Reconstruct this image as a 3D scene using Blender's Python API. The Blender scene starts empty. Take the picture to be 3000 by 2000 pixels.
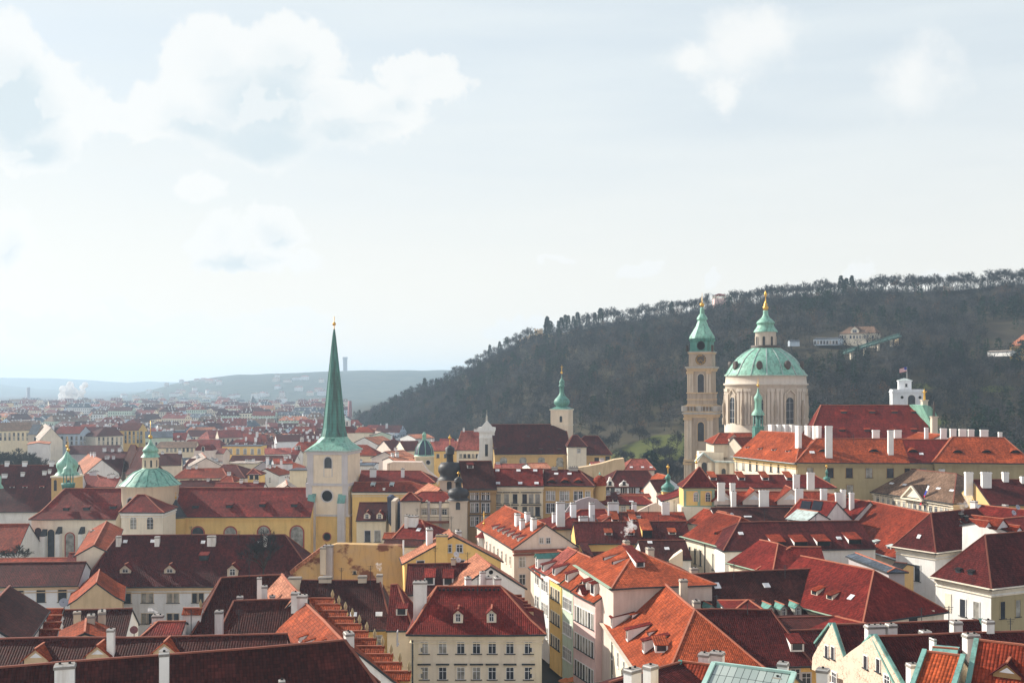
import bpy, bmesh, math, random
import numpy as np
from mathutils import Vector, Matrix, noise
R = math.radians
rnd = random.Random(11)
S = bpy.context.scene
COL = S.collection
# ---------------------------------------------------------------- camera
F, CX, HY, H = 3200.0, 1500.0, 1128.0, 50.0     # focal length and horizon row measured on the 3000 px wide photograph, eye height in metres
cd = bpy.data.cameras.new('camera'); cam = bpy.data.objects.new('camera', cd); COL.objects.link(cam)
cam.location = (0, 0, H); cam.rotation_euler = (R(90), 0, 0)
cd.sensor_width = 36; cd.lens = 36 * F / 3000; cd.shift_y = (HY - 1000) / 3000
cd.clip_start = 1; cd.clip_end = 60000
S.camera = cam
# ---------------------------------------------------------------- look
S.render.engine = 'CYCLES'
S.view_settings.view_transform = 'Standard'; S.view_settings.look = 'None'
S.view_settings.exposure = 0.52; S.view_settings.gamma = 1.0
S.cycles.use_denoising = True
S.cycles.max_bounces = 6; S.cycles.diffuse_bounces = 3; S.cycles.volume_bounces = 1
S.cycles.transparent_max_bounces = 16
S.cycles.volume_max_steps = 64
SUN_AZ, SUN_EL = R(-60), R(29)                    # azimuth from +Y towards +X: the sun stands left and beyond
sun_dir = Vector((math.sin(SUN_AZ) * math.cos(SUN_EL), math.cos(SUN_AZ) * math.cos(SUN_EL), math.sin(SUN_EL)))
ld = bpy.data.lights.new('sun', 'SUN'); ld.energy = 5.0; ld.angle = R(0.5); ld.color = (1.0, 0.93, 0.82)
so = bpy.data.objects.new('sun', ld); COL.objects.link(so); so.location = (-80, 40, 200)
so.rotation_euler = (-sun_dir).to_track_quat('-Z', 'Y').to_euler()

# ---------------------------------------------------------------- node helper
class NT:
    def __init__(s, tree):
        s.t = tree
        for n in list(tree.nodes): tree.nodes.remove(n)
    def n(s, typ, **kw):
        x = s.t.nodes.new('ShaderNode' + typ)
        for k, v in kw.items(): setattr(x, k, v)
        return x
    def lk(s, a, b): s.t.links.new(a, b)
    def put(s, sock, v):
        if hasattr(v, 'is_output'): s.lk(v, sock)
        elif isinstance(v, (tuple, list)) and len(v) == 3 and sock.type == 'RGBA': sock.default_value = (*v, 1)
        else: sock.default_value = v
    def m(s, op, a, b=0.0, c=0.0, clamp=False):
        x = s.n('Math', operation=op); x.use_clamp = clamp
        s.put(x.inputs[0], a); s.put(x.inputs[1], b)
        if len(x.inputs) > 2: s.put(x.inputs[2], c)
        return x.outputs[0]
    def mix(s, f, a, b, mode='MIX'):
        x = s.n('Mix', data_type='RGBA', blend_type=mode)
        s.put(x.inputs[0], f); s.put(x.inputs[6], a); s.put(x.inputs[7], b)
        return x.outputs[2]
    def rng(s, v, a, b, c=0.0, d=1.0, smooth=False):
        x = s.n('MapRange'); x.interpolation_type = 'SMOOTHSTEP' if smooth else 'LINEAR'
        s.put(x.inputs[0], v)
        for i, k in enumerate((a, b, c, d)): s.put(x.inputs[i + 1], k)
        return x.outputs[0]
    def noise(s, vec, scale, det=3.0, rough=0.55, out=0):
        x = s.n('TexNoise'); s.lk(vec, x.inputs['Vector'])
        x.inputs['Scale'].default_value = scale; x.inputs['Detail'].default_value = det; x.inputs['Roughness'].default_value = rough
        return x.outputs[out]
    def mapv(s, vec, scale=(1, 1, 1), loc=(0, 0, 0)):
        x = s.n('Mapping'); s.lk(vec, x.inputs[0]); x.inputs['Scale'].default_value = scale; x.inputs['Location'].default_value = loc
        return x.outputs[0]

# ---------------------------------------------------------------- sky: Nishita sky seen through thin veil and cumulus clouds
W = bpy.data.worlds.new('World'); S.world = W; W.use_nodes = True
k = NT(W.node_tree)
tc = k.n('TexCoord'); sky = k.n('TexSky', sky_type='NISHITA'); sky.sun_disc = False
sky.sun_elevation = SUN_EL; sky.sun_rotation = SUN_AZ; sky.altitude = 250; sky.air_density = 1.0; sky.dust_density = 2.0; sky.ozone_density = 1.2
d_ = tc.outputs['Generated']
sep = k.n('SeparateXYZ'); k.lk(d_, sep.inputs[0])
az = k.m('ARCTAN2', sep.outputs[0], sep.outputs[1]); el = k.m('ARCSINE', sep.outputs[2])
def rgb(v): x = k.n('SeparateColor'); k.lk(v, x.inputs[0]); return x.outputs
wa, wb, wc = rgb(k.noise(d_, 7.0, 6.0, .60, 1)), rgb(k.noise(d_, 26.0, 6.0, .62, 1)), rgb(k.noise(d_, 3.0, 2.0, .5, 1))
cen = lambda v, s: k.m('MULTIPLY', k.m('SUBTRACT', v, .5), s)
azw = k.m('ADD', k.m('ADD', az, cen(wa[0], .065)), cen(wb[0], .065)); elw = k.m('ADD', k.m('ADD', el, cen(wa[1], .050)), cen(wb[1], .052))
azs = k.m('ADD', az, cen(wa[0], .09)); els = k.m('ADD', el, cen(wa[1], .07))
def blobs(lst, b0, sm, azw=azw, elw=elw):
    acc = None
    for px, py, rx, ry, wt in lst:
        a0 = math.atan((px - CX) / F); e0 = math.atan((HY - py) / F * math.cos(a0))
        dx = k.m('DIVIDE', k.m('SUBTRACT', azw, a0), rx / F * math.cos(a0) ** 2); dy = k.m('DIVIDE', k.m('SUBTRACT', elw, e0), ry / F)
        v = k.m('MULTIPLY', k.m('SUBTRACT', b0, k.m('SQRT', k.m('ADD', k.m('MULTIPLY', dx, dx), k.m('MULTIPLY', dy, dy)))), wt)
        acc = v if acc is None else k.m('SMOOTH_MAX', acc, v, sm)
    return acc
clouds = [(610,200,140,125,1),(840,170,150,105,1),(740,330,280,135,1),(500,330,150,80,.9),(985,330,170,90,.9),(1230,250,130,70,1),(1110,350,140,70,.9),
  (10,210,160,160,1.1),(120,310,170,130,1.1),(60,430,170,60,.9),(330,360,190,50,.75),(650,690,90,75,.95),(815,665,80,55,.95),(770,755,180,40,.85),
  (590,545,85,36,.6),(20,670,80,85,.8),(2210,120,150,100,.30),(2050,190,120,55,.28),(2150,270,55,60,.26),(2690,230,130,100,.24),(1870,785,55,28,.75),(1640,748,40,14,.55),
  (2105,812,42,20,.6),(2510,805,50,30,.7),(2740,805,70,26,.7),(380,900,85,22,.6),(120,950,190,40,.5),(480,965,250,40,.5),(850,940,180,36,.5),(1520,960,120,45,.75)]
dens = blobs(clouds, 1.15, .12); dens2 = blobs(clouds[:17], 1.15, .12, k.m('ADD', azw, -.010), k.m('ADD', elw, .020)); lit = k.rng(k.m('SUBTRACT', dens, dens2), .02, .26, 0, 1, True)
shade = blobs([(790,300,150,110,1),(780,430,270,60,1),(560,400,120,60,.8),(30,300,130,130,1.2),(130,440,130,50,.9),(1020,400,140,45,.8),(1180,330,60,30,.6),(690,765,130,30,.8),(840,700,40,35,.7),(10,740,70,50,.6),(2250,190,80,60,.6),(2730,270,90,50,.55)], 1.3, .25, azs, els)
body = k.rng(dens, -.03, .24, 0, 1, True)
core = k.rng(k.m('ADD', k.m('ADD', k.m('MULTIPLY', dens, .55), k.m('MULTIPLY', k.m('MAXIMUM', shade, -.2), .6)), cen(wc[2], .35)), .18, 1.0, 0, 1, True)
veil_n = k.noise(k.mapv(d_, (2.2, 2.2, 16)), 1.6, 5, .55)
veil = k.rng(veil_n, .3, .7, .55, .88)
hor = k.rng(el, .0, .30, 1, 0, True)
base = k.mix(veil, k.mix(.5, sky.outputs[0], (5.3, 6.02, 6.36)), (5.85, 6.28, 6.41))
base = k.mix(k.m('MULTIPLY', hor, .85), base, (7.4, 7.0, 6.3))
core = k.m('ADD', core, k.m('ADD', cen(wb[2], .4), cen(wa[2], .4)), 0, True)
core = k.m('MULTIPLY', core, k.m('SUBTRACT', 1.0, k.m('MULTIPLY', lit, .55)))
cl = k.mix(core, (6.88, 6.92, 6.79), (4.90, 5.59, 5.93))
fin = k.mix(k.m('MULTIPLY', body, .82), base, cl)
# unseen sky overhead and behind: blue, broken cloud and an added bright low band
front = k.m('MULTIPLY', k.rng(k.m('ABSOLUTE', az), .75, 1.25, 1, 0, True), k.rng(el, .42, .75, 1, 0, True))
oth = k.mix(k.rng(k.noise(d_, 2.6, 6, .6), .40, .66, .08, .85, True), sky.outputs[0], (6.3, 6.2, 6.1))
oth = k.mix(k.rng(el, .60, .12, 0, .85, True), oth, (8.4, 7.9, 7.3))  # made-up cloud bank low down, put in to lift the shaded walls
fin = k.mix(front, oth, fin)
bg = k.n('Background'); k.lk(fin, bg.inputs[0]); bg.inputs[1].default_value = 0.1
wo = k.n('OutputWorld'); k.lk(bg.outputs[0], wo.inputs[0])
W.cycles.sampling_method = 'MANUAL'; W.cycles.sample_map_resolution = 512

# ---------------------------------------------------------------- materials
MATS = {}
def newmat(name):
    m = bpy.data.materials.new(name); m.use_nodes = True
    return m, NT(m.node_tree)
def out(k, bsdf):
    o = k.n('OutputMaterial'); k.lk(bsdf, o.inputs['Surface'])
def princ(k, col, rough=.8, bump=None, bs=.5, bd=1.0, metal=0.0, spec=.3):
    p = k.n('BsdfPrincipled'); k.put(p.inputs['Base Color'], col); k.put(p.inputs['Roughness'], rough); p.inputs['Metallic'].default_value = metal
    p.inputs['Specular IOR Level'].default_value = spec
    if bump is not None:
        b = k.n('Bump'); b.inputs['Strength'].default_value = bs; b.inputs['Distance'].default_value = bd; k.lk(bump, b.inputs['Height']); k.lk(b.outputs[0], p.inputs['Normal'])
    return p.outputs[0]
TILE = dict(orange=(.31,.060,.020), peach=(.48,.19,.11), red=(.155,.017,.012), maroon=(.076,.011,.010), dark=(.058,.013,.010), brown=(.20,.125,.085),  # dark, and partly maroon, put shade into the tile colour; sunlit wings get orange
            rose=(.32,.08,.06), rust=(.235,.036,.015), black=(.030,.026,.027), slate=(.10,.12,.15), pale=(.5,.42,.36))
def tile(nm, pu=.30, pv=.36):
    key = ('tile', nm, pu)
    if key in MATS: return MATS[key]
    m, k = newmat('roof_tile_' + nm); c = TILE[nm]
    uv = k.n('UVMap').outputs[0]; g = k.n('NewGeometry').outputs['Position']; oi = k.n('ObjectInfo')
    sp = k.n('SeparateXYZ'); k.lk(uv, sp.inputs[0])
    u = k.m('DIVIDE', sp.outputs[0], pu); v = k.m('DIVIDE', sp.outputs[1], pv)
    fv = k.m('FRACT', v)
    cell = k.n('CombineXYZ'); k.put(cell.inputs[0], k.m('FLOOR', u)); k.put(cell.inputs[1], k.m('FLOOR', v))
    wnz = k.n('TexWhiteNoise', noise_dimensions='3D'); k.lk(cell.outputs[0], wnz.inputs[0])
    n1 = k.noise(g, .16, 4, .6); n2 = k.noise(k.mapv(uv, (.9, .12, 1)), 1.3, 4, .6); n3 = k.noise(g, 1.4, 4, .6)
    val = k.m('MULTIPLY', k.rng(wnz.outputs[0], 0, 1, .66, 1.34), k.rng(n1, .3, .7, .70, 1.26))
    val = k.m('MULTIPLY', val, k.rng(n2, .3, .7, .76, 1.20)); val = k.m('MULTIPLY', val, k.rng(oi.outputs['Random'], 0, 1, .88, 1.12))
    c2 = k.n('CombineXYZ'); k.put(c2.inputs[0], k.m('FLOOR', k.m('DIVIDE', u, 7.0))); k.put(c2.inputs[1], k.m('FLOOR', k.m('DIVIDE', v, 5.0))); w2 = k.n('TexWhiteNoise', noise_dimensions='3D'); k.lk(c2.outputs[0], w2.inputs[0]); val = k.m('MULTIPLY', val, k.rng(w2.outputs[0], .86, .93, 1, 1.28))
    joint = k.m('MULTIPLY', k.rng(fv, 0, .22, .62, 1), k.rng(k.m('ABSOLUTE', k.m('SUBTRACT', k.m('FRACT', u), .5)), .30, .5, 1, .66))
    val = k.m('MULTIPLY', val, joint)
    vv = k.n('CombineXYZ'); [k.put(vv.inputs[i], val) for i in range(3)]
    col = k.mix(1.0, c, vv.outputs[0], 'MULTIPLY')
    grey = tuple(.35 * (sum(c) / 3) + .35 * x for x in (c[0], c[1] * 1.6, c[2] * 1.6))
    col = k.mix(k.rng(n3, .54, .78, 0, .22), col, grey)
    h = k.m('ADD', k.m('MULTIPLY', k.m('ABSOLUTE', k.m('SINE', k.m('MULTIPLY', u, math.pi))), .06), k.m('MULTIPLY', fv, -.05))
    out(k, princ(k, col, .72, h, .8, 1.0, spec=.07)); MATS[key] = m
    return m
PL = dict(white=(.86,.85,.82), cool=(.84,.86,.88), cream=(.86,.77,.62), sand=(.84,.74,.54), yellow=(.90,.61,.22), ochre=(.66,.45,.20), pink=(.76,.64,.56), peach=(.90,.76,.58),
          stone=(.66,.57,.46), grey=(.46,.44,.40), blue=(.62,.72,.82), green=(.62,.74,.60), brown=(.38,.24,.11), rosewall=(.86,.62,.58), tan=(.64,.48,.30), weather=(.46,.38,.30), drum=(.70,.62,.53), lilac=(.46,.42,.43), olive=(.46,.38,.22),
          trim=(.66,.62,.62), redtrim=(.42,.10,.07), greentrim=(.36,.48,.36), dark=(.04,.038,.04), gutter=(.05,.055,.06))
def plaster(nm, stain=.45):
    key = ('pl', nm, stain)
    if key in MATS: return MATS[key]
    m, k = newmat('plaster_' + nm); c = PL[nm]
    g = k.n('NewGeometry').outputs['Position']
    n1 = k.noise(g, .35, 4, .6); n2 = k.noise(k.mapv(g, (1.2, 1.2, .14)), 1.0, 5, .62); n3 = k.noise(g, 3.0, 3)
    col = k.mix(k.rng(n1, .35, .7, 0, .6), c, tuple(x * .78 for x in c))
    col = k.mix(k.rng(n2, .50, .78, 0, stain), col, (c[0] * .55, c[1] * .50, c[2] * .45))
    col = k.mix(k.rng(n3, .4, .7, 0, .12), col, tuple(x * .7 for x in c))
    out(k, princ(k, col, .9, n3, .12, .05, spec=.15)); MATS[key] = m
    return m
def brickwall():
    if 'brk' in MATS: return MATS['brk']
    m, k = newmat('old_plaster_over_brick'); g = k.n('NewGeometry').outputs['Position']
    n1 = k.noise(g, .5, 5, .6); n2 = k.noise(k.mapv(g, (.22, .22, .30), (3.1, 0, 1.2)), 1.0, 5, .55); n3 = k.noise(k.mapv(g, (2, 2, .3)), 1, 4)
    col = k.mix(k.rng(n1, .3, .7), (.60, .38, .15), (.52, .36, .20))
    col = k.mix(k.rng(n3, .5, .75, 0, .4), col, (.25, .16, .08))
    col = k.mix(k.rng(n2, .56, .62, 0, .9), col, (.16, .05, .035))
    out(k, princ(k, col, .95, n1, .3, .1, spec=.1)); MATS['brk'] = m
    return m
def ivywall():
    if 'ivy' in MATS: return MATS['ivy']
    m, k = newmat('plaster_with_dry_creeper'); g = k.n('NewGeometry').outputs['Position']
    n1 = k.noise(g, .4, 4); v = k.n('TexVoronoi', feature='DISTANCE_TO_EDGE'); v.inputs['Scale'].default_value = 1.6
    wv = k.n('VectorMath', operation='ADD'); k.lk(g, wv.inputs[0]); k.lk(k.noise(g, 1.5, 3, .6, 1), wv.inputs[1]); k.lk(wv.outputs[0], v.inputs['Vector'])
    f = k.m('MULTIPLY', k.rng(v.outputs['Distance'], .0, .05, 1, 0), k.rng(n1, .4, .55, 0, .8))
    col = k.mix(f, k.mix(n1, (.72, .58, .46), (.64, .51, .40)), (.16, .10, .06))
    out(k, princ(k, col, .95, spec=.1)); MATS['ivy'] = m
    return m
def copper(nm='copper'):
    if nm in MATS: return MATS[nm]
    m, k = newmat('patinated_' + nm); g = k.n('NewGeometry').outputs['Position']
    a, b = dict(copper=((.20,.47,.36),(.30,.55,.44)), midcopper=((.10,.28,.23),(.17,.38,.31)), dkcopper=((.06,.22,.19),(.12,.33,.27)), teal=((.15,.34,.30),(.21,.42,.37)), blackdome=((.022,.022,.026),(.04,.04,.045)), bluedome=((.03,.045,.08),(.05,.07,.11)), zinc=((.42,.52,.50),(.52,.60,.58)))[nm]
    n1 = k.noise(g, .5, 4); n2 = k.noise(k.mapv(g, (1.4, 1.4, .12)), 1.0, 5, .62)
    col = k.mix(k.rng(n1, .3, .7), a, b)
    col = k.mix(k.rng(n2, .46, .72, 0, .8), col, (a[0] * .30 + .02, a[1] * .22 + .015, a[2] * .2 + .01))
    out(k, princ(k, col, .55, n2, .15, .1, spec=.35)); MATS[nm] = m
    return m
def flat(nm, c, rough=.7, metal=0.0, var=.15):
    if nm in MATS: return MATS[nm]
    m, k = newmat(nm); g = k.n('NewGeometry').outputs['Position']
    n1 = k.noise(g, .8, 4)
    col = k.mix(k.rng(n1, .3, .7), tuple(x * (1 - var) for x in c), tuple(min(1, x * (1 + var)) for x in c))
    out(k, princ(k, col, rough, metal=metal)); MATS[nm] = m
    return m
GLASS = flat('window_glass', (.035, .04, .05), .12, 0, .4)
GLASSL = flat('window_glass_curtained', (.30, .29, .26), .2, 0, .5)
WFRAME = flat('window_frame_paint', (.74, .75, .76), .6)
DARK = flat('dark_opening', (.012, .011, .011), .9)
GOLD = flat('gilding', (.72, .42, .08), .35, .75)
BRONZE = flat('dark_bronze', (.09, .07, .06), .6)
SOOT = flat('sooty_cap', (.26, .24, .22), .9, 0, .4)
CHIM = plaster('white', .9); CHIMB = plaster('stone', .6)
RIDGE = flat('ridge_tile', (.42, .14, .08), .8)
RIDGED = flat('ridge_tile_old', (.22, .07, .045), .8)
GUT = plaster('gutter')

# ---------------------------------------------------------------- geometry helpers
def P(px, py, d): return Vector(((px - CX) / F * d, d, H - (py - HY) / F * d))
def Pz(px, py, z): return P(px, py, (H - z) * F / (py - HY))
def pix(p): return (CX + p.x / p.y * F, HY + (H - p.z) / p.y * F)
def ray_plane(px, py, p0, n):
    d = Vector(((px - CX) / F, 1, -(py - HY) / F)); o = Vector((0, 0, H))
    return o + d * ((p0 - o).dot(n) / d.dot(n))
Z = Vector((0, 0, 1))
class MB:
    def __init__(s): s.v = []; s.f = []; s.m = []; s.sm = []
    def face(s, pts, mi=0, smooth=False):
        i = len(s.v); s.v += [Vector(p) for p in pts]; s.f.append(tuple(range(i, i + len(pts)))); s.m.append(mi); s.sm.append(smooth)
    def hexa(s, b, t, mi=0):           # b, t: four points each, counter-clockwise from above
        s.face(b[::-1], mi); s.face(t, mi)
        for i in range(4): j = (i + 1) % 4; s.face([b[i], b[j], t[j], t[i]], mi)
    def box(s, c, u, v, z0, z1, mi=0, top=None):   # c centre xy, u/v half vectors
        c = Vector((c[0], c[1], 0)); b = [c - u - v, c + u - v, c + u + v, c - u + v]
        s.hexa([p + Z * z0 for p in b], [p + Z * z1 for p in b], mi)
        if top is not None: s.m[-5] = top
    def bar(s, a, b, w, h, mi=0):
        a, b = Vector(a), Vector(b); d = (b - a)
        if d.length < 1e-6: return
        d.normalize(); x = d.cross(Z)
        if x.length < 1e-3: x = Vector((1, 0, 0))
        x.normalize(); y = x.cross(d).normalized(); x = x * w / 2; y = y * h / 2
        s.hexa([a - x - y, a + x - y, a + x + y, a - x + y], [b - x - y, b + x - y, b + x + y, b - x + y], mi)
    def lathe(s, prof, c, n=20, mi=0, rot=0.0, smooth=True, sx=1.0, sy=1.0):
        i0 = len(s.v); c = Vector(c)
        for r, z in prof:
            for j in range(n):
                a = rot + 2 * math.pi * j / n
                s.v.append(Vector((c.x + r * math.cos(a) * sx, c.y + r * math.sin(a) * sy, c.z + z)))
        for q in range(len(prof) - 1):
            for j in range(n):
                jj = (j + 1) % n
                s.f.append((i0 + q * n + j, i0 + q * n + jj, i0 + (q + 1) * n + jj, i0 + (q + 1) * n + j)); s.m.append(mi); s.sm.append(smooth)
        s.f.append(tuple(i0 + (len(prof) - 1) * n + j for j in range(n))); s.m.append(mi); s.sm.append(False)
    def ball(s, c, r, mi=0, sz=1.0):
        s.lathe([(max(.01, r * math.sin(a)), -r * sz * math.cos(a)) for a in [math.pi * q / 8 for q in range(9)]], c, 12, mi)
    def extrude(s, poly, d, mi=0, side=None):       # poly of 3D points, d thickness vector
        p2 = [Vector(p) + d for p in poly]; n = len(poly)
        s.face(poly, mi); s.face(p2[::-1], mi)
        for i in range(n): j = (i + 1) % n; s.face([poly[j], poly[i], p2[i], p2[j]], mi if side is None else side)
    def build(s, name, mats, parent=None, off=None, wob=0.0, cuts=3, link=True):
        off = Vector(off) if off is not None else Vector((0, 0, 0))
        me = bpy.data.meshes.new(name); me.from_pydata([tuple(p - off) for p in s.v], [], s.f)
        for mm in (mats if isinstance(mats, (list, tuple)) else [mats]): me.materials.append(mm)
        uvl = me.uv_layers.new(name='UVMap').data
        for pl, mi, sm in zip(me.polygons, s.m, s.sm):
            pl.material_index = mi; pl.use_smooth = sm
            nn = pl.normal; u = Z.cross(nn); u = Vector((1, 0, 0)) if u.length < 1e-3 else u.normalized(); vv = nn.cross(u)
            for li in pl.loop_indices:
                co = me.vertices[me.loops[li].vertex_index].co + off
                uvl[li].uv = (co.dot(u), co.dot(vv))
        if wob > 0:
            bm = bmesh.new(); bm.from_mesh(me)
            es = [e for e in bm.edges if e.calc_length() > 2.5]
            bmesh.ops.subdivide_edges(bm, edges=es, cuts=cuts, use_grid_fill=True)
            for vt in bm.verts:
                w = vt.co + off; vt.co.z += wob * (noise.noise(w * .13) * 1.6 + noise.noise(w * .55) * .5)
            bm.to_mesh(me); bm.free()
        o = bpy.data.objects.new(name, me)
        COL.objects.link(o)
        if parent is not None: o.parent = parent
        return o
USED = {}
def tag(o, label, cat, group=None, kind=None):
    if kind: o['kind'] = kind; return o
    o['label'] = label; o['category'] = cat
    if group: o['group'] = group
    USED.setdefault(label, []).append(o)
    return o
def empty(name, loc, label, cat, group=None):
    o = bpy.data.objects.new(name, None); COL.objects.link(o); o.location = loc; o.empty_display_size = 1
    return tag(o, label, cat, group)

# ---------------------------------------------------------------- windows (shared meshes)
WM = {}
def winmesh(w, h, style, trim):
    key = (round(w, 2), round(h, 2), style, trim)
    if key in WM: return WM[key]
    f = MB(); g = MB(); X = Vector((1, 0, 0)); Yv = Vector((0, 1, 0))
    def bx(b, x0, x1, z0, z1, y, mi=0): b.box(((x0 + x1) / 2, y / 2, 0), X * (x1 - x0) / 2, Yv * (abs(y) / 2), z0, z1, mi)
    hw, hh = w / 2, h / 2
    mats = [plaster(trim), WFRAME, GUT]
    arch = 'a' in style
    if arch:
        N = 10; spring = hh - hw
        def outl(e): return [(-hw - e, -hh - e * .3), (hw + e, -hh - e * .3)] + [((hw + e) * math.cos(math.pi * i / N), spring + (hw + e) * math.sin(math.pi * i / N)) for i in range(N + 1)]
        o1, o2 = outl(.22 * max(.6, w / 2.0)), outl(0)
        n = len(o1)
        for i in range(n):
            j = (i + 1) % n
            f.face([(o1[i][0], -.12, o1[i][1]), (o1[j][0], -.12, o1[j][1]), (o2[j][0], -.12, o2[j][1]), (o2[i][0], -.12, o2[i][1])], 0)
            f.face([(o1[j][0], -.12, o1[j][1]), (o1[i][0], -.12, o1[i][1]), (o1[i][0], 0, o1[i][1]), (o1[j][0], 0, o1[j][1])], 0)
            f.face([(o2[i][0], -.12, o2[i][1]), (o2[j][0], -.12, o2[j][1]), (o2[j][0], 0, o2[j][1]), (o2[i][0], 0, o2[i][1])], 0)
        g.face([(x, -.02, z) for x, z in o2], 0)
        if 'w' in style:
            bx(f, -.04, .04, -hh, hh, -.07, 1)
            for q in (-.3, .0, .3): bx(f, -hw, hw, q * h - .03, q * h + .03, -.06, 1)
    else:
        t = .12 if w > .7 else .08
        bx(f, -hw - t, -hw, -hh, hh, -.09); bx(f, hw, hw + t, -hh, hh, -.09); bx(f, -hw - t, hw + t, hh, hh + t, -.09)
        bx(f, -hw - t - .1, hw + t + .1, -hh - .1, -hh, -.2, 0 if 's' not in style else 2)
        if 'w' in style:
            e = .05
            bx(f, -hw, -hw + e, -hh, hh, -.055, 1); bx(f, hw - e, hw, -hh, hh, -.055, 1); bx(f, -hw + e, hw - e, hh - e, hh, -.055, 1); bx(f, -hw + e, hw - e, -hh, -hh + e, -.055, 1)
            bx(f, -e / 1.6, e / 1.6, -hh + e, hh - e, -.06, 1); bx(f, -hw + e, hw - e, hh * .28, hh * .28 + .06, -.05, 1)
        if 'h' in style: bx(f, -hw - .35, hw + .35, hh + .32, hh + .46, -.38, 2); bx(f, -hw - .2, hw + .2, hh + .2, hh + .32, -.2, 0)
        g.face([(-hw, -.025, -hh), (hw, -.025, -hh), (hw, -.025, hh), (-hw, -.025, hh)], 0)
    fo = f.build('window', mats); go = g.build('pane', [GLASSL if 'c' in style else GLASS])
    WM[key] = (fo.data, go.data)
    bpy.data.objects.remove(fo); bpy.data.objects.remove(go)
    return WM[key]
def put_win(parent, off, loc, nrm, w, h, style='w', trim='trim'):
    fm, gm = winmesh(w, h, style, trim)
    o = bpy.data.objects.new('window', fm); COL.objects.link(o); o.parent = parent
    o.location = Vector(loc) - Vector(off); o.rotation_euler = (0, 0, math.atan2(nrm.y, nrm.x) + math.pi / 2)
    p = bpy.data.objects.new('pane', gm); COL.objects.link(p); p.parent = o
    return o
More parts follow.
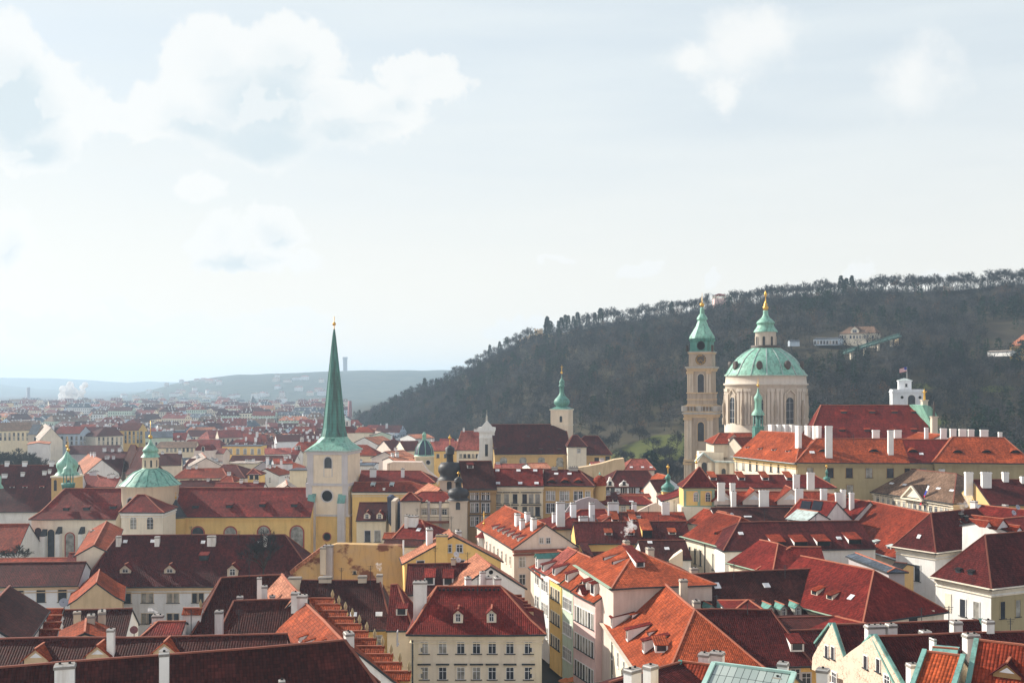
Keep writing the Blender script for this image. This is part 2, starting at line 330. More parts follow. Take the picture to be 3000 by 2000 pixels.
# ---------------------------------------------------------------- house builder: walls, roof (> chimney, dormer, skylight), windows (> pane)
LAND = []                                            # places used when far houses are described
class House:
    def __init__(s, label, C0, u, W, D, ze, rise, hl=None, hr=None, tile='red', wall='cream', ov=.45, fl=0.0, zb=None, name='house', cat='house', group=None,
                 wob=0.0, pu=.30, roofmat=None, wallmat=None, cornice=None, ridge=None, stain=.45, parapet=False):
        s.u = Vector((u.x, u.y, 0)).normalized(); s.v = Vector((-s.u.y, s.u.x, 0)); s.C0 = Vector((C0.x, C0.y, 0))
        s.W, s.D, s.ze, s.rise, s.hl, s.hr = W, D, ze, rise, hl, hr
        s.ov = ov; s.zb = -2.0 if zb is None else zb; s.wob = wob
        c = s.pt(W / 2, D / 2, s.zb); s.off = c; s.wall_nm = wall
        s.root = empty(name, c, label, cat, group)
        a0 = hl if hl else 0.0; a1 = W - (hr if hr else 0.0); s.a0, s.a1 = a0, a1
        lv = [(0, 0), (.32, .32 - fl), (1, 1)] if fl else [(0, 0), (1, 1)]
        s.lv = lv
        r = MB()
        def row(f, g): return (a0 * f if hl else 0.0, W - (W - a1) * f if hr else W, f * D / 2, D - f * D / 2, ze + g * rise)
        for (f0, g0), (f1, g1) in zip(lv, lv[1:]):
            L0, R0, b0, B0, z0 = row(f0, g0); L1, R1, b1, B1, z1 = row(f1, g1)
            q = lambda pts, mi=0: r.face([s.pt(*p) for p in pts], mi)
            q([(L0, b0, z0), (R0, b0, z0), (R1, b1, z1), (L1, b1, z1)]); q([(R0, B0, z0), (L0, B0, z0), (L1, B1, z1), (R1, B1, z1)])
            if hl: q([(L0, B0, z0), (L0, b0, z0), (L1, b1, z1), (L1, B1, z1)] if B1 - b1 > .01 else [(L0, B0, z0), (L0, b0, z0), (L1, b1, z1)])
            else:
                for p0, p1, y0, y1 in ((b0, b1, z0, z1), (B0, B1, z0, z1)): q([(0, p0, y0), (0, p1, y1), (0, p1, y1 - .28), (0, p0, y0 - .28)], 1)
            if hr: q([(R0, b0, z0), (R0, B0, z0), (R1, B1, z1), (R1, b1, z1)] if B1 - b1 > .01 else [(R0, b0, z0), (R0, B0, z0), (R1, b1, z1)])
            else:
                for p0, p1, y0, y1 in ((b0, b1, z0, z1), (B0, B1, z0, z1)): q([(W, p0, y0), (W, p1, y1), (W, p1, y1 - .28), (W, p0, y0 - .28)], 1)
        e = .12
        def bar(p, q_, w=.24, h=.16, mi=2): r.bar(s.pt(*p), s.pt(*q_), w, h, mi)
        bar((0, -e * .3, ze - .11), (W, -e * .3, ze - .11), .16, .22, 1); bar((0, D, ze - .11), (W, D, ze - .11), .16, .22, 1)
        if hl: bar((0, 0, ze - .11), (0, D, ze - .11), .16, .22, 1)
        if hr: bar((W, 0, ze - .11), (W, D, ze - .11), .16, .22, 1)
        if s.dist() < 420 and ridge is not False:
            zt = ze + rise + .05
            bar((a0, D / 2, zt), (a1, D / 2, zt))
            for flag, A, B in ((hl, 0.0, a0), (hr, W, a1)):
                if flag:
                    for bb in (0.0, D):
                        pts = [(A + (B - A) * f, bb + (D / 2 - bb) * f, ze + g * rise + .05) for f, g in lv]
                        for p, q_ in zip(pts, pts[1:]): bar(p, q_, .22, .14)
        rm = roofmat or tile_fn(tile, pu)
        wob = max(wob * 1.5, .07) if s.dist() < 340 else wob
        s.roof = r.build('roof', [rm, GUT, RIDGED if tile in ('dark', 'maroon', 'black', 'brown') else RIDGE], s.root, s.off, wob)
        w = MB(); ol = ov if hl else .14; orr = ov if hr else .14
        A0, A1, B0, B1 = ol, W - orr, ov, D - ov; s.wr = (A0, A1, B0, B1)
        zb = s.zb; dw = .04 + wob * 1.7; zt = s.zr(ov) - dw
        w.face([s.pt(A0, B0, zb), s.pt(A1, B0, zb), s.pt(A1, B0, zt), s.pt(A0, B0, zt)]); w.face([s.pt(A1, B1, zb), s.pt(A0, B1, zb), s.pt(A0, B1, zt), s.pt(A1, B1, zt)])
        bs = [B0] + [f * D / 2 for f, g in lv if ov < f * D / 2 < D / 2 - .01] + [D / 2]; bs = bs + [D - b for b in bs[-2::-1]]
        for flag, A, sg in ((hl, A0, 1), (hr, A1, -1)):
            top = [(B0, zt), (B1, zt)] if flag else [(b, s.zr(b) - dw) for b in bs]
            pts = [s.pt(A, B1, zb), s.pt(A, B0, zb)] + [s.pt(A, b, z) for b, z in top]
            w.face(pts if sg == 1 else pts[::-1])
        s.wall = w.build('wall', [wallmat or plaster(wall, stain)], s.root, s.off)
        if cornice:
            cmb = MB()
            for p, q_ in (((A0 - .2, B0 - .1), (A1 + .2, B0 - .1)), ((A0 - .1, B0), (A0 - .1, B1)), ((A1 + .1, B0), (A1 + .1, B1))):
                if (p[0] == q_[0]) and ((p[0] < W / 2 and not hl) or (p[0] > W / 2 and not hr)): continue
                cmb.bar(s.pt(*p, ze - .55), s.pt(*q_, ze - .55), .42, .5); cmb.bar(s.pt(*p, ze - 1.25), s.pt(*q_, ze - 1.25), .18, .14)
            cmb.build('cornice', [plaster(cornice)], s.root, s.off)
    def pt(s, a, b, z): return s.C0 + s.u * a + s.v * b + Z * z
    def dist(s): return s.off.y
    def zr(s, b):
        f = min(b, s.D - b) / (s.D / 2)
        for (f0, g0), (f1, g1) in zip(s.lv, s.lv[1:]):
            if f <= f1 + 1e-6: return s.ze + s.rise * (g0 + (g1 - g0) * (f - f0) / (f1 - f0))
        return s.ze + s.rise
    def plane(s, f):
        A0, A1, B0, B1 = s.wr
        return {'f': (s.pt(A0, B0, 0), -s.v), 'l': (s.pt(A0, B0, 0), -s.u), 'r': (s.pt(A1, B0, 0), s.u), 'b': (s.pt(A0, B1, 0), s.v)}[f]
    def slope(s, f):
        if f == 'f': return s.pt(0, 0, s.ze), s.v, s.rise / (s.D / 2)
        if f == 'l': return s.pt(0, 0, s.ze), s.u, s.rise / (s.hl or 1)
        if f == 'r': return s.pt(s.W, 0, s.ze), -s.u, s.rise / (s.hr or 1)
        return s.pt(0, s.D, s.ze), -s.v, s.rise / (s.D / 2)
    def hit(s, px, py, f='f'):
        p, i, m = s.slope(f); return ray_plane(px, py, p, (Z - i * m).normalized())
    def win(s, pts, w=1.0, h=1.5, f='f', style='w', trim='trim'):
        p0, n = s.plane(f)
        for px, py in pts:
            q = ray_plane(px, py, p0, n); put_win(s.root, s.off, q + n * .004, n, w, h, style if rnd.random() < .6 else style + 'c', trim)
        return s
    def grid(s, n, zs, w=1.0, h=1.5, f='f', style='w', trim='trim', m0=1.2, m1=1.2):
        A0, A1, B0, B1 = s.wr; p0, nn = s.plane(f)
        t, L = ((s.u, A1 - A0) if f in 'fb' else (s.v, B1 - B0))
        for z in zs:
            for i in range(n):
                q = p0 + t * (m0 + (L - m0 - m1) * (i + .5) / n) + Z * z
                put_win(s.root, s.off, q + nn * .004, nn, w, h, style if rnd.random() < .6 else style + 'c', trim)
        return s
    def at(s, px, t):
        b = t * s.D; kx = (px - CX) / F; o = s.C0 + s.v * b
        a = (kx * o.y - o.x) / (s.u.x - kx * s.u.y)
        return o + s.u * a
    def chim(s, px, ytop, t=.5, w=1.0, dp=.7, mat=None, yb=None, f='f', pots=True, d=None, deep=3.0):
        if d is not None: q = P(px, ytop, d)
        elif yb is not None: q = s.hit(px, yb, f)
        else: q = s.at(px, t)
        zt = H - (ytop - HY) / F * q.y
        zb = (q.z if yb is not None else min(s.ze + s.rise * .5, zt - 1)) - deep * .4
        if d is not None: zb = min(s.ze, zt - deep)
        make_chimney(q, s.u, s.v, w, dp, zb, zt, mat or CHIM, s.roof, s.off, pots); return s
    def chims(s, lst, **kw):
        for c in lst: s.chim(*c, **kw)
        return s
    def dorm(s, px, py, w=1.6, h=1.3, kind='g', f='f', wall='white', tl=None, win=True):
        p0, i, m = s.slope(f); q = s.hit(px, py, f); al = Vector((i.y, -i.x, 0)); q = q - Z * .12
        mats = [plaster(wall), tile_fn(tl or 'rust', .30) if not (tl and tl in COPS) else copper(tl), GLASS, WFRAME, DARK, RIDGE]
        d = MB(); X = al * w / 2
        if kind == 'k':
            a = q + Z * .14; up = (i + Z * m).normalized() * h; nn = (Z - i * m).normalized()
            b4 = [a - X, a + X, a + X + up, a - X + up]
            d.hexa(b4, [p + nn * .12 for p in b4], 3); b5 = [p + nn * .13 + (q + up * .5 - p) * .14 for p in b4]; d.face(b5, 2)
            nm = 'skylight'
        elif kind == 'e':
            n = 10; L = h / m * 1.05 + .3; arc = [(-math.cos(math.pi * j / n), math.sin(math.pi * j / n) ** 1.4) for j in range(n + 1)]
            fr = [q + X * x + Z * (h * y) for x, y in arc]; bk = [q + X * x * .9 + i * (L * (.25 + y * .95)) + Z * (h * y * .12 + m * L * (.25 + y * .95) - .05) for x, y in arc]
            for j in range(n): d.face([fr[j], fr[j + 1], bk[j + 1], bk[j]], 1, True)
            d.face([p + i * .15 for p in fr], 4); nm = 'dormer'
        elif kind == 's':
            L = h / max(.15, m - .22); top = q + Z * h; bk = q + i * L + Z * (h + .22 * L)
            d.face([q - X, q + X, top + X, top - X], 4 if not win else 0)
            for sg in (-1, 1):
                tri = [q + X * sg, top + X * sg, bk + X * sg]; d.face(tri if sg > 0 else tri[::-1], 0)
            e = X * 1.14; o_ = -i * .28
            t4 = [top - e + o_ - Z * .06, top + e + o_ - Z * .06, bk + e, bk - e]; d.hexa([p - Z * .1 for p in t4], t4, 1)
            if win: d.face([q - i * .02 - X * .72 + Z * h * .18, q - i * .02 + X * .72 + Z * h * .18, q - i * .02 + X * .72 + Z * h * .85, q - i * .02 - X * .72 + Z * h * .85], 2)
            nm = 'dormer'
        else:
            rr = w * .42; L = h / m; Lr = (h + rr) / m; top = q + Z * h; ap = q + Z * (h + rr); bk = q + i * L + Z * (m * L); br = q + i * Lr + Z * (m * Lr)
            d.face([q - X, q + X, top + X, ap, top - X], 0)
            for sg in (-1, 1):
                tri = [q + X * sg, top + X * sg, bk + X * sg]; d.face(tri if sg > 0 else tri[::-1], 0)
            o_ = -i * .25; e = X * 1.22; dz = Z * (-.22 * rr)
            for sg in (-1, 1):
                t4 = [top + e * sg + o_ + dz, ap + o_ + Z * .03, br + Z * .03, bk + e * sg + dz]
                if sg < 0: t4 = t4[::-1]
                d.hexa([p - Z * .12 for p in t4], t4, 1)
            d.bar(ap + o_ + Z * .08, br + Z * .08, .2, .12, 5)
            if win:
                ww, y = w * .26, -i * .02
                d.face([q + y - al * ww + Z * h * .12, q + y + al * ww + Z * h * .12, q + y + al * ww + Z * h * .98, q + y - al * ww + Z * h * .98], 2)
                for x0, x1, z0, z1 in ((-ww, -ww + .07, .12, .98), (ww - .07, ww, .12, .98), (-.035, .035, .12, .98), (-ww, ww, .92, .98), (-ww, ww, .12, .18), (-ww, ww, .62, .67)):
                    d.face([q + y * 2 + al * x0 + Z * h * z0, q + y * 2 + al * x1 + Z * h * z0, q + y * 2 + al * x1 + Z * h * z1, q + y * 2 + al * x0 + Z * h * z1], 3)
            else:
                pts = [q - i * .02 - X * .55 + Z * (h + .06), q - i * .02 + X * .55 + Z * (h + .06), q - i * .02 + Z * (h + rr * .55)]; d.face(pts, 3)
            nm = 'dormer'
        d.build(nm, mats, s.roof, s.off); return s
    def dorms(s, lst, **kw):
        for c in lst: s.dorm(*c, **kw)
        return s
    def gutter(s, mat, w=.5):                        # pale sheet-metal eaves
        g = MB(); g.bar(s.pt(-.1, -.12, s.ze + .03), s.pt(s.W + .1, -.12, s.ze + .03), w, .12)
        if s.hl: g.bar(s.pt(-.12, 0, s.ze + .03), s.pt(-.12, s.D, s.ze + .03), w, .12)
        g.build('gutter', [mat], s.root, s.off); return s
    def pipe(s, px, f='f', mat=None, z0=None):
        p0, n = s.plane(f); q = ray_plane(px, HY + 400, p0, n); q = q + n * .12
        g = MB(); g.lathe([(.09, s.zb if z0 is None else z0), (.09, s.ze)], (q.x, q.y, 0), 8); g.build('drainpipe', [GUT], s.root, s.off); return s
    def aerial(s, px, h=2.6, t=.5):
        q = s.at(px, t); z = s.ze + s.rise * (1 - abs(t - .5) * 2) - .3; g = MB(); g.bar(Vector((q.x, q.y, z)), Vector((q.x, q.y, z + h)), .07, .07)
        for i, w in enumerate((.9, .7, .5)): g.bar(Vector((q.x - w / 2, q.y, z + h - .15 - .22 * i)), Vector((q.x + w / 2, q.y, z + h - .15 - .22 * i)), .04, .04)
        g.build('aerial', [GUT], s.roof, s.off); return s
    def verge(s, f, mat, w=.5, side=0):              # metal capping along a gable edge
        g = MB(); a = 0.0 if f == 'l' else s.W
        for b in ((0.0,) if side == 1 else (0.0, s.D)):
            g.bar(s.pt(a, b, s.ze + .12), s.pt(a, s.D / 2, s.ze + s.rise + .16), w, .22)
        g.build('verge', [mat], s.roof, s.off); return s
COPS = ('copper', 'midcopper', 'dkcopper', 'teal', 'zinc', 'blackdome', 'bluedome')
tile_fn = tile
def make_chimney(q, u, v, w, dp, zb, zt, mat, parent, off, pots=True, name='chimney'):
    c = MB(); U, V = u * w / 2, v * dp / 2; ch = .22 if w > .7 else .15
    c.box(q, U, V, zb, zt - ch * 1.6, 0); c.box(q, U * 1.12, V * 1.15, zt - ch * 1.6, zt - ch * .6, 0 if mat.name.startswith('plaster_white') and q.y > 225 else 1); c.box(q, U * 1.0, V * 1.0, zt - ch * .6, zt, 0, 1)
    if pots:
        n = max(1, int(w / .55))
        for j in range(n): c.lathe([(.11, 0), (.11, .16)], (q.x + u.x * w * ((j + .5) / n - .5), q.y + u.y * w * ((j + .5) / n - .5), zt), 8, 2)
    return c.build(name, [mat, SOOT, DARK], parent, off)
def hr(label, R0, R1, d, half, ye, xl=None, xr=None, **kw):
    r0 = P(*R0, d); z = r0.z; r1 = Pz(*R1, z); u = (r1 - r0); u.z = 0; L = u.length; u.normalize(); v = Vector((-u.y, u.x, 0))
    c = r0 - v * half
    def solve(px): kx = (px - CX) / F; return (kx * c.y - c.x) / (u.x - kx * u.y)
    hl = max(.6, -solve(xl)) if xl is not None else None
    hrr = max(.6, solve(xr) - L) if xr is not None else None
    a = -(hl if hl else .2); C0 = c + u * a; ze = H - (ye - HY) / F * C0.y
    return House(label, C0, u, L + (hl or .2) + (hrr or .2), 2 * half, ze, z - ze, hl, hrr, **kw)
def he(label, C0, C1, d, half, rise, hl=None, hr=None, **kw):
    c0 = P(*C0, d); c1 = Pz(*C1, c0.z); u = c1 - c0; u.z = 0
    return House(label, c0, u, u.length, 2 * half, c0.z, rise, hl, hr, **kw)
def slabs(label, name, cat, poly, d, depth, mat, top=None, part='wall', group=None, topmat=None, yaw=0.0):
    """A wall standing at distance d whose outline was read off the photograph, built with its real thickness."""
    q = [P(x, y, d) for x, y in poly]; c = sum(q, Vector()) / len(q); loc = Vector((c.x, c.y + depth / 2, min(p.z for p in q)))
    if yaw:
        M = Matrix.Rotation(yaw, 4, 'Z'); q = [c + M @ (p - c) for p in q]; dv = M @ Vector((0, depth, 0))
    else: dv = Vector((0, depth, 0))
    root = empty(name, loc, label, cat, group)
    m = MB(); m.extrude(q, dv, 0, 1 if topmat else 0)
    m.build(part, [mat] + ([topmat] if topmat else []), root, loc)
    return root, loc
def lathe_part(name, prof, c, mat, parent, off, n=20, rot=0.0, smooth=True, extra=None):
    m = MB(); m.lathe(prof, c, n, 0, rot, smooth)
    return m.build(name, mat if isinstance(mat, list) else [mat], parent, off)
def zpx(py, d): return H - (py - HY) / F * d
def finial(parent, off, x, y, z, h, r=.35, name='finial', cross=True):
    m = MB(); m.lathe([(.06, 0), (.05, h)], (x, y, z), 6); m.ball((x, y, z + h * .35), r)
    if cross: m.bar((x - h * .14, y, z + h * .82), (x + h * .14, y, z + h * .82), .08, .08)
    return m.build(name, [GOLD], parent, off)
# ---------------------------------------------------------------- terrain
def itp(x, xs, ys): return float(np.interp(x, xs, ys))
RPX = [1000, 1084, 1186, 1275, 1352, 1441, 1556, 1696, 1913, 2092, 2296, 2538, 2806, 3000, 3400]
RROW = [1180, 1196, 1138, 1112, 1067, 1012, 967, 936, 898, 872, 840, 822, 816, 797, 790]
RD = [1200, 1150, 1110, 1080, 1060, 1030, 1000, 970, 930, 900, 880, 870, 860, 850, 850]
RZ = [0.0] + [H - (r - HY) / F * d - 9 for r, d in zip(RROW[1:], RD[1:])]
FPX = [1000, 1150, 1300, 1700, 2000, 2400, 3400]; FD = [1100, 900, 700, 490, 440, 420, 420]
LAYERS = [(2700, 4300, [300, 400, 540, 700, 850, 1000, 1150, 1310, 1500, 2200], [0, 18, 62, 90, 100, 106, 109, 109, 106, 100]),
          (5000, 6600, [-900, -200, 0, 100, 250, 500, 800], [80, 58, 53, 30, 16, 8, 0]),
          (6700, 8300, [-900, -100, 0, 150, 250, 370, 430, 530, 900, 1400, 3000], [135, 108, 107, 102, 91, 68, 78, 73, 80, 110, 180])]
def sstep(t): t = min(1, max(0, t)); return t * t * (3 - 2 * t)
def ground(x, y):
    d = max(y, 1.0); px = CX + x / d * F; r = d
    z = 0.0
    if px > 1000:
        zr, dr, df = itp(px, RPX, RZ), itp(px, RPX, RD), itp(px, FPX, FD)
        t = (r - df) / (dr - df)
        if t > 0: z = zr * (.72 * min(t, 1) + .28 * sstep(t)) if t <= 1 else zr * (1 - .45 * sstep((r - dr) / 900))
        if t > 0: z += min(1, t * 4) * 1.6 * noise.noise(Vector((x * .012, y * .012, 0))) * min(1, zr / 40)
    for d0, d1, xs, ys in LAYERS:
        zp = itp(px, xs, ys)
        if zp > 0 and r > d0:
            hh = zp * sstep((r - d0) / (d1 - d0)) if r <= d1 else zp * (1 - .5 * sstep((r - d1) / (d1 - d0)))
            hh += min(1, (r - d0) / 500) * (6 * noise.noise(Vector((x * .003, y * .003, 3))) + 3 * noise.noise(Vector((x * .012, y * .012, 5)))) * min(1, zp / 40)
            z = max(z, hh)
    return z
MEADOWS = [(74, 545, 33, 27), (300, 560, 16, 9), (225, 600, 12, 6), (150, 610, 13, 7), (345, 640, 26, 9), (128, 640, 14, 6), (205, 545, 12, 7), (415, 700, 30, 14), (262, 590, 10, 6)]
def terrain():
    na, nr = 330, 190
    ths = [R(-62 + 124 * i / (na - 1)) for i in range(na)]; rs = [40 * (8900 / 40) ** (j / (nr - 1)) for j in range(nr)]
    vs = []
    for rr in rs:
        for th in ths: x, y = rr * math.tan(th), rr; vs.append((x, y, ground(x, y)))
    fs = [(j * na + i, j * na + i + 1, (j + 1) * na + i + 1, (j + 1) * na + i) for j in range(nr - 1) for i in range(na - 1)]
    me = bpy.data.meshes.new('ground'); me.from_pydata(vs, [], fs)
    for p in me.polygons: p.use_smooth = True
    o = bpy.data.objects.new('ground', me); COL.objects.link(o); o['kind'] = 'structure'
    m, k = newmat('ground_cover'); g = k.n('NewGeometry').outputs['Position']; sp = k.n('SeparateXYZ'); k.lk(g, sp.inputs[0])
    X, Y, ZZ = sp.outputs; n1 = k.noise(g, .02, 6, .6); n2 = k.noise(g, .15, 4)
    city = k.mix(n2, (.05, .048, .046), (.09, .083, .076))
    wood = k.mix(k.rng(n1, .35, .65), (.050, .042, .032), (.075, .065, .040)); far = k.mix(k.rng(n1, .4, .6), (.030, .045, .035), (.06, .07, .05))
    wood = k.mix(k.rng(Y, 1500, 2600), wood, far)
    col = k.mix(k.rng(ZZ, .5, 5, 0, 1, True), city, wood)
    md = None
    wx = k.m('MULTIPLY', k.m('SUBTRACT', k.noise(g, .06, 5), .5), 2.2)
    for x, y, a, b in MEADOWS:
        dx = k.m('DIVIDE', k.m('SUBTRACT', X, x), a); dy = k.m('DIVIDE', k.m('SUBTRACT', Y, y), b)
        v = k.m('ADD', k.m('SUBTRACT', 1.0, k.m('ADD', k.m('MULTIPLY', dx, dx), k.m('MULTIPLY', dy, dy))), wx)
        md = v if md is None else k.m('MAXIMUM', md, v)
    col = k.mix(k.rng(md, .0, .3), col, k.mix(n2, (.062, .078, .020), (.11, .115, .036)))
    out(k, princ(k, col, .95, spec=.05)); me.materials.append(m)
terrain()

# ---------------------------------------------------------------- trees
def treemat(nm, a, b):
    m, k = newmat(nm); g = k.n('NewGeometry').outputs['Position']; oi = k.n('ObjectInfo')
    n1 = k.noise(g, .09, 4, .6); n2 = k.noise(g, .7, 3)
    col = k.mix(k.rng(n1, .35, .65), a, b); col = k.mix(k.rng(n2, .3, .7, 0, .35), col, tuple(x * .5 for x in a))
    out(k, princ(k, col, .95, spec=.05)); return m
TWIG = treemat('bare_twigs', (.040, .038, .043), (.034, .040, .040)); TWIGD = treemat('dark_twigs', (.022, .022, .024), (.020, .026, .022)); TWIGL = treemat('pale_twigs', (.088, .080, .084), (.074, .080, .074)); BARK = treemat('bark', (.06, .05, .04), (.04, .034, .028))  # a little blue of distant haze is mixed into the twig colours
NEEDLE = treemat('evergreen_needles', (.012, .030, .018), (.024, .046, .024)); RUSTY = treemat('rusty_twigs', (.16, .085, .045), (.12, .075, .045)); BUSH = treemat('dark_bush', (.030, .030, .026), (.05, .045, .036))
def wedge(b, a, c, r0, r1, mi=0):                     # three-sided tapered limb
    a, c = Vector(a), Vector(c); d = (c - a).normalized(); x = d.orthogonal().normalized(); y = d.cross(x)
    q0 = [a + (x * math.cos(t) + y * math.sin(t)) * r0 for t in (0, 2.094, 4.189)]; q1 = [c + (x * math.cos(t) + y * math.sin(t)) * r1 for t in (0, 2.094, 4.189)]
    for i in range(3): j = (i + 1) % 3; b.face([q0[i], q0[j], q1[j], q1[i]], mi)
def sliver(b, p, d, L, w, mi=0):
    s = d.cross(Vector((rnd.uniform(-1, 1), rnd.uniform(-1, 1), rnd.uniform(-1, 1)))).normalized() * w / 2
    b.face([p - s, p + s, p + d * L], mi)
def bare_tree(h=11, spread=.42, seed=0, fine=7):
    global rnd
    keep = rnd; rnd = random.Random(seed); t, c = MB(), MB()
    wedge(t, (0, 0, -1), (0, 0, h * .3), h * .022, h * .016)
    def grow(p, d, L, r, lev):
        e = p + d * L
        (wedge(t, p, e, r, r * .6) if lev < 2 else sliver(c, p, d, L * 1.1, r * 2.4))
        if lev == 4: return
        for i in range({0: 4, 1: 4, 2: 4, 3: fine}[lev]):
            q = p + d * L * rnd.uniform(.35, 1.0); ax = Vector((rnd.gauss(0, 1), rnd.gauss(0, 1), rnd.gauss(0, .6)))
            nd = (d + ax.normalized() * rnd.uniform(.5, .95) + Z * .18).normalized()
            grow(q, nd, L * rnd.uniform(.55, .75), max(.035, r * .55), lev + 1)
    for i in range(5):
        a = 6.283 * i / 5 + rnd.uniform(-.4, .4); el = rnd.uniform(.45, 1.15)
        d = Vector((math.cos(a) * math.cos(el) * spread * 2.2, math.sin(a) * math.cos(el) * spread * 2.2, math.sin(el))).normalized()
        grow(Vector((0, 0, h * rnd.uniform(.18, .3))), d, h * rnd.uniform(.26, .36), h * .012, 0)
    rnd = keep
    return t, c
def fir_tree(h=13, w=.26, seed=0, loose=False):
    global rnd
    keep = rnd; rnd = random.Random(seed); t, c = MB(), MB()
    wedge(t, (0, 0, -1), (0, 0, h * .97), h * .018, h * .004)
    for i in range(520 if not loose else 420):
        f = rnd.random() ** .8; z = h * (.08 + .9 * f); rmax = h * w * (1 - f) ** .8 + .25
        if loose: rmax = h * w * (.35 + .65 * abs(math.sin(f * 9.5))) * (1.05 - f) ** .5; z = h * (.3 + .68 * f)
        a = rnd.uniform(0, 6.283); rr = rmax * rnd.uniform(.25, 1); p = Vector((math.cos(a) * rr, math.sin(a) * rr, z))
        sliver(c, p, Vector((math.cos(a) * .8, math.sin(a) * .8, -.45 + rnd.uniform(-.2, .3))).normalized(), h * .10, h * .05)
    rnd = keep
    return t, c
PROTO = {}
def tree_proto(kind, seed):
    key = (kind, seed)
    if key in PROTO: return PROTO[key]
    if kind == 'bare': t, c = bare_tree(11, .42, seed); mats = (BARK, TWIG)
    elif kind == 'tall': t, c = bare_tree(12, .26, seed, 6); mats = (BARK, TWIG)
    elif kind == 'rusty': t, c = bare_tree(9, .5, seed, 9); mats = (BARK, RUSTY)
    elif kind == 'fir': t, c = fir_tree(13, .2, seed); mats = (BARK, NEEDLE)
    elif kind == 'pine': t, c = fir_tree(14, .3, seed, True); mats = (BARK, NEEDLE)
    elif kind == 'bush': t, c = bare_tree(8, .6, seed, 9); mats = (BARK, BUSH)
    a, b = t.build('trunk', [mats[0]]), c.build('crown', [mats[1]])
    PROTO[key] = (a.data, b.data); bpy.data.objects.remove(a); bpy.data.objects.remove(b)
    return PROTO[key]
def tree(kind, loc, scale, label, group=None, seed=None):
    sd = seed if seed is not None else rnd.randrange(4)
    tm, cm = tree_proto(kind, sd)
    nm = {'fir': 'fir_tree', 'pine': 'pine_tree', 'bush': 'bush'}.get(kind, 'bare_tree')
    e = empty(nm, loc, label, 'bush' if kind == 'bush' else 'tree', group); e.scale = (scale * rnd.uniform(.9, 1.12),) * 2 + (scale,); e.rotation_euler = (0, 0, rnd.uniform(0, 6.28))
    for n, me in (('trunk', tm), ('crown', cm)):
        o = bpy.data.objects.new(n, me); COL.objects.link(o); o.parent = e
    return e
def hillpt(px, t):                                   # a point on the slope, t = 0 at its foot, 1 on its crest
    d = itp(px, FPX, FD) + t * (itp(px, RPX, RD) - itp(px, FPX, FD)); x = (px - CX) / F * d
    return Vector((x, d, ground(x, d)))
# trees one can tell apart along the crest
for i in range(175):
    px = 1075 + (3060 - 1075) * (i + rnd.uniform(-.5, .5)) / 175
    p = hillpt(px, rnd.uniform(.965, 1.03))
    if 2080 < px < 2128 or 1560 < px < 1600: continue
    firs = (1600 < px < 1760 and rnd.random() < .62) or (2450 < px < 2500) or rnd.random() < .05
    k_ = 'fir' if firs else rnd.choice(('bare', 'bare', 'tall', 'bare'))
    lab = {'fir': 'dark pointed fir standing against the sky on the hill crest', 'bare': 'bare round crowned tree against the sky on the hill crest', 'tall': 'bare slender tree against the sky on the hill crest'}[k_]
    tree(k_, p, rnd.uniform(.8, 1.3) * (.9 if px < 1500 else 1.1), lab, 'trees along the hill crest')
tree('pine', hillpt(1484, .99), .9, 'dark layered pine on the crest below the stepped rampart wall', seed=1)
tree('pine', hillpt(1612, .985), 1.0, 'dark spreading pine beside the crenellated rampart tower', seed=2)
tree('rusty', hillpt(2625, 1.0), 1.05, 'rust brown leafy oak dome on the crest', seed=1); tree('rusty', hillpt(2680, 1.0), .95, 'thin rust tinted tree on the crest beside the brown oak', seed=2)
# lower edge of the wood and the orchard on the meadow
for i in range(64):
    px = rnd.uniform(1690, 2010); p = hillpt(px, rnd.uniform(.08, .24))
    if (p.x - 66) ** 2 / 40 ** 2 + (p.y - 548) ** 2 / 26 ** 2 < .55 and rnd.random() < .45: continue
    tree('bare', p, rnd.uniform(.55, .95), 'small bare fruit tree on the green meadow slope', 'orchard trees on the meadow')
for px, py, d, kind, sc, lab in [(1905, 1352, 470, 'pine', 1.35, 'ragged dark pine in front of the green meadow'), (1955, 1352, 470, 'tall', 1.25, 'tall bare tree beside the ragged dark pine'),
    (1835, 1370, 470, 'bare', 1.5, 'broad bare tree with dark crown below the meadow'), (1792, 1352, 480, 'bare', 1.5, 'bare spreading tree behind the white gabled church roof'), (1985, 1385, 465, 'bare', 1.2, 'bare dark tree close to the stone bell tower')]:
    p = P(px, py, d); tree(kind, (p.x, p.y, min(p.z, ground(p.x, p.y) + 1)), sc, lab)
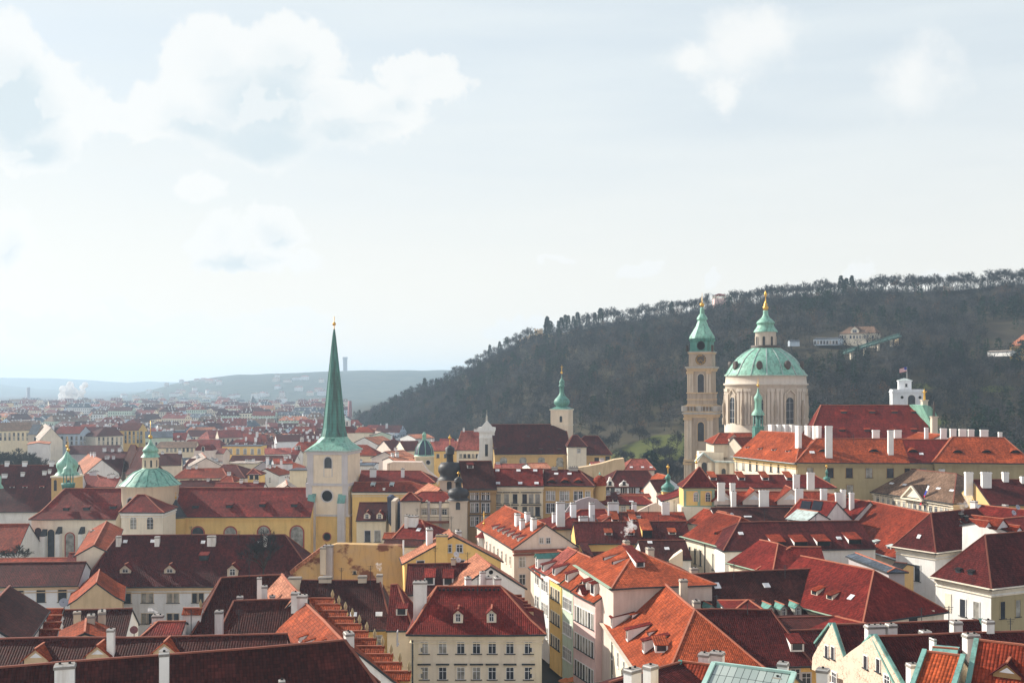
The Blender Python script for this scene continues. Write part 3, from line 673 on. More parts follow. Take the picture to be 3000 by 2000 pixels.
# the wood itself: one mass of bare crowns with scattered evergreens
def forest():
    g = np.random.default_rng(5); T = []; MI = []
    n = 0
    for _ in range(9000):
        px = g.uniform(1040, 3250); t = g.uniform(.03, 1.02)
        d = itp(px, FPX, FD) + t * (itp(px, RPX, RD) - itp(px, FPX, FD)); x = (px - CX) / F * d
        if px < 2010 and px > 1640 and t < .25: continue
        if any(((x - a) / (ra + 2)) ** 2 + ((d - b) / (rb + 2)) ** 2 < 1 for a, b, ra, rb in MEADOWS): continue
        if 2300 < px < 2600 and .50 < t < .66 and g.random() < .8: continue
        if px > 2880 and .52 < t < .70 and g.random() < .85: continue
        if g.random() > d / 900: continue
        if t > .975: continue
        z = ground(x, d); con = noise.noise(Vector((x * .02, d * .02, 7))) + g.normal() * .25 > .42
        bl = noise.noise(Vector((x * .022, d * .03, 1))); hh = g.uniform(7.5, 14) * (1.1 if con else 1) * (.62 if t > .9 else 1); N = 120 if not con else 110  # bl: patches of pale and dark twigs imitate light and shade on the wood
        if con:
            f = g.random(N) ** .8; a = g.uniform(0, 6.283, N); rr = (hh * .19 * (1 - f) ** .8 + .3) * g.uniform(.2, 1, N)
            p = np.stack([np.cos(a) * rr, np.sin(a) * rr, hh * (.05 + .93 * f)], 1); dr = np.stack([np.cos(a), np.sin(a), g.uniform(-.7, .1, N)], 1); L = hh * .12; w = hh * .055
        else:
            v = g.normal(size=(N, 3)); v /= np.linalg.norm(v, axis=1)[:, None]; rad = g.random(N) ** .45 * .8
            p = v * rad[:, None] * np.array([hh * .40, hh * .40, hh * .40]) + np.array([0, 0, hh * .58]); dr = v + g.normal(size=(N, 3)) * .45 + np.array([0, 0, .35]); L = hh * .16; w = .26
            p[:3] = g.normal(size=(3, 3)) * .1; dr[:3] = np.array([0, 0, 1.0]) + g.normal(size=(3, 3)) * .12; q = np.arange(N) > N * .45; dr[q] = np.cross(v[q], g.normal(size=(q.sum(), 3))) + v[q] * .25
        dr /= np.linalg.norm(dr, axis=1)[:, None]; Ls = np.full((N, 1), L)
        if not con: Ls[:3] = hh * .6
        s = np.cross(dr, g.normal(size=(N, 3))); s /= np.linalg.norm(s, axis=1)[:, None] + 1e-6; s *= w / 2
        o = np.array([x, d, z]); T.append(np.stack([p - s + o, p + s + o, p + dr * Ls + o], 1)); MI.append(np.full(N, 1 if con else int(g.choice([0, 2, 3, 4], p=([.25, .02, .65, .08] if bl < -.12 else [.3, .08, .10, .52] if bl > .12 else [.46, .05, .30, .19]))))); n += 1
    T = np.concatenate(T).reshape(-1, 3).astype(np.float32); MI = np.concatenate(MI).astype(np.int32); nf = len(MI)
    me = bpy.data.meshes.new('wood'); me.vertices.add(nf * 3); me.vertices.foreach_set('co', T.ravel())
    me.loops.add(nf * 3); me.loops.foreach_set('vertex_index', np.arange(nf * 3, dtype=np.int32))
    me.polygons.add(nf); me.polygons.foreach_set('loop_start', np.arange(0, nf * 3, 3, dtype=np.int32)); me.polygons.foreach_set('material_index', MI)
    for m_ in (TWIG, NEEDLE, RUSTY, TWIGD, TWIGL): me.materials.append(m_)
    me.update(calc_edges=True)
    o = bpy.data.objects.new('hillside_wood', me); COL.objects.link(o); o['kind'] = 'stuff'
    print('forest trees', n, 'faces', nf)
forest()
# the park on the near bank: dark bare crowns
for i in range(34):
    px = rnd.uniform(-60, 215); d = rnd.uniform(430, 540); top = itp(px, [-60, 60, 130, 200, 215], [1300, 1300, 1330, 1345, 1352]) + rnd.uniform(-6, 18)
    h_ = 9.5; x = (px - CX) / F * d; zt = zpx(top, d)
    tree('bush', (x, d, zt - h_ * 1.3), 1.35, 'dark bare park tree beyond the long maroon roof', 'park trees by the white house')
for i in range(30):
    px = rnd.uniform(1020, 1420); d = itp(px, FPX, FD) - rnd.uniform(-40, 15); x = (px - CX) / F * d
    tree('bare', (x, d, ground(x, d) - .5), rnd.uniform(.8, 1.3), 'bare tree at the foot of the wooded hill behind the roofs', 'trees at the foot of the hill')
for px, py, d, kind, sc, lab in [(50, 1668, 250, 'bush', .8, 'dark leafless bush beside the buttressed choir'), (772, 1712, 196, 'bare', .95, 'bare tree before the long maroon roof of the white building')]:
    p = P(px, py, d); tree(kind, p, sc, lab, seed=1)
# ---------------------------------------------------------------- churches and towers
def rotsq(c, hw, hd, yaw):
    M = Matrix.Rotation(yaw, 3, 'Z'); return [Vector((c[0], c[1], 0)) + M @ Vector((x, y, 0)) for x, y in ((-hw, -hd), (hw, -hd), (hw, hd), (-hw, hd))]
def prism(mb, c, hw, hd, yaw, z0, z1, mi=0, top=None):
    q = rotsq(c, hw, hd, yaw); t = q if top is None else rotsq(c, top, top * hd / hw, yaw)
    mb.hexa([p + Z * z0 for p in q], [p + Z * z1 for p in t], mi)
class Tower:
    def __init__(s, root, off, px, d, yaw=0.0): s.root, s.off, s.yaw, s.d = root, off, yaw, d; q = P(px, HY, d); s.c = (q.x, q.y); s.px = px
    def back(s, y): s.c = (P(s.px, HY, y).x, y)
    def sq(s, name, stages, mats, parent=None):       # stages: (half width, row low, row high, material)
        m = MB()
        for hw, y0, y1, mi in stages: prism(m, s.c, hw, hw, s.yaw, zpx(y0, s.d), zpx(y1, s.d), mi)
        return m.build(name, mats, parent or s.root, s.off)
    def lat(s, name, prof, mat, n=24, rot=None, smooth=True, parent=None):   # prof: (radius, row)
        m = MB(); m.lathe([(r, zpx(y, s.d)) for r, y in prof], (*s.c, 0), n, 0, s.yaw if rot is None else rot, smooth)
        return m.build(name, [mat], parent or s.root, s.off)
    def fwin(s, ax, row, w, h, hw, style='a', trim='stone', side='f'):
        M = Matrix.Rotation(s.yaw, 3, 'Z'); n = M @ Vector((0, -1, 0) if side == 'f' else (-1, 0, 0)); t = M @ (Vector((1, 0, 0)) if side == 'f' else Vector((0, -1, 0)))
        q = Vector((*s.c, zpx(row, s.d))) + n * (hw + .004) + t * ax
        return put_win(s.root, s.off, q, n, w, h, style, trim)
    def oculus(s, row, r, hw, trim, side='f', ax=0.0, sx=1.0, name='round_window'):
        M = Matrix.Rotation(s.yaw, 3, 'Z'); n = M @ Vector((0, -1, 0) if side == 'f' else (-1, 0, 0)); t = M @ (Vector((1, 0, 0)) if side == 'f' else Vector((0, -1, 0)))
        c = Vector((*s.c, zpx(row, s.d))) + n * hw + t * ax; disc(c, n, t, r, trim, s.root, s.off, sx, name)
def disc(c, n, t, r, trim, parent, off, sx=1.0, name='round_window'):
    m = MB(); N = 20; ring = [(math.cos(6.2832 * i / N) * sx, math.sin(6.2832 * i / N)) for i in range(N)]
    o = [c + n * .14 + t * (x * r * 1.22) + Z * (z * r * 1.22) for x, z in ring]; i_ = [c + n * .14 + t * (x * r) + Z * (z * r) for x, z in ring]; b = [c + t * (x * r * 1.22) + Z * (z * r * 1.22) for x, z in ring]
    for q in range(N): w = (q + 1) % N; m.face([o[q], o[w], i_[w], i_[q]], 0); m.face([b[q], b[w], o[w], o[q]], 0)
    m.face([p - n * .11 for p in i_], 1)
    return m.build(name, [plaster(trim), DARK], parent, off)

# --- church with yellow nave and tall copper spire
nave = hr('long yellow church nave under a red roof beside the green needle spire', (500, 1428), (926, 1428), 292, 9, 1513, name='church', cat='church', tile='red', wall='yellow', zb=0, ov=.5, cornice='yellow', fl=.05, pu=.34)
nave.dorms([(572, 1487, 1.6, .9, 's'), (671, 1486, 1.6, .9, 's'), (768, 1483, 1.6, .9, 's'), (861, 1483, 1.6, .9, 's')], wall='dark', tl='red')
for px, py, w, h in ((580, 1562, 3.0, 4.4), (675, 1562, 3.0, 4.4), (773, 1561, 3.0, 4.6), (870, 1572, 3.2, 6.6)): nave.win([(px, py + 6)], w, h, 'f', 'a', 'redtrim')
nr, no = nave.root, nave.off
T = Tower(nr, no, 979, 291, R(-9)); T.back(294)
yl, pe, tr, wh_ = plaster('yellow'), plaster('peach'), plaster('trim'), plaster('white')
T.sq('tower_base', [(5.9, 1800, 1508, 0), (6.15, 1508, 1503, 1)], [yl, tr]); T.sq('tower_shaft', [(5.75, 1503, 1418, 0), (5.95, 1420, 1413, 1), (5.5, 1413, 1326, 0), (5.8, 1330, 1322, 1), (6.1, 1322, 1317, 1)], [pe, tr])
M9 = Matrix.Rotation(T.yaw, 3, 'Z'); pm = MB()
def tw(x, y, z): return Vector((*T.c, z)) + M9 @ Vector((x, y, 0))
for sx in (-1, 1):                                   # corner pilasters
    for y0, y1, hw in ((1413, 1330, 5.5), (1503, 1420, 5.75)):
        for a, b in ((sx * (hw - .8), -hw), (-hw, sx * (hw - .8))):
            q = tw(a, b, 0); pm.box(q, M9 @ Vector((.75, 0, 0)), M9 @ Vector((0, .75, 0)) * (1 if b == -hw else 1), zpx(y0, 291), zpx(y1, 291) , 0) if False else pm.box(q, M9 @ Vector((.8 if b == -hw else .13, 0, 0)), M9 @ Vector((0, .13 if b == -hw else .8, 0)), zpx(y0, 291), zpx(y1, 291))
    pm.box(tw(sx * 4.1, -6.1, 0), M9 @ Vector((1.0, 0, 0)), M9 @ Vector((0, .8, 0)), zpx(1800, 291), zpx(1466, 291))
pm.build('pilaster', [tr], nr, no)
cb = MB()
for sx in (-1, 1):
    a = [tw(sx * 4.1 + e, -6.95, zpx(1467, 291)) for e in (-1.05, 1.05)] + [tw(sx * 4.1 + e, -5.6, zpx(1440, 291)) for e in (1.05, -1.05)]; cb.hexa([p - Z * .15 for p in a], a)
cb.build('buttress_cap', [copper('teal')], nr, no)
T.fwin(0.15, 1365, 2.0, 5.2, 5.5, 'a', 'trim'); T.fwin(0, 1372, 1.0, 4.4, 5.5, 'a', 'trim', 'l')
pn = MB(); q = tw(.15, -5.56, 0); pn.box(q, M9 @ Vector((1.0, 0, 0)), M9 @ Vector((0, .03, 0)), zpx(1396, 291), zpx(1369, 291)); pn.build('blind_panel', [pe], nr, no)
T.oculus(1449, 1.45, 5.75, 'trim'); T.oculus(1449, 1.2, 5.75, 'trim', 'l', 0, .7); T.oculus(1567, 1.0, 5.9, 'redtrim'); T.oculus(1560, 2.2, 5.9, 'redtrim', 'l', 0, .4, 'blind_oval')
sp = MB(); s8 = [(6.25, 1320), (5.3, 1309), (4.1, 1296), (3.2, 1280), (2.75, 1255), (2.1, 1180), (1.2, 1075), (.38, 985), (.1, 962)]
rings = []
for r, y in s8:
    f = max(0, min(1, (1320 - y) / 42)); pts = []
    for j in range(8):
        a = math.pi / 8 + math.pi / 4 * j; c8 = Vector((math.cos(a), math.sin(a), 0)); e = max(abs(c8.x), abs(c8.y)); sq = Vector((math.copysign(1, c8.x), math.copysign(1, c8.y), 0)) if f < .02 else None
        cc = c8 / .924; s4 = c8 / e; ss = Vector((math.copysign(1, c8.x), math.copysign(1, c8.y), 0)); w4 = ss * .97 if f < .02 else None
        pts.append(tw(*(r * (ss * (1 - f) * .999 + cc * f * 1.0)).xy, zpx(y, 291)))
    rings.append(pts)
for A, B in zip(rings, rings[1:]):
    for j in range(8):
        jj = (j + 1) % 8
        if (A[j] - A[jj]).length < 1e-4 and (B[j] - B[jj]).length < 1e-4: continue
        sp.face([A[j], A[jj], B[jj], B[j]] if (A[j] - A[jj]).length > 1e-4 else [A[j], B[jj], B[j]], 1 if A is rings[0] or A is rings[1] or A is rings[2] else 0)
for j in range(8):
    for A, B in zip(rings[3:], rings[4:]): sp.bar(A[j], B[j], .16, .16)
q = tw(.8, -3.2, zpx(1291, 291)); sp.box(q, Vector((.5, 0, 0)), Vector((0, .6, 0)), zpx(1296, 291), zpx(1284, 291))
m_sp, kk = newmat('patinated_spire'); g_ = kk.n('NewGeometry').outputs['Position']; n1_ = kk.noise(kk.mapv(g_, (1.1, 1.1, .06)), 1, 5, .6); n2_ = kk.noise(g_, .6, 4); sp_ = kk.n('SeparateXYZ'); kk.lk(g_, sp_.inputs[0])
ln_ = kk.rng(kk.m('FRACT', kk.m('DIVIDE', sp_.outputs[2], .9)), 0, .12, .7, 1)
col_ = kk.mix(kk.rng(n1_, .42, .7, 0, .95), kk.mix(n2_, (.065, .22, .19), (.11, .29, .24)), (.045, .040, .036)); vv_ = kk.n('CombineXYZ'); [kk.put(vv_.inputs[i], ln_) for i in range(3)]
out(kk, princ(kk, kk.mix(1.0, col_, vv_.outputs[0], 'MULTIPLY'), .5, n2_, .15, .1))
sp.build('spire', [m_sp, copper('copper')], nr, no)
fm = MB(); fm.lathe([(.12, zpx(985, 291)), (.1, zpx(925, 291))], (*T.c, 0), 8); fm.ball((*T.c, zpx(947, 291)), .5); fm.build('finial', [GOLD], nr, no)
# dome over the crossing
D = Tower(nr, no, 441, 291); D.back(289.5)
D.lat('drum', [(7.3, 1540), (7.3, 1420), (7.6, 1419), (7.7, 1415)], pe, 32)
D.lat('dome', [(7.95, 1417), (7.3, 1411), (6.3, 1402), (5.4, 1390), (4.2, 1380), (2.3, 1371), (2.2, 1369)], copper(), 32)
rb = MB()
for j in range(16):
    a = 2 * math.pi * (j + .5) / 16; pr = [(7.95, 1416.5), (7.3, 1410.5), (6.3, 1401.5), (5.4, 1389.5), (4.2, 1379.5), (2.3, 1371)]
    pts = [Vector((D.c[0] + r * math.cos(a), D.c[1] + r * math.sin(a), zpx(y, 291))) for r, y in pr]
    rb = MB(); [rb.bar(A, B, .12, .14) for A, B in zip(pts, pts[1:])]; rb.build('dome_seam', [copper('dkcopper')], nr, no)
D.lat('lantern', [(2.0, 1371), (2.0, 1337), (2.2, 1336)], pe, 16); lw = MB()
for j in range(8):
    a = math.pi / 8 + math.pi / 4 * j; nn = Vector((math.cos(a), math.sin(a), 0)); put_win(nr, no, Vector((*D.c, zpx(1355, 291))) + nn * 1.98, nn, .5, 1.9, 'a', 'peach')
D.lat('lantern_roof', [(2.5, 1337), (2.0, 1330), (1.75, 1324), (1.75, 1321), (2.1, 1321), (1.9, 1314), (1.4, 1307), (.7, 1300), (.3, 1292), (.14, 1280)], copper(), 20)
fm = MB(); fm.lathe([(.1, zpx(1282, 291)), (.07, zpx(1232, 291))], (*D.c, 0), 8); fm.ball((*D.c, zpx(1279, 291)), .55); fm.build('finial', [GOLD], nr, no)
for px, py in ((387, 1462), (450, 1468), (503, 1466)):
    kx = (px - CX) / F; a = math.asin(max(-1, min(1, (kx * 284 - D.c[0]) / 7.3))); nn = Vector((math.sin(a), -math.cos(a), 0)); t = Vector((math.cos(a), math.sin(a), 0))
    disc(Vector((*D.c, zpx(py, 291))) + nn * 7.32, nn, t, 1.2, 'trim', nr, no, .85)
# choir with polygonal end
ch = hr('buttressed cream church choir with red roof and green ridge turret', (190, 1430), (372, 1430), 290, 9, 1520, xl=84, name='church_choir', cat='church', tile='red', wall='cream', zb=0, fl=.09, ov=.5, pu=.34)
ch.dorms([(193, 1494, 1.6, .9, 's'), (252, 1493, 1.6, .9, 's'), (330, 1489, 1.6, .9, 's')], wall='dark', tl='red')
ch.win([(205, 1600)], 2.2, 7, 'f', 'a', 'redtrim'); ch.win([(150, 1595), (112, 1590)], 1.8, 8, 'f', 'a', 'peach')
bt = MB(); A0, A1, B0, B1 = ch.wr
for px, z1, w in ((92, 1555, .9), (132, 1552, .9), (176, 1545, .8), (243, 1545, .8)):
    q = ray_plane(px, 1560, *ch.plane('f')); z = zpx(z1, q.y - 1.2)
    q0 = Vector((q.x, q.y - .9, 0)); bt.box(q0, Vector((w * .7, 0, 0)), Vector((0, .9, 0)), 0, z - 1.6, 0)
    b4 = [Vector((q.x + sx * w * .7, q.y - 1.8 * fy, z - 1.6 if fy else z - 1.6)) for sx, fy in ((-1, 1), (1, 1), (1, 0), (-1, 0))]
    t4 = [p + Z * (1.7 if i > 1 else .15) for i, p in enumerate(b4)]; bt.hexa(b4, t4, 1)
bt.build('buttress', [plaster('white', .5), GUT], ch.root, ch.off)
fl = Tower(ch.root, ch.off, 200, 291); fl.back(292)
fl.lat('turret_base', [(.8, 1443), (1.5, 1434), (1.85, 1422), (1.9, 1416), (1.6, 1415)], copper('dkcopper'), 8)
cl = MB()
for j in range(8): a = math.pi / 4 * j; cl.lathe([(.15, zpx(1416, 291)), (.13, zpx(1388, 291))], (fl.c[0] + 1.25 * math.cos(a), fl.c[1] + 1.25 * math.sin(a), 0), 6)
cl.build('turret_column', [copper('dkcopper')], ch.root, ch.off)
fl.lat('turret_cap', [(1.75, 1388), (1.7, 1385), (1.35, 1381), (1.35, 1374), (1.0, 1370), (.5, 1366), (.45, 1358), (.15, 1340), (.1, 1325)], copper(), 16); finial(ch.root, ch.off, *fl.c, zpx(1332, 291), 3.6, .45)
# yellow onion-topped tower behind the choir
loc = P(197, 1600, 322); on = empty('onion_tower', (loc.x, loc.y, 0), 'yellow tower with bulging green copper onion behind the choir', 'tower'); oo = on.location.copy()
O = Tower(on, oo, 197, 322); O.sq('shaft', [(3.3, 1800, 1394, 0), (3.55, 1396, 1391, 1)], [plaster('ochre'), plaster('cream')])
O.lat('onion', [(3.6, 1392), (3.2, 1386), (2.6, 1380), (2.75, 1374), (3.1, 1366), (3.05, 1358), (2.4, 1348), (1.4, 1340), (.8, 1331), (.45, 1325), (.2, 1318)], copper(), 24); finial(on, oo, *O.c, zpx(1322, 322), 4.2, .5)
for sx in (-2.1, 1.7): O.fwin(sx, 1418, .9, 3.2, 3.3, 'a', 'ochre')
# pavilion in front of the dome
pv = hr('square cream belfry with red hipped roof and two arched openings', (402, 1448), (425, 1448), 272, 5.6, 1500, xl=347, xr=481, name='belfry', cat='tower', tile='red', wall='cream', zb=0, fl=.05, cornice='white', ov=.5)
pv.win([(391, 1531), (440, 1531)], 1.55, 3.0, 'f', 'aw', 'peach')
# small black cone beside it
loc = P(515, 1600, 283); cn = empty('stair_turret', (loc.x, loc.y, 0), 'yellow stair turret with black pointed cone roof beside the domed drum', 'tower'); co = cn.location.copy()
C_ = Tower(cn, co, 515, 283); C_.lat('wall', [(2.7, 1800), (2.7, 1514), (2.9, 1512)], yl, 12); C_.lat('roof', [(3.1, 1515), (2.2, 1503), (1.3, 1485), (.6, 1473), (.1, 1462)], copper('blackdome'), 12); finial(cn, co, *C_.c, zpx(1466, 283), 2.4, .28)

# --- great domed church
ND = 345.0
r0 = empty('domed_church', (P(2243, HY, ND).x, ND + 8, 8), 'baroque church with great green dome and matching clock tower', 'church'); ro = r0.location.copy()
st, st2 = plaster('weather', .8), plaster('stone', .7)
B = Tower(r0, ro, 2057, ND, R(-20)); B.c = (B.c[0], ND); gy = plaster('tan', .55)
B.sq('tower_base', [(4.55, 1460, 1345, 0), (4.95, 1349, 1343, 1), (4.45, 1345, 1216, 0), (4.8, 1222, 1217, 1), (5.0, 1217, 1212, 1), (5.4, 1212, 1207, 2)], [st, gy, plaster('grey')])
B.sq('balustrade', [(5.0, 1207, 1203, 0), (5.0, 1190, 1187, 0)], [gy]); MB20 = Matrix.Rotation(B.yaw, 3, 'Z')
for side in range(4):
    bl = MB()
    for i in range(11):
        v = Matrix.Rotation(math.pi / 2 * side, 3, 'Z') @ Vector((-4.9 + 9.8 * i / 10, -4.85, 0)); bl.box(Vector((*B.c, 0)) + MB20 @ v, Vector((.16 if i % 5 else .6, 0, 0)), Vector((0, .16 if i % 5 else .35, 0)), zpx(1204, ND), zpx(1188, ND))
    bl.build('baluster', [plaster('grey')], r0, ro)
B.sq('belfry', [(3.95, 1205, 1150, 0), (4.1, 1186, 1183, 1), (4.1, 1171, 1168, 1), (4.2, 1152, 1149, 1), (3.7, 1150, 1086, 0), (4.05, 1088, 1083, 1), (4.3, 1083, 1079, 1), (4.6, 1079, 1074, 2), (3.55, 1074, 1034, 0), (3.8, 1037, 1033, 1), (4.0, 1033, 1030, 2)], [st, gy, plaster('grey')])
def tp(x, y, hx, hy, r0_, r1_, nm, mat):
    m = MB(); m.box(Vector((*B.c, 0)) + MB20 @ Vector((x, y, 0)), MB20 @ Vector((hx, 0, 0)), MB20 @ Vector((0, hy, 0)), zpx(r0_, ND), zpx(r1_, ND)); m.build(nm, mat, r0, ro)
for sx in (-3.1, -2.35, 2.35, 3.1):
    for side in (0, 1):
        h_ = 3.72
        for (hw_, ra, rb_, wd) in ((3.72, 1149, 1088, .30), (4.47, 1222, 1344, .40), (4.57, 1352, 1450, .42)):
            s_ = sx * hw_ / 3.72; x, y = (s_, -hw_) if side == 0 else (-hw_, s_); e = .38
            tp(x, y, wd if side == 0 else e, e if side == 0 else wd, max(ra, rb_), min(ra, rb_), 'pilaster', [st2])
            cx, cy = (s_, -hw_ - .1) if side == 0 else (-hw_ - .1, s_); tp(cx, cy, wd * 1.4 if side == 0 else .6, .6 if side == 0 else wd * 1.4, min(ra, rb_) + 7, min(ra, rb_), 'capital', [gy])
for sx in (-3.9, 3.9): tp(sx, -3.9, .35, .35, 1031, 1012, 'statue', [BRONZE]); tp(-3.9, sx, .35, .35, 1031, 1012, 'statue', [BRONZE])
B.fwin(.25, 1122, 2.0, 5.8, 3.7, 'a', 'stone'); B.fwin(0, 1122, 1.7, 5.4, 3.7, 'a', 'stone', 'l'); B.fwin(.4, 1262, 2.0, 6.0, 4.45, 'a', 'tan'); B.fwin(0, 1264, 1.4, 6.6, 4.45, 'a', 'tan', 'l'); B.fwin(.2, 1400, 1.8, 5, 4.55, 'a', 'tan'); B.fwin(0, 1400, 1.4, 5, 4.55, 'a', 'tan', 'l')
B.lat('helmet', [(5.3, 1031), (4.6, 1028), (4.5, 1002), (5.0, 998), (5.2, 993)], copper('dkcopper'), 4, B.yaw + math.pi / 4, False)
B.lat('cap', [(4.15, 992), (4.0, 986), (2.95, 970), (2.0, 955), (1.45, 942), (1.35, 937), (1.75, 936), (1.65, 931), (1.15, 924), (.7, 919), (.65, 907), (.75, 905), (.4, 901), (.15, 895)], copper(), 8, B.yaw + math.pi / 8, False)
for side in ('f', 'l'): B.oculus(1013, 1.15, 3.25, 'dark', side, .2, .9, 'dormer')
fm = MB(); fm.lathe([(.1, zpx(900, ND)), (.05, zpx(858, ND))], (*B.c, 0), 8); fm.ball((*B.c, zpx(893, ND)), .75); fm.build('finial', [GOLD], r0, ro)
nb = MB20 @ Vector((0, -1, 0)); tb = MB20 @ Vector((1, 0, 0)); cc = Vector((*B.c, zpx(1054, ND))) + nb * 3.58 + tb * .2
m = MB(); N = 24; m.extrude([cc + nb * .1 + tb * (1.68 * math.cos(6.2832 * i / N)) + Z * (1.68 * math.sin(6.2832 * i / N)) for i in range(N)], -nb * .2)
ck = m.build('clock_face', [BRONZE], r0, ro)
for i, s_ in enumerate(['XII', 'I', 'II', 'III', 'IIII', 'V', 'VI', 'VII', 'VIII', 'IX', 'X', 'XI']):
    a = -6.2832 * i / 12; fc = bpy.data.curves.new('numeral', 'FONT'); fc.body = s_; fc.size = .62; fc.align_x = 'CENTER'; fc.align_y = 'CENTER'; fc.extrude = .03; fc.materials.append(GOLD)
    ft = bpy.data.objects.new('numeral', fc); COL.objects.link(ft); me_ = bpy.data.meshes.new_from_object(ft); bpy.data.objects.remove(ft); fo = bpy.data.objects.new('numeral', me_); COL.objects.link(fo); fo.parent = ck; q = cc + nb * .14 + tb * (1.34 * math.sin(-a)) + Z * (1.34 * math.cos(a)); fo.location = q - ro
    fo.rotation_euler = (Matrix.Rotation(B.yaw, 4, 'Z') @ Matrix.Rotation(math.pi / 2, 4, 'X') @ Matrix.Rotation(a, 4, 'Z')).to_euler()
m = MB(); c1 = cc + nb * .16
for ang, L, w in ((R(135), 1.25, .12), (R(232), .85, .17)): m.bar(c1, c1 + tb * L * math.sin(ang) + Z * L * math.cos(ang), w, .06)
m.build('hand', [GOLD], ck, ro)
for ang in range(0, 1): pass
# drum and dome
st2 = plaster('drum', .45); ND2 = 357.0; Dm = Tower(r0, ro, 2243, ND2)
rr = 12.75
Dm.lat('drum', [(rr + .5, 1330), (rr + .5, 1243), (rr + .1, 1238), (rr, 1236), (rr, 1140), (rr + .25, 1138), (rr + .25, 1130), (rr + .8, 1128), (rr + .9, 1124), (rr + .25, 1122), (rr + .1, 1103), (rr + .4, 1101), (rr + .5, 1099)], plaster('drum', .45), 48)
Dm.lat('dome', [(13.35, 1101), (12.65, 1095), (11.9, 1083), (10.85, 1068), (9.5, 1052), (7.85, 1039), (6.2, 1029), (4.8, 1022), (4.7, 1020)], copper('copper'), 48)
rb = MB(); wins = []
for j in range(16):
    a = -math.pi / 2 + 2 * math.pi * (j + .5) / 16; pr = [(13.4, 1100), (12.7, 1094.5), (11.95, 1082.5), (10.9, 1067.5), (9.55, 1051.5), (7.9, 1038.5), (6.25, 1028.5), (4.8, 1021.5)]
    pts = [Vector((Dm.c[0] + r * math.cos(a), Dm.c[1] + r * math.sin(a), zpx(y, ND2))) for r, y in pr]
    rb = MB(); [rb.bar(A, B_, .3 if j % 2 else .16, .2) for A, B_ in zip(pts, pts[1:])]; rb.build('dome_rib', [copper('zinc')], r0, ro)
for j in range(8):
    a = -math.pi / 2 + math.pi / 4 * (j + .5); n_ = Vector((math.cos(a), math.sin(a), 0)); t_ = Vector((-n_.y, n_.x, 0)); base = Vector((*Dm.c, 0))
    put_win(r0, ro, base + n_ * (rr + .02) + Z * zpx(1200, ND2), n_, 2.9, 8.4, 'aw', 'stone')
    hood = MB(); q = base + n_ * (rr + .3)
    for sg in (-1, 1): hood.bar(q + t_ * sg * 2.2 + Z * zpx(1156, ND2), q + Z * zpx(1140, ND2), .4, .35); hood.bar(q + t_ * sg * 2.0 + Z * zpx(1238, ND2), q + t_ * sg * 2.0 + Z * zpx(1158, ND2), .5, .5)
    hood.build('window_hood', [plaster('stone')], r0, ro)
    oc = base + n_ * 11.6 + Z * zpx(1071, ND2); n2 = (n_ + Z * .45).normalized(); om = MB()
    om.lathe([(.95, -.5), (.95, .5), (.7, .55)], (0, 0, 0), 12); mm = Matrix.Rotation(math.pi / 2, 3, 'X')
    om.v = [oc + t_ * v.x + Z * v.y * 1.5 + n_ * v.z for v in om.v]; om.build('oculus', [BRONZE], r0, ro)
    for da in (-.235, .235, -.33, .33):
        b2 = a + da; nn = Vector((math.cos(b2), math.sin(b2), 0)); tt = Vector((-nn.y, nn.x, 0)); pl = MB(); pl.box(base + nn * (rr + .15), tt * .42, nn * .3, zpx(1240, ND2), zpx(1143, ND2)); pl.box(base + nn * (rr + .2), tt * .6, nn * .45, zpx(1147, ND2), zpx(1138, ND2)); pl.build('pilaster', [plaster('drum', .45)], r0, ro)
    b2 = a + math.pi / 8; nn = Vector((math.cos(b2), math.sin(b2), 0)); stt = MB(); q = base + nn * (rr + .9)
    stt.lathe([(.5, zpx(1243, ND2)), (.6, zpx(1225, ND2)), (.3, zpx(1222, ND2)), (.55, zpx(1205, ND2)), (.62, zpx(1190, ND2)), (.35, zpx(1180, ND2)), (.2, zpx(1177, ND2)), (.3, zpx(1173, ND2)), (.08, zpx(1169, ND2))], (q.x, q.y, 0), 10); stt.build('statue', [plaster('weather', .6)], r0, ro)
Dm.lat('balcony', [(4.5, 1022), (4.7, 1021), (4.7, 1012), (4.4, 1012)], BRONZE, 24)
Dm.lat('lantern', [(3.35, 1022), (3.35, 975), (3.6, 973), (3.7, 971)], plaster('drum', .4), 16)
for j in range(8):
    a = -math.pi / 2 + math.pi / 4 * (j + .5); n_ = Vector((math.cos(a), math.sin(a), 0)); put_win(r0, ro, Vector((*Dm.c, zpx(999, ND2))) + n_ * 3.33, n_, .85, 2.9, 'a', 'stone')
Dm.lat('lantern_roof', [(3.9, 973), (3.7, 968), (3.1, 961), (2.7, 955), (2.65, 949), (3.0, 948), (2.9, 944), (2.2, 937), (1.3, 930), (.85, 922), (.8, 914), (.9, 911), (.4, 908)], copper(), 24)
fm = MB(); fm.lathe([(.5, zpx(911, ND2)), (.9, zpx(904, ND2)), (.9, zpx(898, ND2)), (.5, zpx(896, ND2)), (.6, zpx(890, ND2)), (.25, zpx(886, ND2)), (.12, zpx(872, ND2)), (.45, zpx(866, ND2)), (.5, zpx(861, ND2)), (.15, zpx(855, ND2)), (.05, zpx(850, ND2))], (*Dm.c, 0), 12); fm.build('finial', [GOLD], r0, ro)
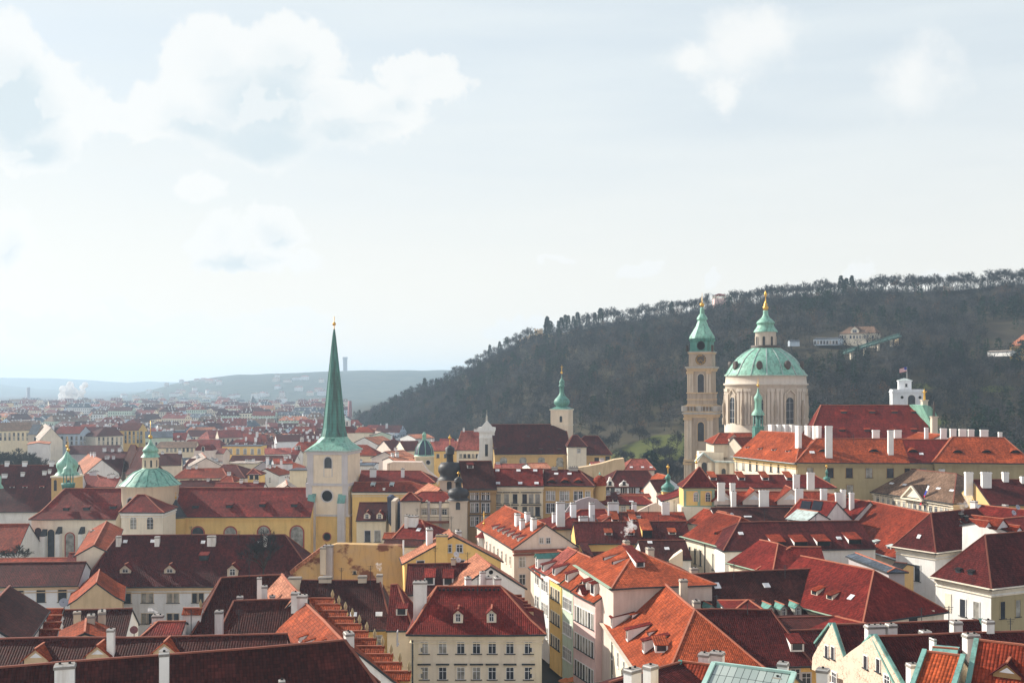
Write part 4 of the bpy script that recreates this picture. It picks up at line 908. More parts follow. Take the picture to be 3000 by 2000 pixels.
# small ridge turret before the drum
loc = P(2221, 1290, 318); tt = empty('ridge_turret', loc, 'slender green copper lantern turret rising in front of the great drum', 'turret'); to = tt.location.copy(); Q = Tower(tt, to, 2221, 318)
Q.lat('base', [(1.7, 1290), (1.75, 1252), (1.9, 1250), (1.5, 1248)], copper('dkcopper'), 8, smooth=False); cl = MB()
for j in range(8): a = math.pi / 4 * j + .2; cl.lathe([(.16, zpx(1250, 318)), (.14, zpx(1216, 318))], (Q.c[0] + 1.35 * math.cos(a), Q.c[1] + 1.35 * math.sin(a), 0), 6)
cl.lathe([(.5, zpx(1250, 318)), (.5, zpx(1216, 318))], (*Q.c, 0), 8); cl.build('column', [copper('dkcopper')], tt, to)
Q.lat('cap', [(1.9, 1216), (1.85, 1211), (1.2, 1201), (1.0, 1197), (1.0, 1178), (1.1, 1172), (1.25, 1169), (1.2, 1163), (.75, 1156), (.35, 1149), (.12, 1136)], copper(), 12); finial(tt, to, *Q.c, zpx(1140, 318), 3.2, .42)
# nave roofs and stone base below the drum
h = hr('red tiled side roofs of the domed church below its drum', (2108, 1268), (2200, 1268), 325, 7, 1300, xl=2088, tile='rust', wall='stone', zb=29, name='church_annex', cat='building'); h.dorm(2150, 1296, 2.6, 1.6, 'g', wall='stone', tl='rust')
h = hr('orange lean roof running up to the dark ridge turret', (2150, 1280), (2228, 1278), 316, 7, 1332, tile='rust', wall='stone', zb=6, name='church_annex', cat='building')
rt, rl = slabs('weathered stone church front with copper gable at the tower foot', 'church_facade', 'building', [(2045, 1420), (2045, 1350), (2060, 1330), (2085, 1350), (2150, 1352), (2150, 1420)], 312, 5, plaster('stone', .5))
m = MB(); [m.bar(P(*a, 311.5), P(*b, 311.5), 1.6, .4) for a, b in (((2036, 1352), (2060, 1326)), ((2060, 1326), (2090, 1350)), ((2090, 1351), (2152, 1353)))]; m.build('copper_cornice', [copper('zinc')], rt, rl)
put_win(rt, rl, P(2063, 1372, 311.98), Vector((0, -1, 0)), 1.5, 3.6, 'a', 'stone'); put_win(rt, rl, P(2120, 1385, 311.98), Vector((0, -1, 0)), 1.2, 2.6, 'a', 'stone')
for x in (2048, 2078, 2100, 2142): m = MB(); m.box(P(x, 0, 311.7), Vector((.55, 0, 0)), Vector((0, .35, 0)), zpx(1430, 312), zpx(1354, 312)); m.build('pilaster', [plaster('cream', .5)], rt, rl)
slabs('stone terrace wall with open balustrade under the bell tower', 'terrace_wall', 'wall', [(2048, 1348), (2048, 1322), (2120, 1325), (2120, 1348)], 318, 4, plaster('cream', .5))

# --- white-gabled church with green onion belfry below the hill
mv = hr('long dark red church roof with yellow shaded side below the hill', (1440, 1243), (1655, 1242), 402, 11, 1330, xr=1668, name='church', cat='church', tile='maroon', wall='ochre', zb=0, cornice='ochre')
mv.win([(1475, 1352), (1532, 1352), (1586, 1352), (1640, 1352)], 2.6, 3.6, 'f', 'a', 'ochre'); mv.dorms([(1420 + 30, 1315, 1.4, .6, 's'), (1495, 1315, 1.4, .6, 's'), (1585, 1316, 1.4, .6, 's'), (1638, 1316, 1.4, .6, 's'), (1547, 1279, 1.2, .6, 's'), (1608, 1279, 1.2, .6, 's')], wall='dark', tl='maroon')
rt, rl = mv.root, mv.off
fa = MB(); dd = 398
pl_ = [(1398, 1365), (1398, 1338), (1404, 1322), (1404, 1264), (1401, 1260), (1401, 1252), (1410, 1250), (1426, 1231), (1442, 1250), (1452, 1252), (1452, 1260), (1449, 1264), (1449, 1310), (1456, 1332), (1457, 1365)]
fa.extrude([P(x, y, dd) for x, y in pl_], Vector((0, 3, 0))); fa.box(P(1426, 0, dd), Vector((3.0, 0, 0)), Vector((0, .5, 0)), zpx(1266, dd), zpx(1260, dd)); fa.box(P(1426, 0, dd), Vector((2.8, 0, 0)), Vector((0, .4, 0)), zpx(1284, dd), zpx(1280, dd))
for x in (1410, 1418, 1433, 1443): fa.box(P(x, 0, dd), Vector((.35, 0, 0)), Vector((0, .3, 0)), zpx(1345, dd), zpx(1284, dd))
fa.build('gable_front', [plaster('white', .4)], rt, rl); put_win(rt, rl, P(1425, 1318, dd - .02), Vector((0, -1, 0)), 1.1, 4.2, 's', 'stone')
m = MB(); m.lathe([(.4, zpx(1236, dd)), (.3, zpx(1224, dd)), (.38, zpx(1222, dd)), (.1, zpx(1214, dd)), (.05, zpx(1200, dd))], (P(1426, 0, dd).x, dd + 1.5, 0), 8); m.build('gable_finial', [plaster('grey')], rt, rl)
V = Tower(rt, rl, 1646, 404, R(-18)); V.back(407); V.sq('belfry', [(3.4, 1345, 1202, 0), (3.6, 1246, 1244, 1), (3.7, 1202, 1198, 1)], [plaster('peach'), plaster('cream')])
V.fwin(.6, 1227, 1.0, 2.3, 3.4, 'a', 'peach'); V.fwin(0, 1227, .7, 2.2, 3.4, 'a', 'peach', 'l')
V.lat('belfry_roof', [(5.3, 1199), (4.3, 1196), (2.6, 1191)], copper('midcopper'), 4, V.yaw + math.pi / 4, False); V.lat('onion', [(1.9, 1191), (2.6, 1186), (3.0, 1180), (3.0, 1175), (2.6, 1169), (1.8, 1163), (1.2, 1157), (.95, 1153), (.85, 1151), (.8, 1133), (1.2, 1131), (1.15, 1129), (.8, 1126), (1.05, 1121), (.95, 1116), (.5, 1111), (.2, 1106), (.1, 1096)], copper('midcopper'), 16)
finial(rt, rl, *V.c, zpx(1104, 404), 4.5, .42)
c2 = hr('maroon hipped annex with square attic at the end of the dark church', (1712, 1276), (1752, 1276), 400, 9, 1331, xl=1660, xr=1794, name='church_annex', cat='building', tile='maroon', wall='ochre', zb=0); c2.win([(1695, 1352), (1748, 1352), (1780, 1348)], 1.6, 3, 'f', 's', 'ochre')
c3 = hr('small square yellow attic block with dark red hip roof in the church angle', (1678, 1274), (1692, 1274), 392, 5, 1308, xl=1660, xr=1722, name='church_annex', cat='building', tile='maroon', wall='cream', zb=10); c3.win([(1696, 1320)], 1.1, 1.6)

# --- town house with two black onion turrets
tb_ = 246.0
bh = hr('grey baroque hall with scrolled parapet between two corner turrets', (1235, 1440), (1300, 1440), 258, 6, 1470, xl=1180, xr=1360, name='town_hall', cat='building', tile='red', wall='stone', zb=0, ov=.2)
A0, A1, B0, B1 = bh.wr; rt, rl = bh.root, bh.off; dd = bh.plane('f')[0].y - .25
m = MB(); m.extrude([P(x, y, dd) for x, y in [(1222, 1482), (1222, 1466), (1233, 1476), (1243, 1472), (1250, 1464), (1262, 1474), (1285, 1476), (1300, 1474), (1306, 1464), (1318, 1474), (1320, 1482)]], Vector((0, .8, 0)))
for y, t in ((1484, .5), (1510, .5), (1518, .3), (1523, .3)): m.bar(P(1178, y, dd - .1), P(1366, y, dd - .1), .4, t)
m.build('parapet', [plaster('cream', .5)], rt, rl)
m = MB(); m.bar(P(1176, 1528, dd - .3), P(1370, 1528, dd - .3), 1.0, .5); m.build('cornice', [RIDGED], rt, rl)
for x in (1176, 1214, 1228, 1256, 1290, 1320, 1363): m = MB(); m.box(P(x, 0, dd - .12), Vector((.28, 0, 0)), Vector((0, .2, 0)), zpx(1600, dd), zpx(1468, dd)); m.build('pilaster', [plaster('rosewall', .6) if False else plaster('lilac', .5)], rt, rl)
bh.win([(1198, 1498), (1243, 1500), (1272, 1500), (1302, 1500), (1343, 1499)], 1.1, 1.5); bh.win([(1198, 1560), (1243, 1560), (1343, 1560)], 1.2, 2.2)
L_ = hr('squat red pyramid roof over the turret at the hall corner', (1198, 1442), (1206, 1442), 250, 2.6, 1467, xl=1172, xr=1232, name='corner_turret', cat='turret', tile='red', wall='stone', zb=12, ov=.3)
def onion_turret(label, px, d, hw, rows, ball, mat, wallm, shaft_bottom=1600):
    y0, y1, y2, y3, y4 = rows                         # eave, bulge, neck, lantern cap, tip
    l = P(px, shaft_bottom, d); e = empty('onion_turret', l, label, 'turret'); eo = e.location.copy(); t = Tower(e, eo, px, d)
    t.sq('shaft', [(hw, shaft_bottom, y0, 0), (hw * 1.12, y0 + 3, y0, 0)], [wallm]); a = y0 - y1; 
    t.lat('onion', [(hw * 1.35, y0), (hw * 1.12, y0 - a * .2), (hw * 1.02, y0 - a * .45), (hw * 1.22, y0 - a * .8), (hw * 1.22, y1 - a * .25), (hw * .95, y1 - a * .7), (hw * .45, y2 + 2), (hw * .4, y2)], copper(mat), 20)
    t.lat('lantern', [(hw * .36, y2), (hw * .34, (y2 + y3) / 2), (hw * .5, (y2 + y3) / 2), (hw * .45, (y2 + y3) / 2 - 3), (hw * .5, y3 + 4), (hw * .3, y3), (hw * .1, y3 - 5)], copper(mat), 12)
    m = MB(); m.lathe([(.07, zpx(y3, d)), (.05, zpx(y4, d))], (*t.c, 0), 6); m.ball((*t.c, zpx(y3 - (y3 - y4) * .72, d)), ball); m.build('finial', [GOLD], e, eo)
    t.fwin(0, y0 + 14, hw * .5, hw * .9, hw, 'a', 'stone'); return e
onion_turret('black onion dome with grey rib and golden ball behind the hall', 1318, 262, 2.3, (1404, 1375, 1352, 1308, 1272), .38, 'blackdome', plaster('stone'), 1470)
onion_turret('lower black onion over the turret at the hall corner by the brown house', 1343, 249, 2.0, (1464, 1445, 1426, 1400, 1380), .3, 'blackdome', plaster('stone'), 1600)
onion_turret('slim yellow turret with dark onion and gilded ball beside the pavilion', 1957, 262, 1.35, (1438, 1428, 1412, 1392, 1358), .36, 'dkcopper', plaster('yellow'), 1530)
onion_turret('tiny green capped lantern with golden ball in front of the ochre college', 2422, 262, .7, (1412, 1403, 1395, 1378, 1360), .3, 'dkcopper', copper('dkcopper'), 1440)
# blue-black ribbed dome
l = P(1243, 1500, 372); e = empty('domed_tower', (l.x, l.y, 0), 'beige round tower with dark blue ribbed dome and green lantern', 'tower'); eo = e.location.copy(); t = Tower(e, eo, 1243, 372)
t.lat('drum', [(3.3, 1560), (3.3, 1338), (3.5, 1337), (3.5, 1334)], plaster('sand'), 16); t.lat('dome', [(3.2, 1335), (3.15, 1325), (2.8, 1311), (2.1, 1300), (1.2, 1292), (.7, 1289)], copper('bluedome'), 16)
m = MB()
for j in range(8):
    a = math.pi / 4 * j + .2; pts = [Vector((t.c[0] + r * math.cos(a), t.c[1] + r * math.sin(a), zpx(y, 372))) for r, y in ((3.25, 1334), (3.2, 1325), (2.85, 1311), (2.15, 1299.5), (1.2, 1291))]
    m = MB(); [m.bar(A, B_, .22, .2) for A, B_ in zip(pts, pts[1:])]; m.build('dome_rib', [copper()], e, eo)
m = MB(); m.lathe([(3.5, zpx(1336, 372)), (3.3, zpx(1331, 372))], (*t.c, 0), 16); m.build('dome_ring', [copper()], e, eo); t.lat('lantern', [(.7, 1291), (.65, 1276), (.8, 1275), (.6, 1270), (.2, 1265)], copper(), 8); t.oculus(1352, .7, 3.25, 'trim', 'f', 1.6)
# white observatory pavilion with flag
OD = 420
l = P(2654, 1200, OD); e = empty('rooftop_pavilion', l, 'white arcaded lookout pavilion with striped flag against the dark hillside', 'pavilion'); eo = e.location.copy(); t = Tower(e, eo, 2656, OD, R(-14)); wm = plaster('cool')
t.sq('wall', [(5.7, 1215, 1150, 0), (5.95, 1150, 1146, 0), (5.7, 1146, 1140, 0)], [wm]); t2 = Tower(e, eo, 2650, OD, R(-14)); t2.sq('attic', [(2.3, 1142, 1117, 0), (2.6, 1117, 1114, 0)], [wm]); t2.lat('roof', [(3.7, 1114), (.1, 1107)], copper('zinc'), 4, t2.yaw + math.pi / 4, False)
t.fwin(1.2, 1172, 2.6, 4.2, 5.7, 'a', 'white'); [t.fwin(x, 1172, .9, 3.4, 5.7, 'a', 'white', 'l') for x in (-2.4, 1.2)]; t.oculus(1163, .55, 5.7, 'white', 'f', -2.2); t.oculus(1163, .55, 5.7, 'white', 'f', 4.2); t2.fwin(.4, 1128, .8, 1.2, 2.3, 's', 'white')
def flag(label, px, d, ytop, ybot, w, h, cols, hang=False, sg=-1):
    b = P(px, ybot, d); zt = zpx(ytop, d); e = empty('flag', b, label, 'flag'); eo = e.location.copy(); m = MB(); m.lathe([(.07, b.z), (.05, zt)], (b.x, b.y, 0), 6); m.build('pole', [plaster('white')], e, eo)
    c = MB(); n = len(cols); NX = 8
    for i in range(n):
        for j in range(NX):
            def q(a, r):
                x = w * a / NX; wv = .14 * math.sin(a * 1.3) * (a / NX)
                return Vector((b.x + sg * (x if not hang else r * h / n * .45), b.y + wv - (x if hang else 0), zt - .1 - (r * h / n if not hang else 0) - (x * .25 if not hang else r * h / n + x * .1)))
            c.face([q(j, i), q(j + 1, i), q(j + 1, i + 1), q(j, i + 1)], i)
    mats = [cols_ if not isinstance(cols_, tuple) else flat('cloth_%d_%d_%d' % tuple(int(v * 99) for v in cols_), cols_, .9) for cols_ in cols]
    o = c.build('cloth', mats, e, eo); return e, o, b, zt
RED_, WHT_, BLU_ = (.55, .03, .05), (.8, .8, .8), (.03, .05, .30)
e, o, b, zt = flag('small red and white striped flag flying over the white pavilion', 2657, OD, 1074, 1112, 2.9, 1.6, [RED_, WHT_] * 6 + [RED_])
m = MB(); m.box((b.x - .62, b.y, 0), Vector((.6, 0, 0)), Vector((0, .03, 0)), zt - 1.15, zt - .1); m.build('canton', [flat('cloth_blue', BLU_)], e, b)
flag('hanging white red and blue flag on the brown roofed palace front', 2719, 252, 1420, 1478, .7, 4.4, [WHT_, BLU_, RED_, RED_], True, -1)

# --- far skyline
def spire(label, name, cat, px, d, w, rows, wallm, roofm, n=4):
    y0, y1, y2 = rows; l = P(px, y0, d); e = empty(name, l, label, cat); eo = e.location.copy(); t = Tower(e, eo, px, d, .3); t.sq('shaft', [(w, y0, y1, 0)], [wallm]); t.lat('spire', [(w * 1.4, y1), (w * .7, y1 - (y1 - y2) * .35), (w * .5, y1 - (y1 - y2) * .5), (.15, y2)], roofm, n if n > 4 else 8, smooth=False); return e
spire('hazy dark brick church tower with pointed top in the far city', 'church_tower', 'church tower', 741, 2100, 7.5, (1222, 1182, 1158), flat('far_brick', (.14, .07, .07)), flat('far_slate', (.05, .06, .07)))
spire('slim dark green spire right of the flat dark block in the far city', 'church_spire', 'spire', 857, 1750, 3, (1225, 1212, 1196), plaster('stone'), copper('dkcopper')); spire('thin maroon spire near the needle steeple in the far city', 'church_spire', 'spire', 888, 1450, 2.2, (1236, 1222, 1198), plaster('rosewall'), flat('far_red', (.2, .05, .06)))
spire('dark twin spire above the roofs left of the brick tower', 'church_spire', 'spire', 663, 1800, 4, (1228, 1218, 1205), plaster('grey'), copper('dkcopper')); spire('small pointed spire beside the white smoke plume', 'church_spire', 'spire', 166, 2400, 3, (1192, 1186, 1176), plaster('grey'), flat('far_slate', (.05, .06, .07)))
def stack(label, px, d, r, y0, y1, cols):
    l = P(px, y0, d); e = empty('factory_chimney', l, label, 'factory chimney'); n = len(cols)
    for i, c_ in enumerate(cols):
        m = MB(); ya, yb = y0 + (y1 - y0) * i / n, y0 + (y1 - y0) * (i + 1) / n; m.lathe([(r * (1 - .25 * i / n), zpx(ya, d)), (r * (1 - .25 * (i + 1) / n), zpx(yb, d))], (l.x, l.y, 0), 14); m.build('stack_section', [flat('stack_%s' % c_, dict(grey=(.22, .20, .24), red=(.35, .10, .10), white=(.7, .7, .7), brick=(.30, .10, .10))[c_])], e, l)
stack('tall grey factory chimney with red and white base bands, hazy far left', 83, 3300, 6.2, 1186, 1134, ['red', 'white', 'red', 'grey', 'grey', 'grey', 'grey', 'grey']); stack('short thin hazy chimney beside the tall banded one', 50, 3500, 3, 1184, 1168, ['grey']); stack('slim brick factory chimney at the edge of the wooded hill', 1025, 1400, 3.0, 1222, 1174, ['brick'])
l = P(1011, 1084, 4300); e = empty('tower_block', l, 'lone hazy tower on the long far ridge behind the needle spire', 'tower'); m = MB(); m.lathe([(8.5, -8), (8.5, 42), (10.5, 44), (10.5, 50), (8, 52)], l, 12); m.build('shaft', [flat('far_concrete', (.24, .25, .28))], e, l)
for px, py, d, w, hpx, lab in ((784, 1205, 1900, 62, 11, 'flat dark glass block in the far city right of the brick tower'), (770, 1242, 1500, 40, 8, 'low dark flat roofed block below the glass block')):
    slabs(lab, 'office_block', 'building', [(px - w / 2, py + 14), (px - w / 2, py - hpx), (px + w / 2, py - hpx), (px + w / 2, py + 14)], d, 18, flat('far_glass', (.06, .09, .11), .3))

# --- things on the wooded hill
def rampart():
    e = empty('rampart', hillpt(1560, 1.0), 'ruined stepped rampart with crenellated tower on the hill crest', 'wall'); eo = e.location.copy(); m = MB(); dv = Vector((0, 3, 0))
    def blk(x0, x1, y, db=12): q = P((x0 + x1) / 2, y, itp((x0 + x1) / 2, RPX, RD) - 14); hw = (x1 - x0) / 2 / F * q.y; m.box(q, Vector((hw, 0, 0)), Vector((0, 1.4, 0)), q.z - db, q.z)
    for i in range(7): blk(1512 + i * 9, 1521 + i * 9, 1001 - i * 4.2); blk(1514 + i * 9, 1518 + i * 9, 997.5 - i * 4.2)
    blk(1566, 1590, 967, 14)
    for x in (1566, 1573, 1580, 1586): blk(x, x + 3.6, 963)
    for i in range(9): blk(1590 + i * 22, 1612.2 + i * 22, 979 - i * 1.2, 8)
    m.build('wall', [plaster('tan', .5)], e, eo)
rampart()
l = P(2107, 880, itp(2107, RPX, RD) - 20); e = empty('lookout', l, 'brown lookout pavilion with open red roofed top on the crest', 'pavilion'); eo = e.location.copy(); t = Tower(e, eo, 2107, l.y); t.sq('wall', [(4.6, 905, 876, 0)], [plaster('rosewall', .5)]); m = MB()
for sx in (-4.2, -1.4, 1.4, 4.2):
    for sy in (-4, 4): m.box((t.c[0] + sx, t.c[1] + sy, 0), Vector((.3, 0, 0)), Vector((0, .3, 0)), zpx(877, l.y), zpx(865, l.y))
m.build('post', [plaster('cream')], e, eo); t.lat('roof', [(7.0, 866), (1.0, 860)], tile('red'), 4, math.pi / 4, False)
def hillhouse(label, c0, c1, d, half, rise, **kw): return he(label, c0, c1, d, half, rise, **kw)
hq = hillhouse('cream villa with grey brown roof amid the wooded slope', (2457, 978), (2566, 975), 690, 6, 4.5, hl=5, hr=3, tile='brown', wall='cream', zb=71, name='villa', cat='house')
hq.win([(x, 987) for x in (2459 + 3, 2468, 2476, 2492, 2502, 2511, 2520, 2534, 2541, 2557)] + [(x, 1000) for x in (2463, 2475, 2541, 2557)], 1.0, 1.7, 'f', 's'); hq.dorm(2504, 975, 5, 2.2, 'g', wall='cream', tl='brown')
hillhouse('long glazed pavilion with flat grey roof beside the cream villa', (2382, 993), (2455, 991), 688, 5, .8, tile='slate', wall='blue', zb=75, name='glass_pavilion', cat='building').win([(x, 1003) for x in range(2388, 2452, 9)], 1.4, 2.0, 'f', 's')
hillhouse('low white shed with grey roof left of the glazed pavilion', (2314, 999), (2344, 999), 686, 3, .8, tile='slate', wall='blue', zb=74.5, name='shed', cat='building')
hillhouse('orange roofed yellow restaurant house on the slope at the frame edge', (2955, 1013), (3060, 1011), 640, 7, 7, hl=7, tile='peach', wall='yellow', zb=64, name='villa', cat='house').dorms([(2984, 1006, 1.8, 1.2, 's'), (2996, 1005, 1.8, 1.2, 's')])
hillhouse('low white terrace house below the orange roofed restaurant', (2890, 1030), (2960, 1028), 630, 3, .6, tile='pale', wall='white', zb=66.5, name='terrace', cat='building')
e = empty('funicular_viaduct', P(2550, 1010, 660), 'green railed sloping viaduct on piers climbing past the cream villa', 'bridge'); eo = e.location.copy(); m = MB(); A, B_ = P(2468, 1036, 650), P(2636, 984, 672); m.bar(A, B_, 3.2, .9); m.bar(A + Z * 1.4, B_ + Z * 1.4, .3, 1.0); m.build('deck', [flat('viaduct_green', (.10, .20, .17))], e, eo); m = MB()
for t_ in (.15, .38, .62, .85): q = A.lerp(B_, t_); m.box(q, Vector((.6, 0, 0)), Vector((0, 1.0, 0)), q.z - 5, q.z - .4)
m.build('pier', [plaster('cream')], e, eo)
l = P(2626, 1003, 664); e = empty('stone_hut', l, 'tan stone hut under the upper end of the viaduct', 'hut'); m = MB(); m.hexa([l + Vector(p) for p in ((-1.5, -1, -2), (1.3, -1, -2), (1.3, 1, -2), (-1.5, 1, -2))], [l + Vector(p) for p in ((-.6, -.8, 1.4), (1.1, -.8, 2.2), (1.1, .8, 2.2), (-.6, .8, 1.4))]); m.build('wall', [plaster('tan')], e, l)
# ---------------------------------------------------------------- the near roofs
G1 = 'old houses below the lookout'
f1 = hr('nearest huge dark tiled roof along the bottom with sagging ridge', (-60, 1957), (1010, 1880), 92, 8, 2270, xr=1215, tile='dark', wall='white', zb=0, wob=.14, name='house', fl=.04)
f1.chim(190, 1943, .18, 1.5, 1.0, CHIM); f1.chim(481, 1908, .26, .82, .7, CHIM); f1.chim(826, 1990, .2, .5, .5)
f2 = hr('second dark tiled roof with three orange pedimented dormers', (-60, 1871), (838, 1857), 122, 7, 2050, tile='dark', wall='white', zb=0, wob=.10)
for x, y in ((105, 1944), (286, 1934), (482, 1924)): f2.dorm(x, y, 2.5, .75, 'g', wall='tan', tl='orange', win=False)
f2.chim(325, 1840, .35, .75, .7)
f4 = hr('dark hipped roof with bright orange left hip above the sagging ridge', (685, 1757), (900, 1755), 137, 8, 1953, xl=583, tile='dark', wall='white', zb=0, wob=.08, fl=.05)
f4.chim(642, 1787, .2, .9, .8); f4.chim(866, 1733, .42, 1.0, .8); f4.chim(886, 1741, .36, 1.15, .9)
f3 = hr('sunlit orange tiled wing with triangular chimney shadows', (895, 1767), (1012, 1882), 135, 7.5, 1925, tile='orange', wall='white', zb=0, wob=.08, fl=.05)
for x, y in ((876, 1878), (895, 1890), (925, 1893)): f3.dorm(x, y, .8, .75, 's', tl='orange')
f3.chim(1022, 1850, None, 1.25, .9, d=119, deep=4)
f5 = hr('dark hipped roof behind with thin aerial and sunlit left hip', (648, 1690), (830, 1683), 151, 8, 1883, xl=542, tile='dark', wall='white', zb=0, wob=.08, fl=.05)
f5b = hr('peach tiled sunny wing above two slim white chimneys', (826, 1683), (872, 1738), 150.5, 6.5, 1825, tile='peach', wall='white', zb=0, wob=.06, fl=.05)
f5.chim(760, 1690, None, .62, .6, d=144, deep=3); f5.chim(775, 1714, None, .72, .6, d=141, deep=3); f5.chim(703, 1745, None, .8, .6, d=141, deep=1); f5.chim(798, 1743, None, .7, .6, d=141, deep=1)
def steps(label, a, b, n, wx, dy, mat, tl, ridge=.7, fins=True, base=-2, name='stepped_gable'):
    """party wall climbing in steps, each with its own little saddle roof"""
    e = empty(name, (a.x, a.y, 0), label, 'wall'); eo = e.location.copy(); w = MB(); X = Vector((1, 0, 0))
    for i in range(n):
        t = i / max(1, n - 1); p = a.lerp(b, t); w.box((p.x, p.y, 0), X * wx * .46, Vector((0, dy * .36, 0)), base, p.z)
        c = MB(); l0, l1 = p - X * wx / 2, p + X * wx / 2; D_ = Vector((0, dy / 2, 0)); up = Z * ridge
        for sg in (-1, 1):
            q4 = [l0 + D_ * sg, l1 + D_ * sg, l1 + up, l0 + up]; q4 = q4 if sg < 0 else q4[::-1]; c.hexa([q - Z * .12 for q in q4], q4, 0)
        c.face([l0 + D_ * -1, l0 + D_, l0 + up], 1); c.face([l1 + D_ * -1, l1 + up, l1 + D_], 1); c.bar(l0 + up, l1 + up, .2, .14, 2)
        o = c.build('cap', [tile(tl, .24), mat, RIDGE], e, eo)
        if fins:
            f = MB(); f.lathe([(.16, 0), (.12, .15), (.2, .35), (.22, .6), (.1, .95), (.03, 1.15)], p + X * (wx / 2 - .25) + up, 10); f.build('finial', [plaster('olive')], o, eo)
    w.build('wall', [mat], e, eo)
steps('long stepped wall with orange tiled saddle caps and little urn finials', P(943, 1766, 148), P(1160, 1983, 121), 11, 3.4, 2.3, plaster('ochre'), 'orange')
steps('four red tiled wall steps beside the dark triangular roof', P(140, 1796, 152), P(128, 1858, 141), 4, 4.4, 1.5, plaster('white'), 'rust', fins=False)
steps('short tile capped white wall stub with black spike before the white building', P(565, 1795, 146), P(565, 1800, 146), 1, 2.6, 1.6, plaster('white'), 'orange')
mn = hr('long white monastery range with huge dark maroon roof', (345, 1567), (835, 1565), 216, 9, 1719, xl=225, xr=948, tile='maroon', wall='cool', zb=-2, wob=.06, fl=.05, pu=.36, name='monastery', cat='building', cornice='tan')
mn.win([(x, 1750) for x in (372,)], 1.5, 2.0, 'f', 's', 'stone'); mn.win([(x, y) for y in (1750, 1811) for x in (424, 440, 499, 515, 572, 588)] , 1.15, 1.9, 'f', 's', 'stone'); mn.win([(x, 1811) for x in (640, 656)], 1.15, 1.9, 'f', 's', 'stone')
mn.dorms([(367, 1676, 2.1, .8, 'g'), (497, 1676, 2.1, .8, 'g'), (681, 1686, 2.0, 1.5, 'g')], wall='stone', tl='red'); mn.dorms([(596, 1640, 1.7, 1.2, 's')], wall='dark', tl='red'); mn.dorms([(366, 1590, .8, .7, 'k'), (446, 1589, .8, .7, 'k'), (594, 1592, .8, .7, 'k'), (760, 1593, .8, .7, 'k')])
for x, y, w in ((348, 1569, .9), (461, 1570, .9), (620, 1568, 1.6), (777, 1568, .7)): mn.chim(x, y, None, w, .8, yb=1592, pots=False)
ml = hr('lower white range with two level dark roof continuing to the frame edge', (-60, 1650), (250, 1644), 204, 6, 1720, tile='maroon', wall='cool', zb=-2, wob=.05, name='monastery_wing', cat='building', cornice='tan'); ml.win([(57, 1744), (120, 1744), (183, 1744)], 1.5, 2.3, 'f', 's', 'stone')
hr('narrow red roof strip between the white ranges and the choir', (205, 1619), (318, 1616), 218, 4, 1655, tile='red', wall='white', zb=0)
hr('low red roof strip on the far side of the monastery wing', (-60, 1636), (200, 1633), 222, 5, 1660, tile='rust', wall='white', zb=0)
pg = hr('orange gabled porch house standing before the white monastery', (291, 1668), (282, 1706), 205, 4.7, 1726, tile='orange', wall='tan', zb=0, wob=.03, fl=.06, ov=.4)
lg = hr('lit orange gable with chimney and metal valley beside the belfry', (312, 1525), (275, 1595), 250, 3.6, 1552, tile='orange', wall='cream', zb=0); lg.chim(272, 1552, None, 1.5, 1.1, CHIMB, d=243, deep=5)
bt_ = hr('dark triangular roof with glowing left edge at the frame side', (28, 1716), (-62, 1810), 146, 5, 1800, tile='dark', wall='white', zb=0, wob=.06)
hr('dark flat ended roof box behind the brick chimneys', (192, 1787), (384, 1782), 152, 5, 1880, tile='dark', wall='white', zb=0, wob=.04)
bq = hr('small orange gabled roof carrying three grey chimneys', (252, 1812), (248, 1850), 141, 3.2, 1846, tile='orange', wall='tan', zb=0, wob=.02)
for x, y, w, d_ in ((226, 1790, .85, 143), (267, 1799, 1.45, 140), (299, 1788, 2.0, 143)): bq.chim(x, y, None, w, .9, CHIMB, d=d_, deep=5)
sr_ = hr('little brown roof with lit hip below the monastery windows', (462, 1820), (540, 1818), 143, 5, 1880, xl=395, tile='red', wall='white', zb=0, wob=.03); sr_.chim(462, 1800, None, 1.4, .8, d=146, pots=True)
def dish(label, px, py, d, r, col):
    c = P(px, py, d); e = empty('satellite_dish', c, label, 'satellite dish'); m = MB(); m.lathe([(.05, .0), (r * .5, .04), (r * .85, .14), (r, .22)], (0, 0, 0), 18); M = Matrix.Rotation(R(62), 3, 'X') @ Matrix.Rotation(R(20), 3, 'Y'); m.v = [c + M @ v for v in m.v]; m.build('dish', [flat('dish_' + col, dict(grey=(.34, .36, .42), red=(.22, .08, .08), white=(.62, .6, .6))[col])], e, c)
    s = MB(); s.bar(c + Vector((0, .1, 0)), c + Vector((0, .15, -1.8)), .08, .08); s.bar(c, c + Vector((.1, -.5, .25)), .05, .05); s.build('mast', [GUT], e, c)
dish('big blue grey satellite dish before the white monastery wall', 187, 1765, 150, .62, 'grey'); dish('dark reddish satellite dish beside the dark roof box', 392, 1845, 138, .5, 'red'); dish('upper white satellite dish on the yellow gabled house', 1336, 1624, 178, .5, 'white'); dish('lower pale satellite dish just under the upper one', 1342, 1640, 177, .45, 'white')
dish('grey dish on the red roof by the frame edge, upper of the pair', 2980, 1486, 200, .5, 'grey'); dish('grey dish on the red roof by the frame edge, lower of the pair', 2968, 1502, 199, .5, 'grey')
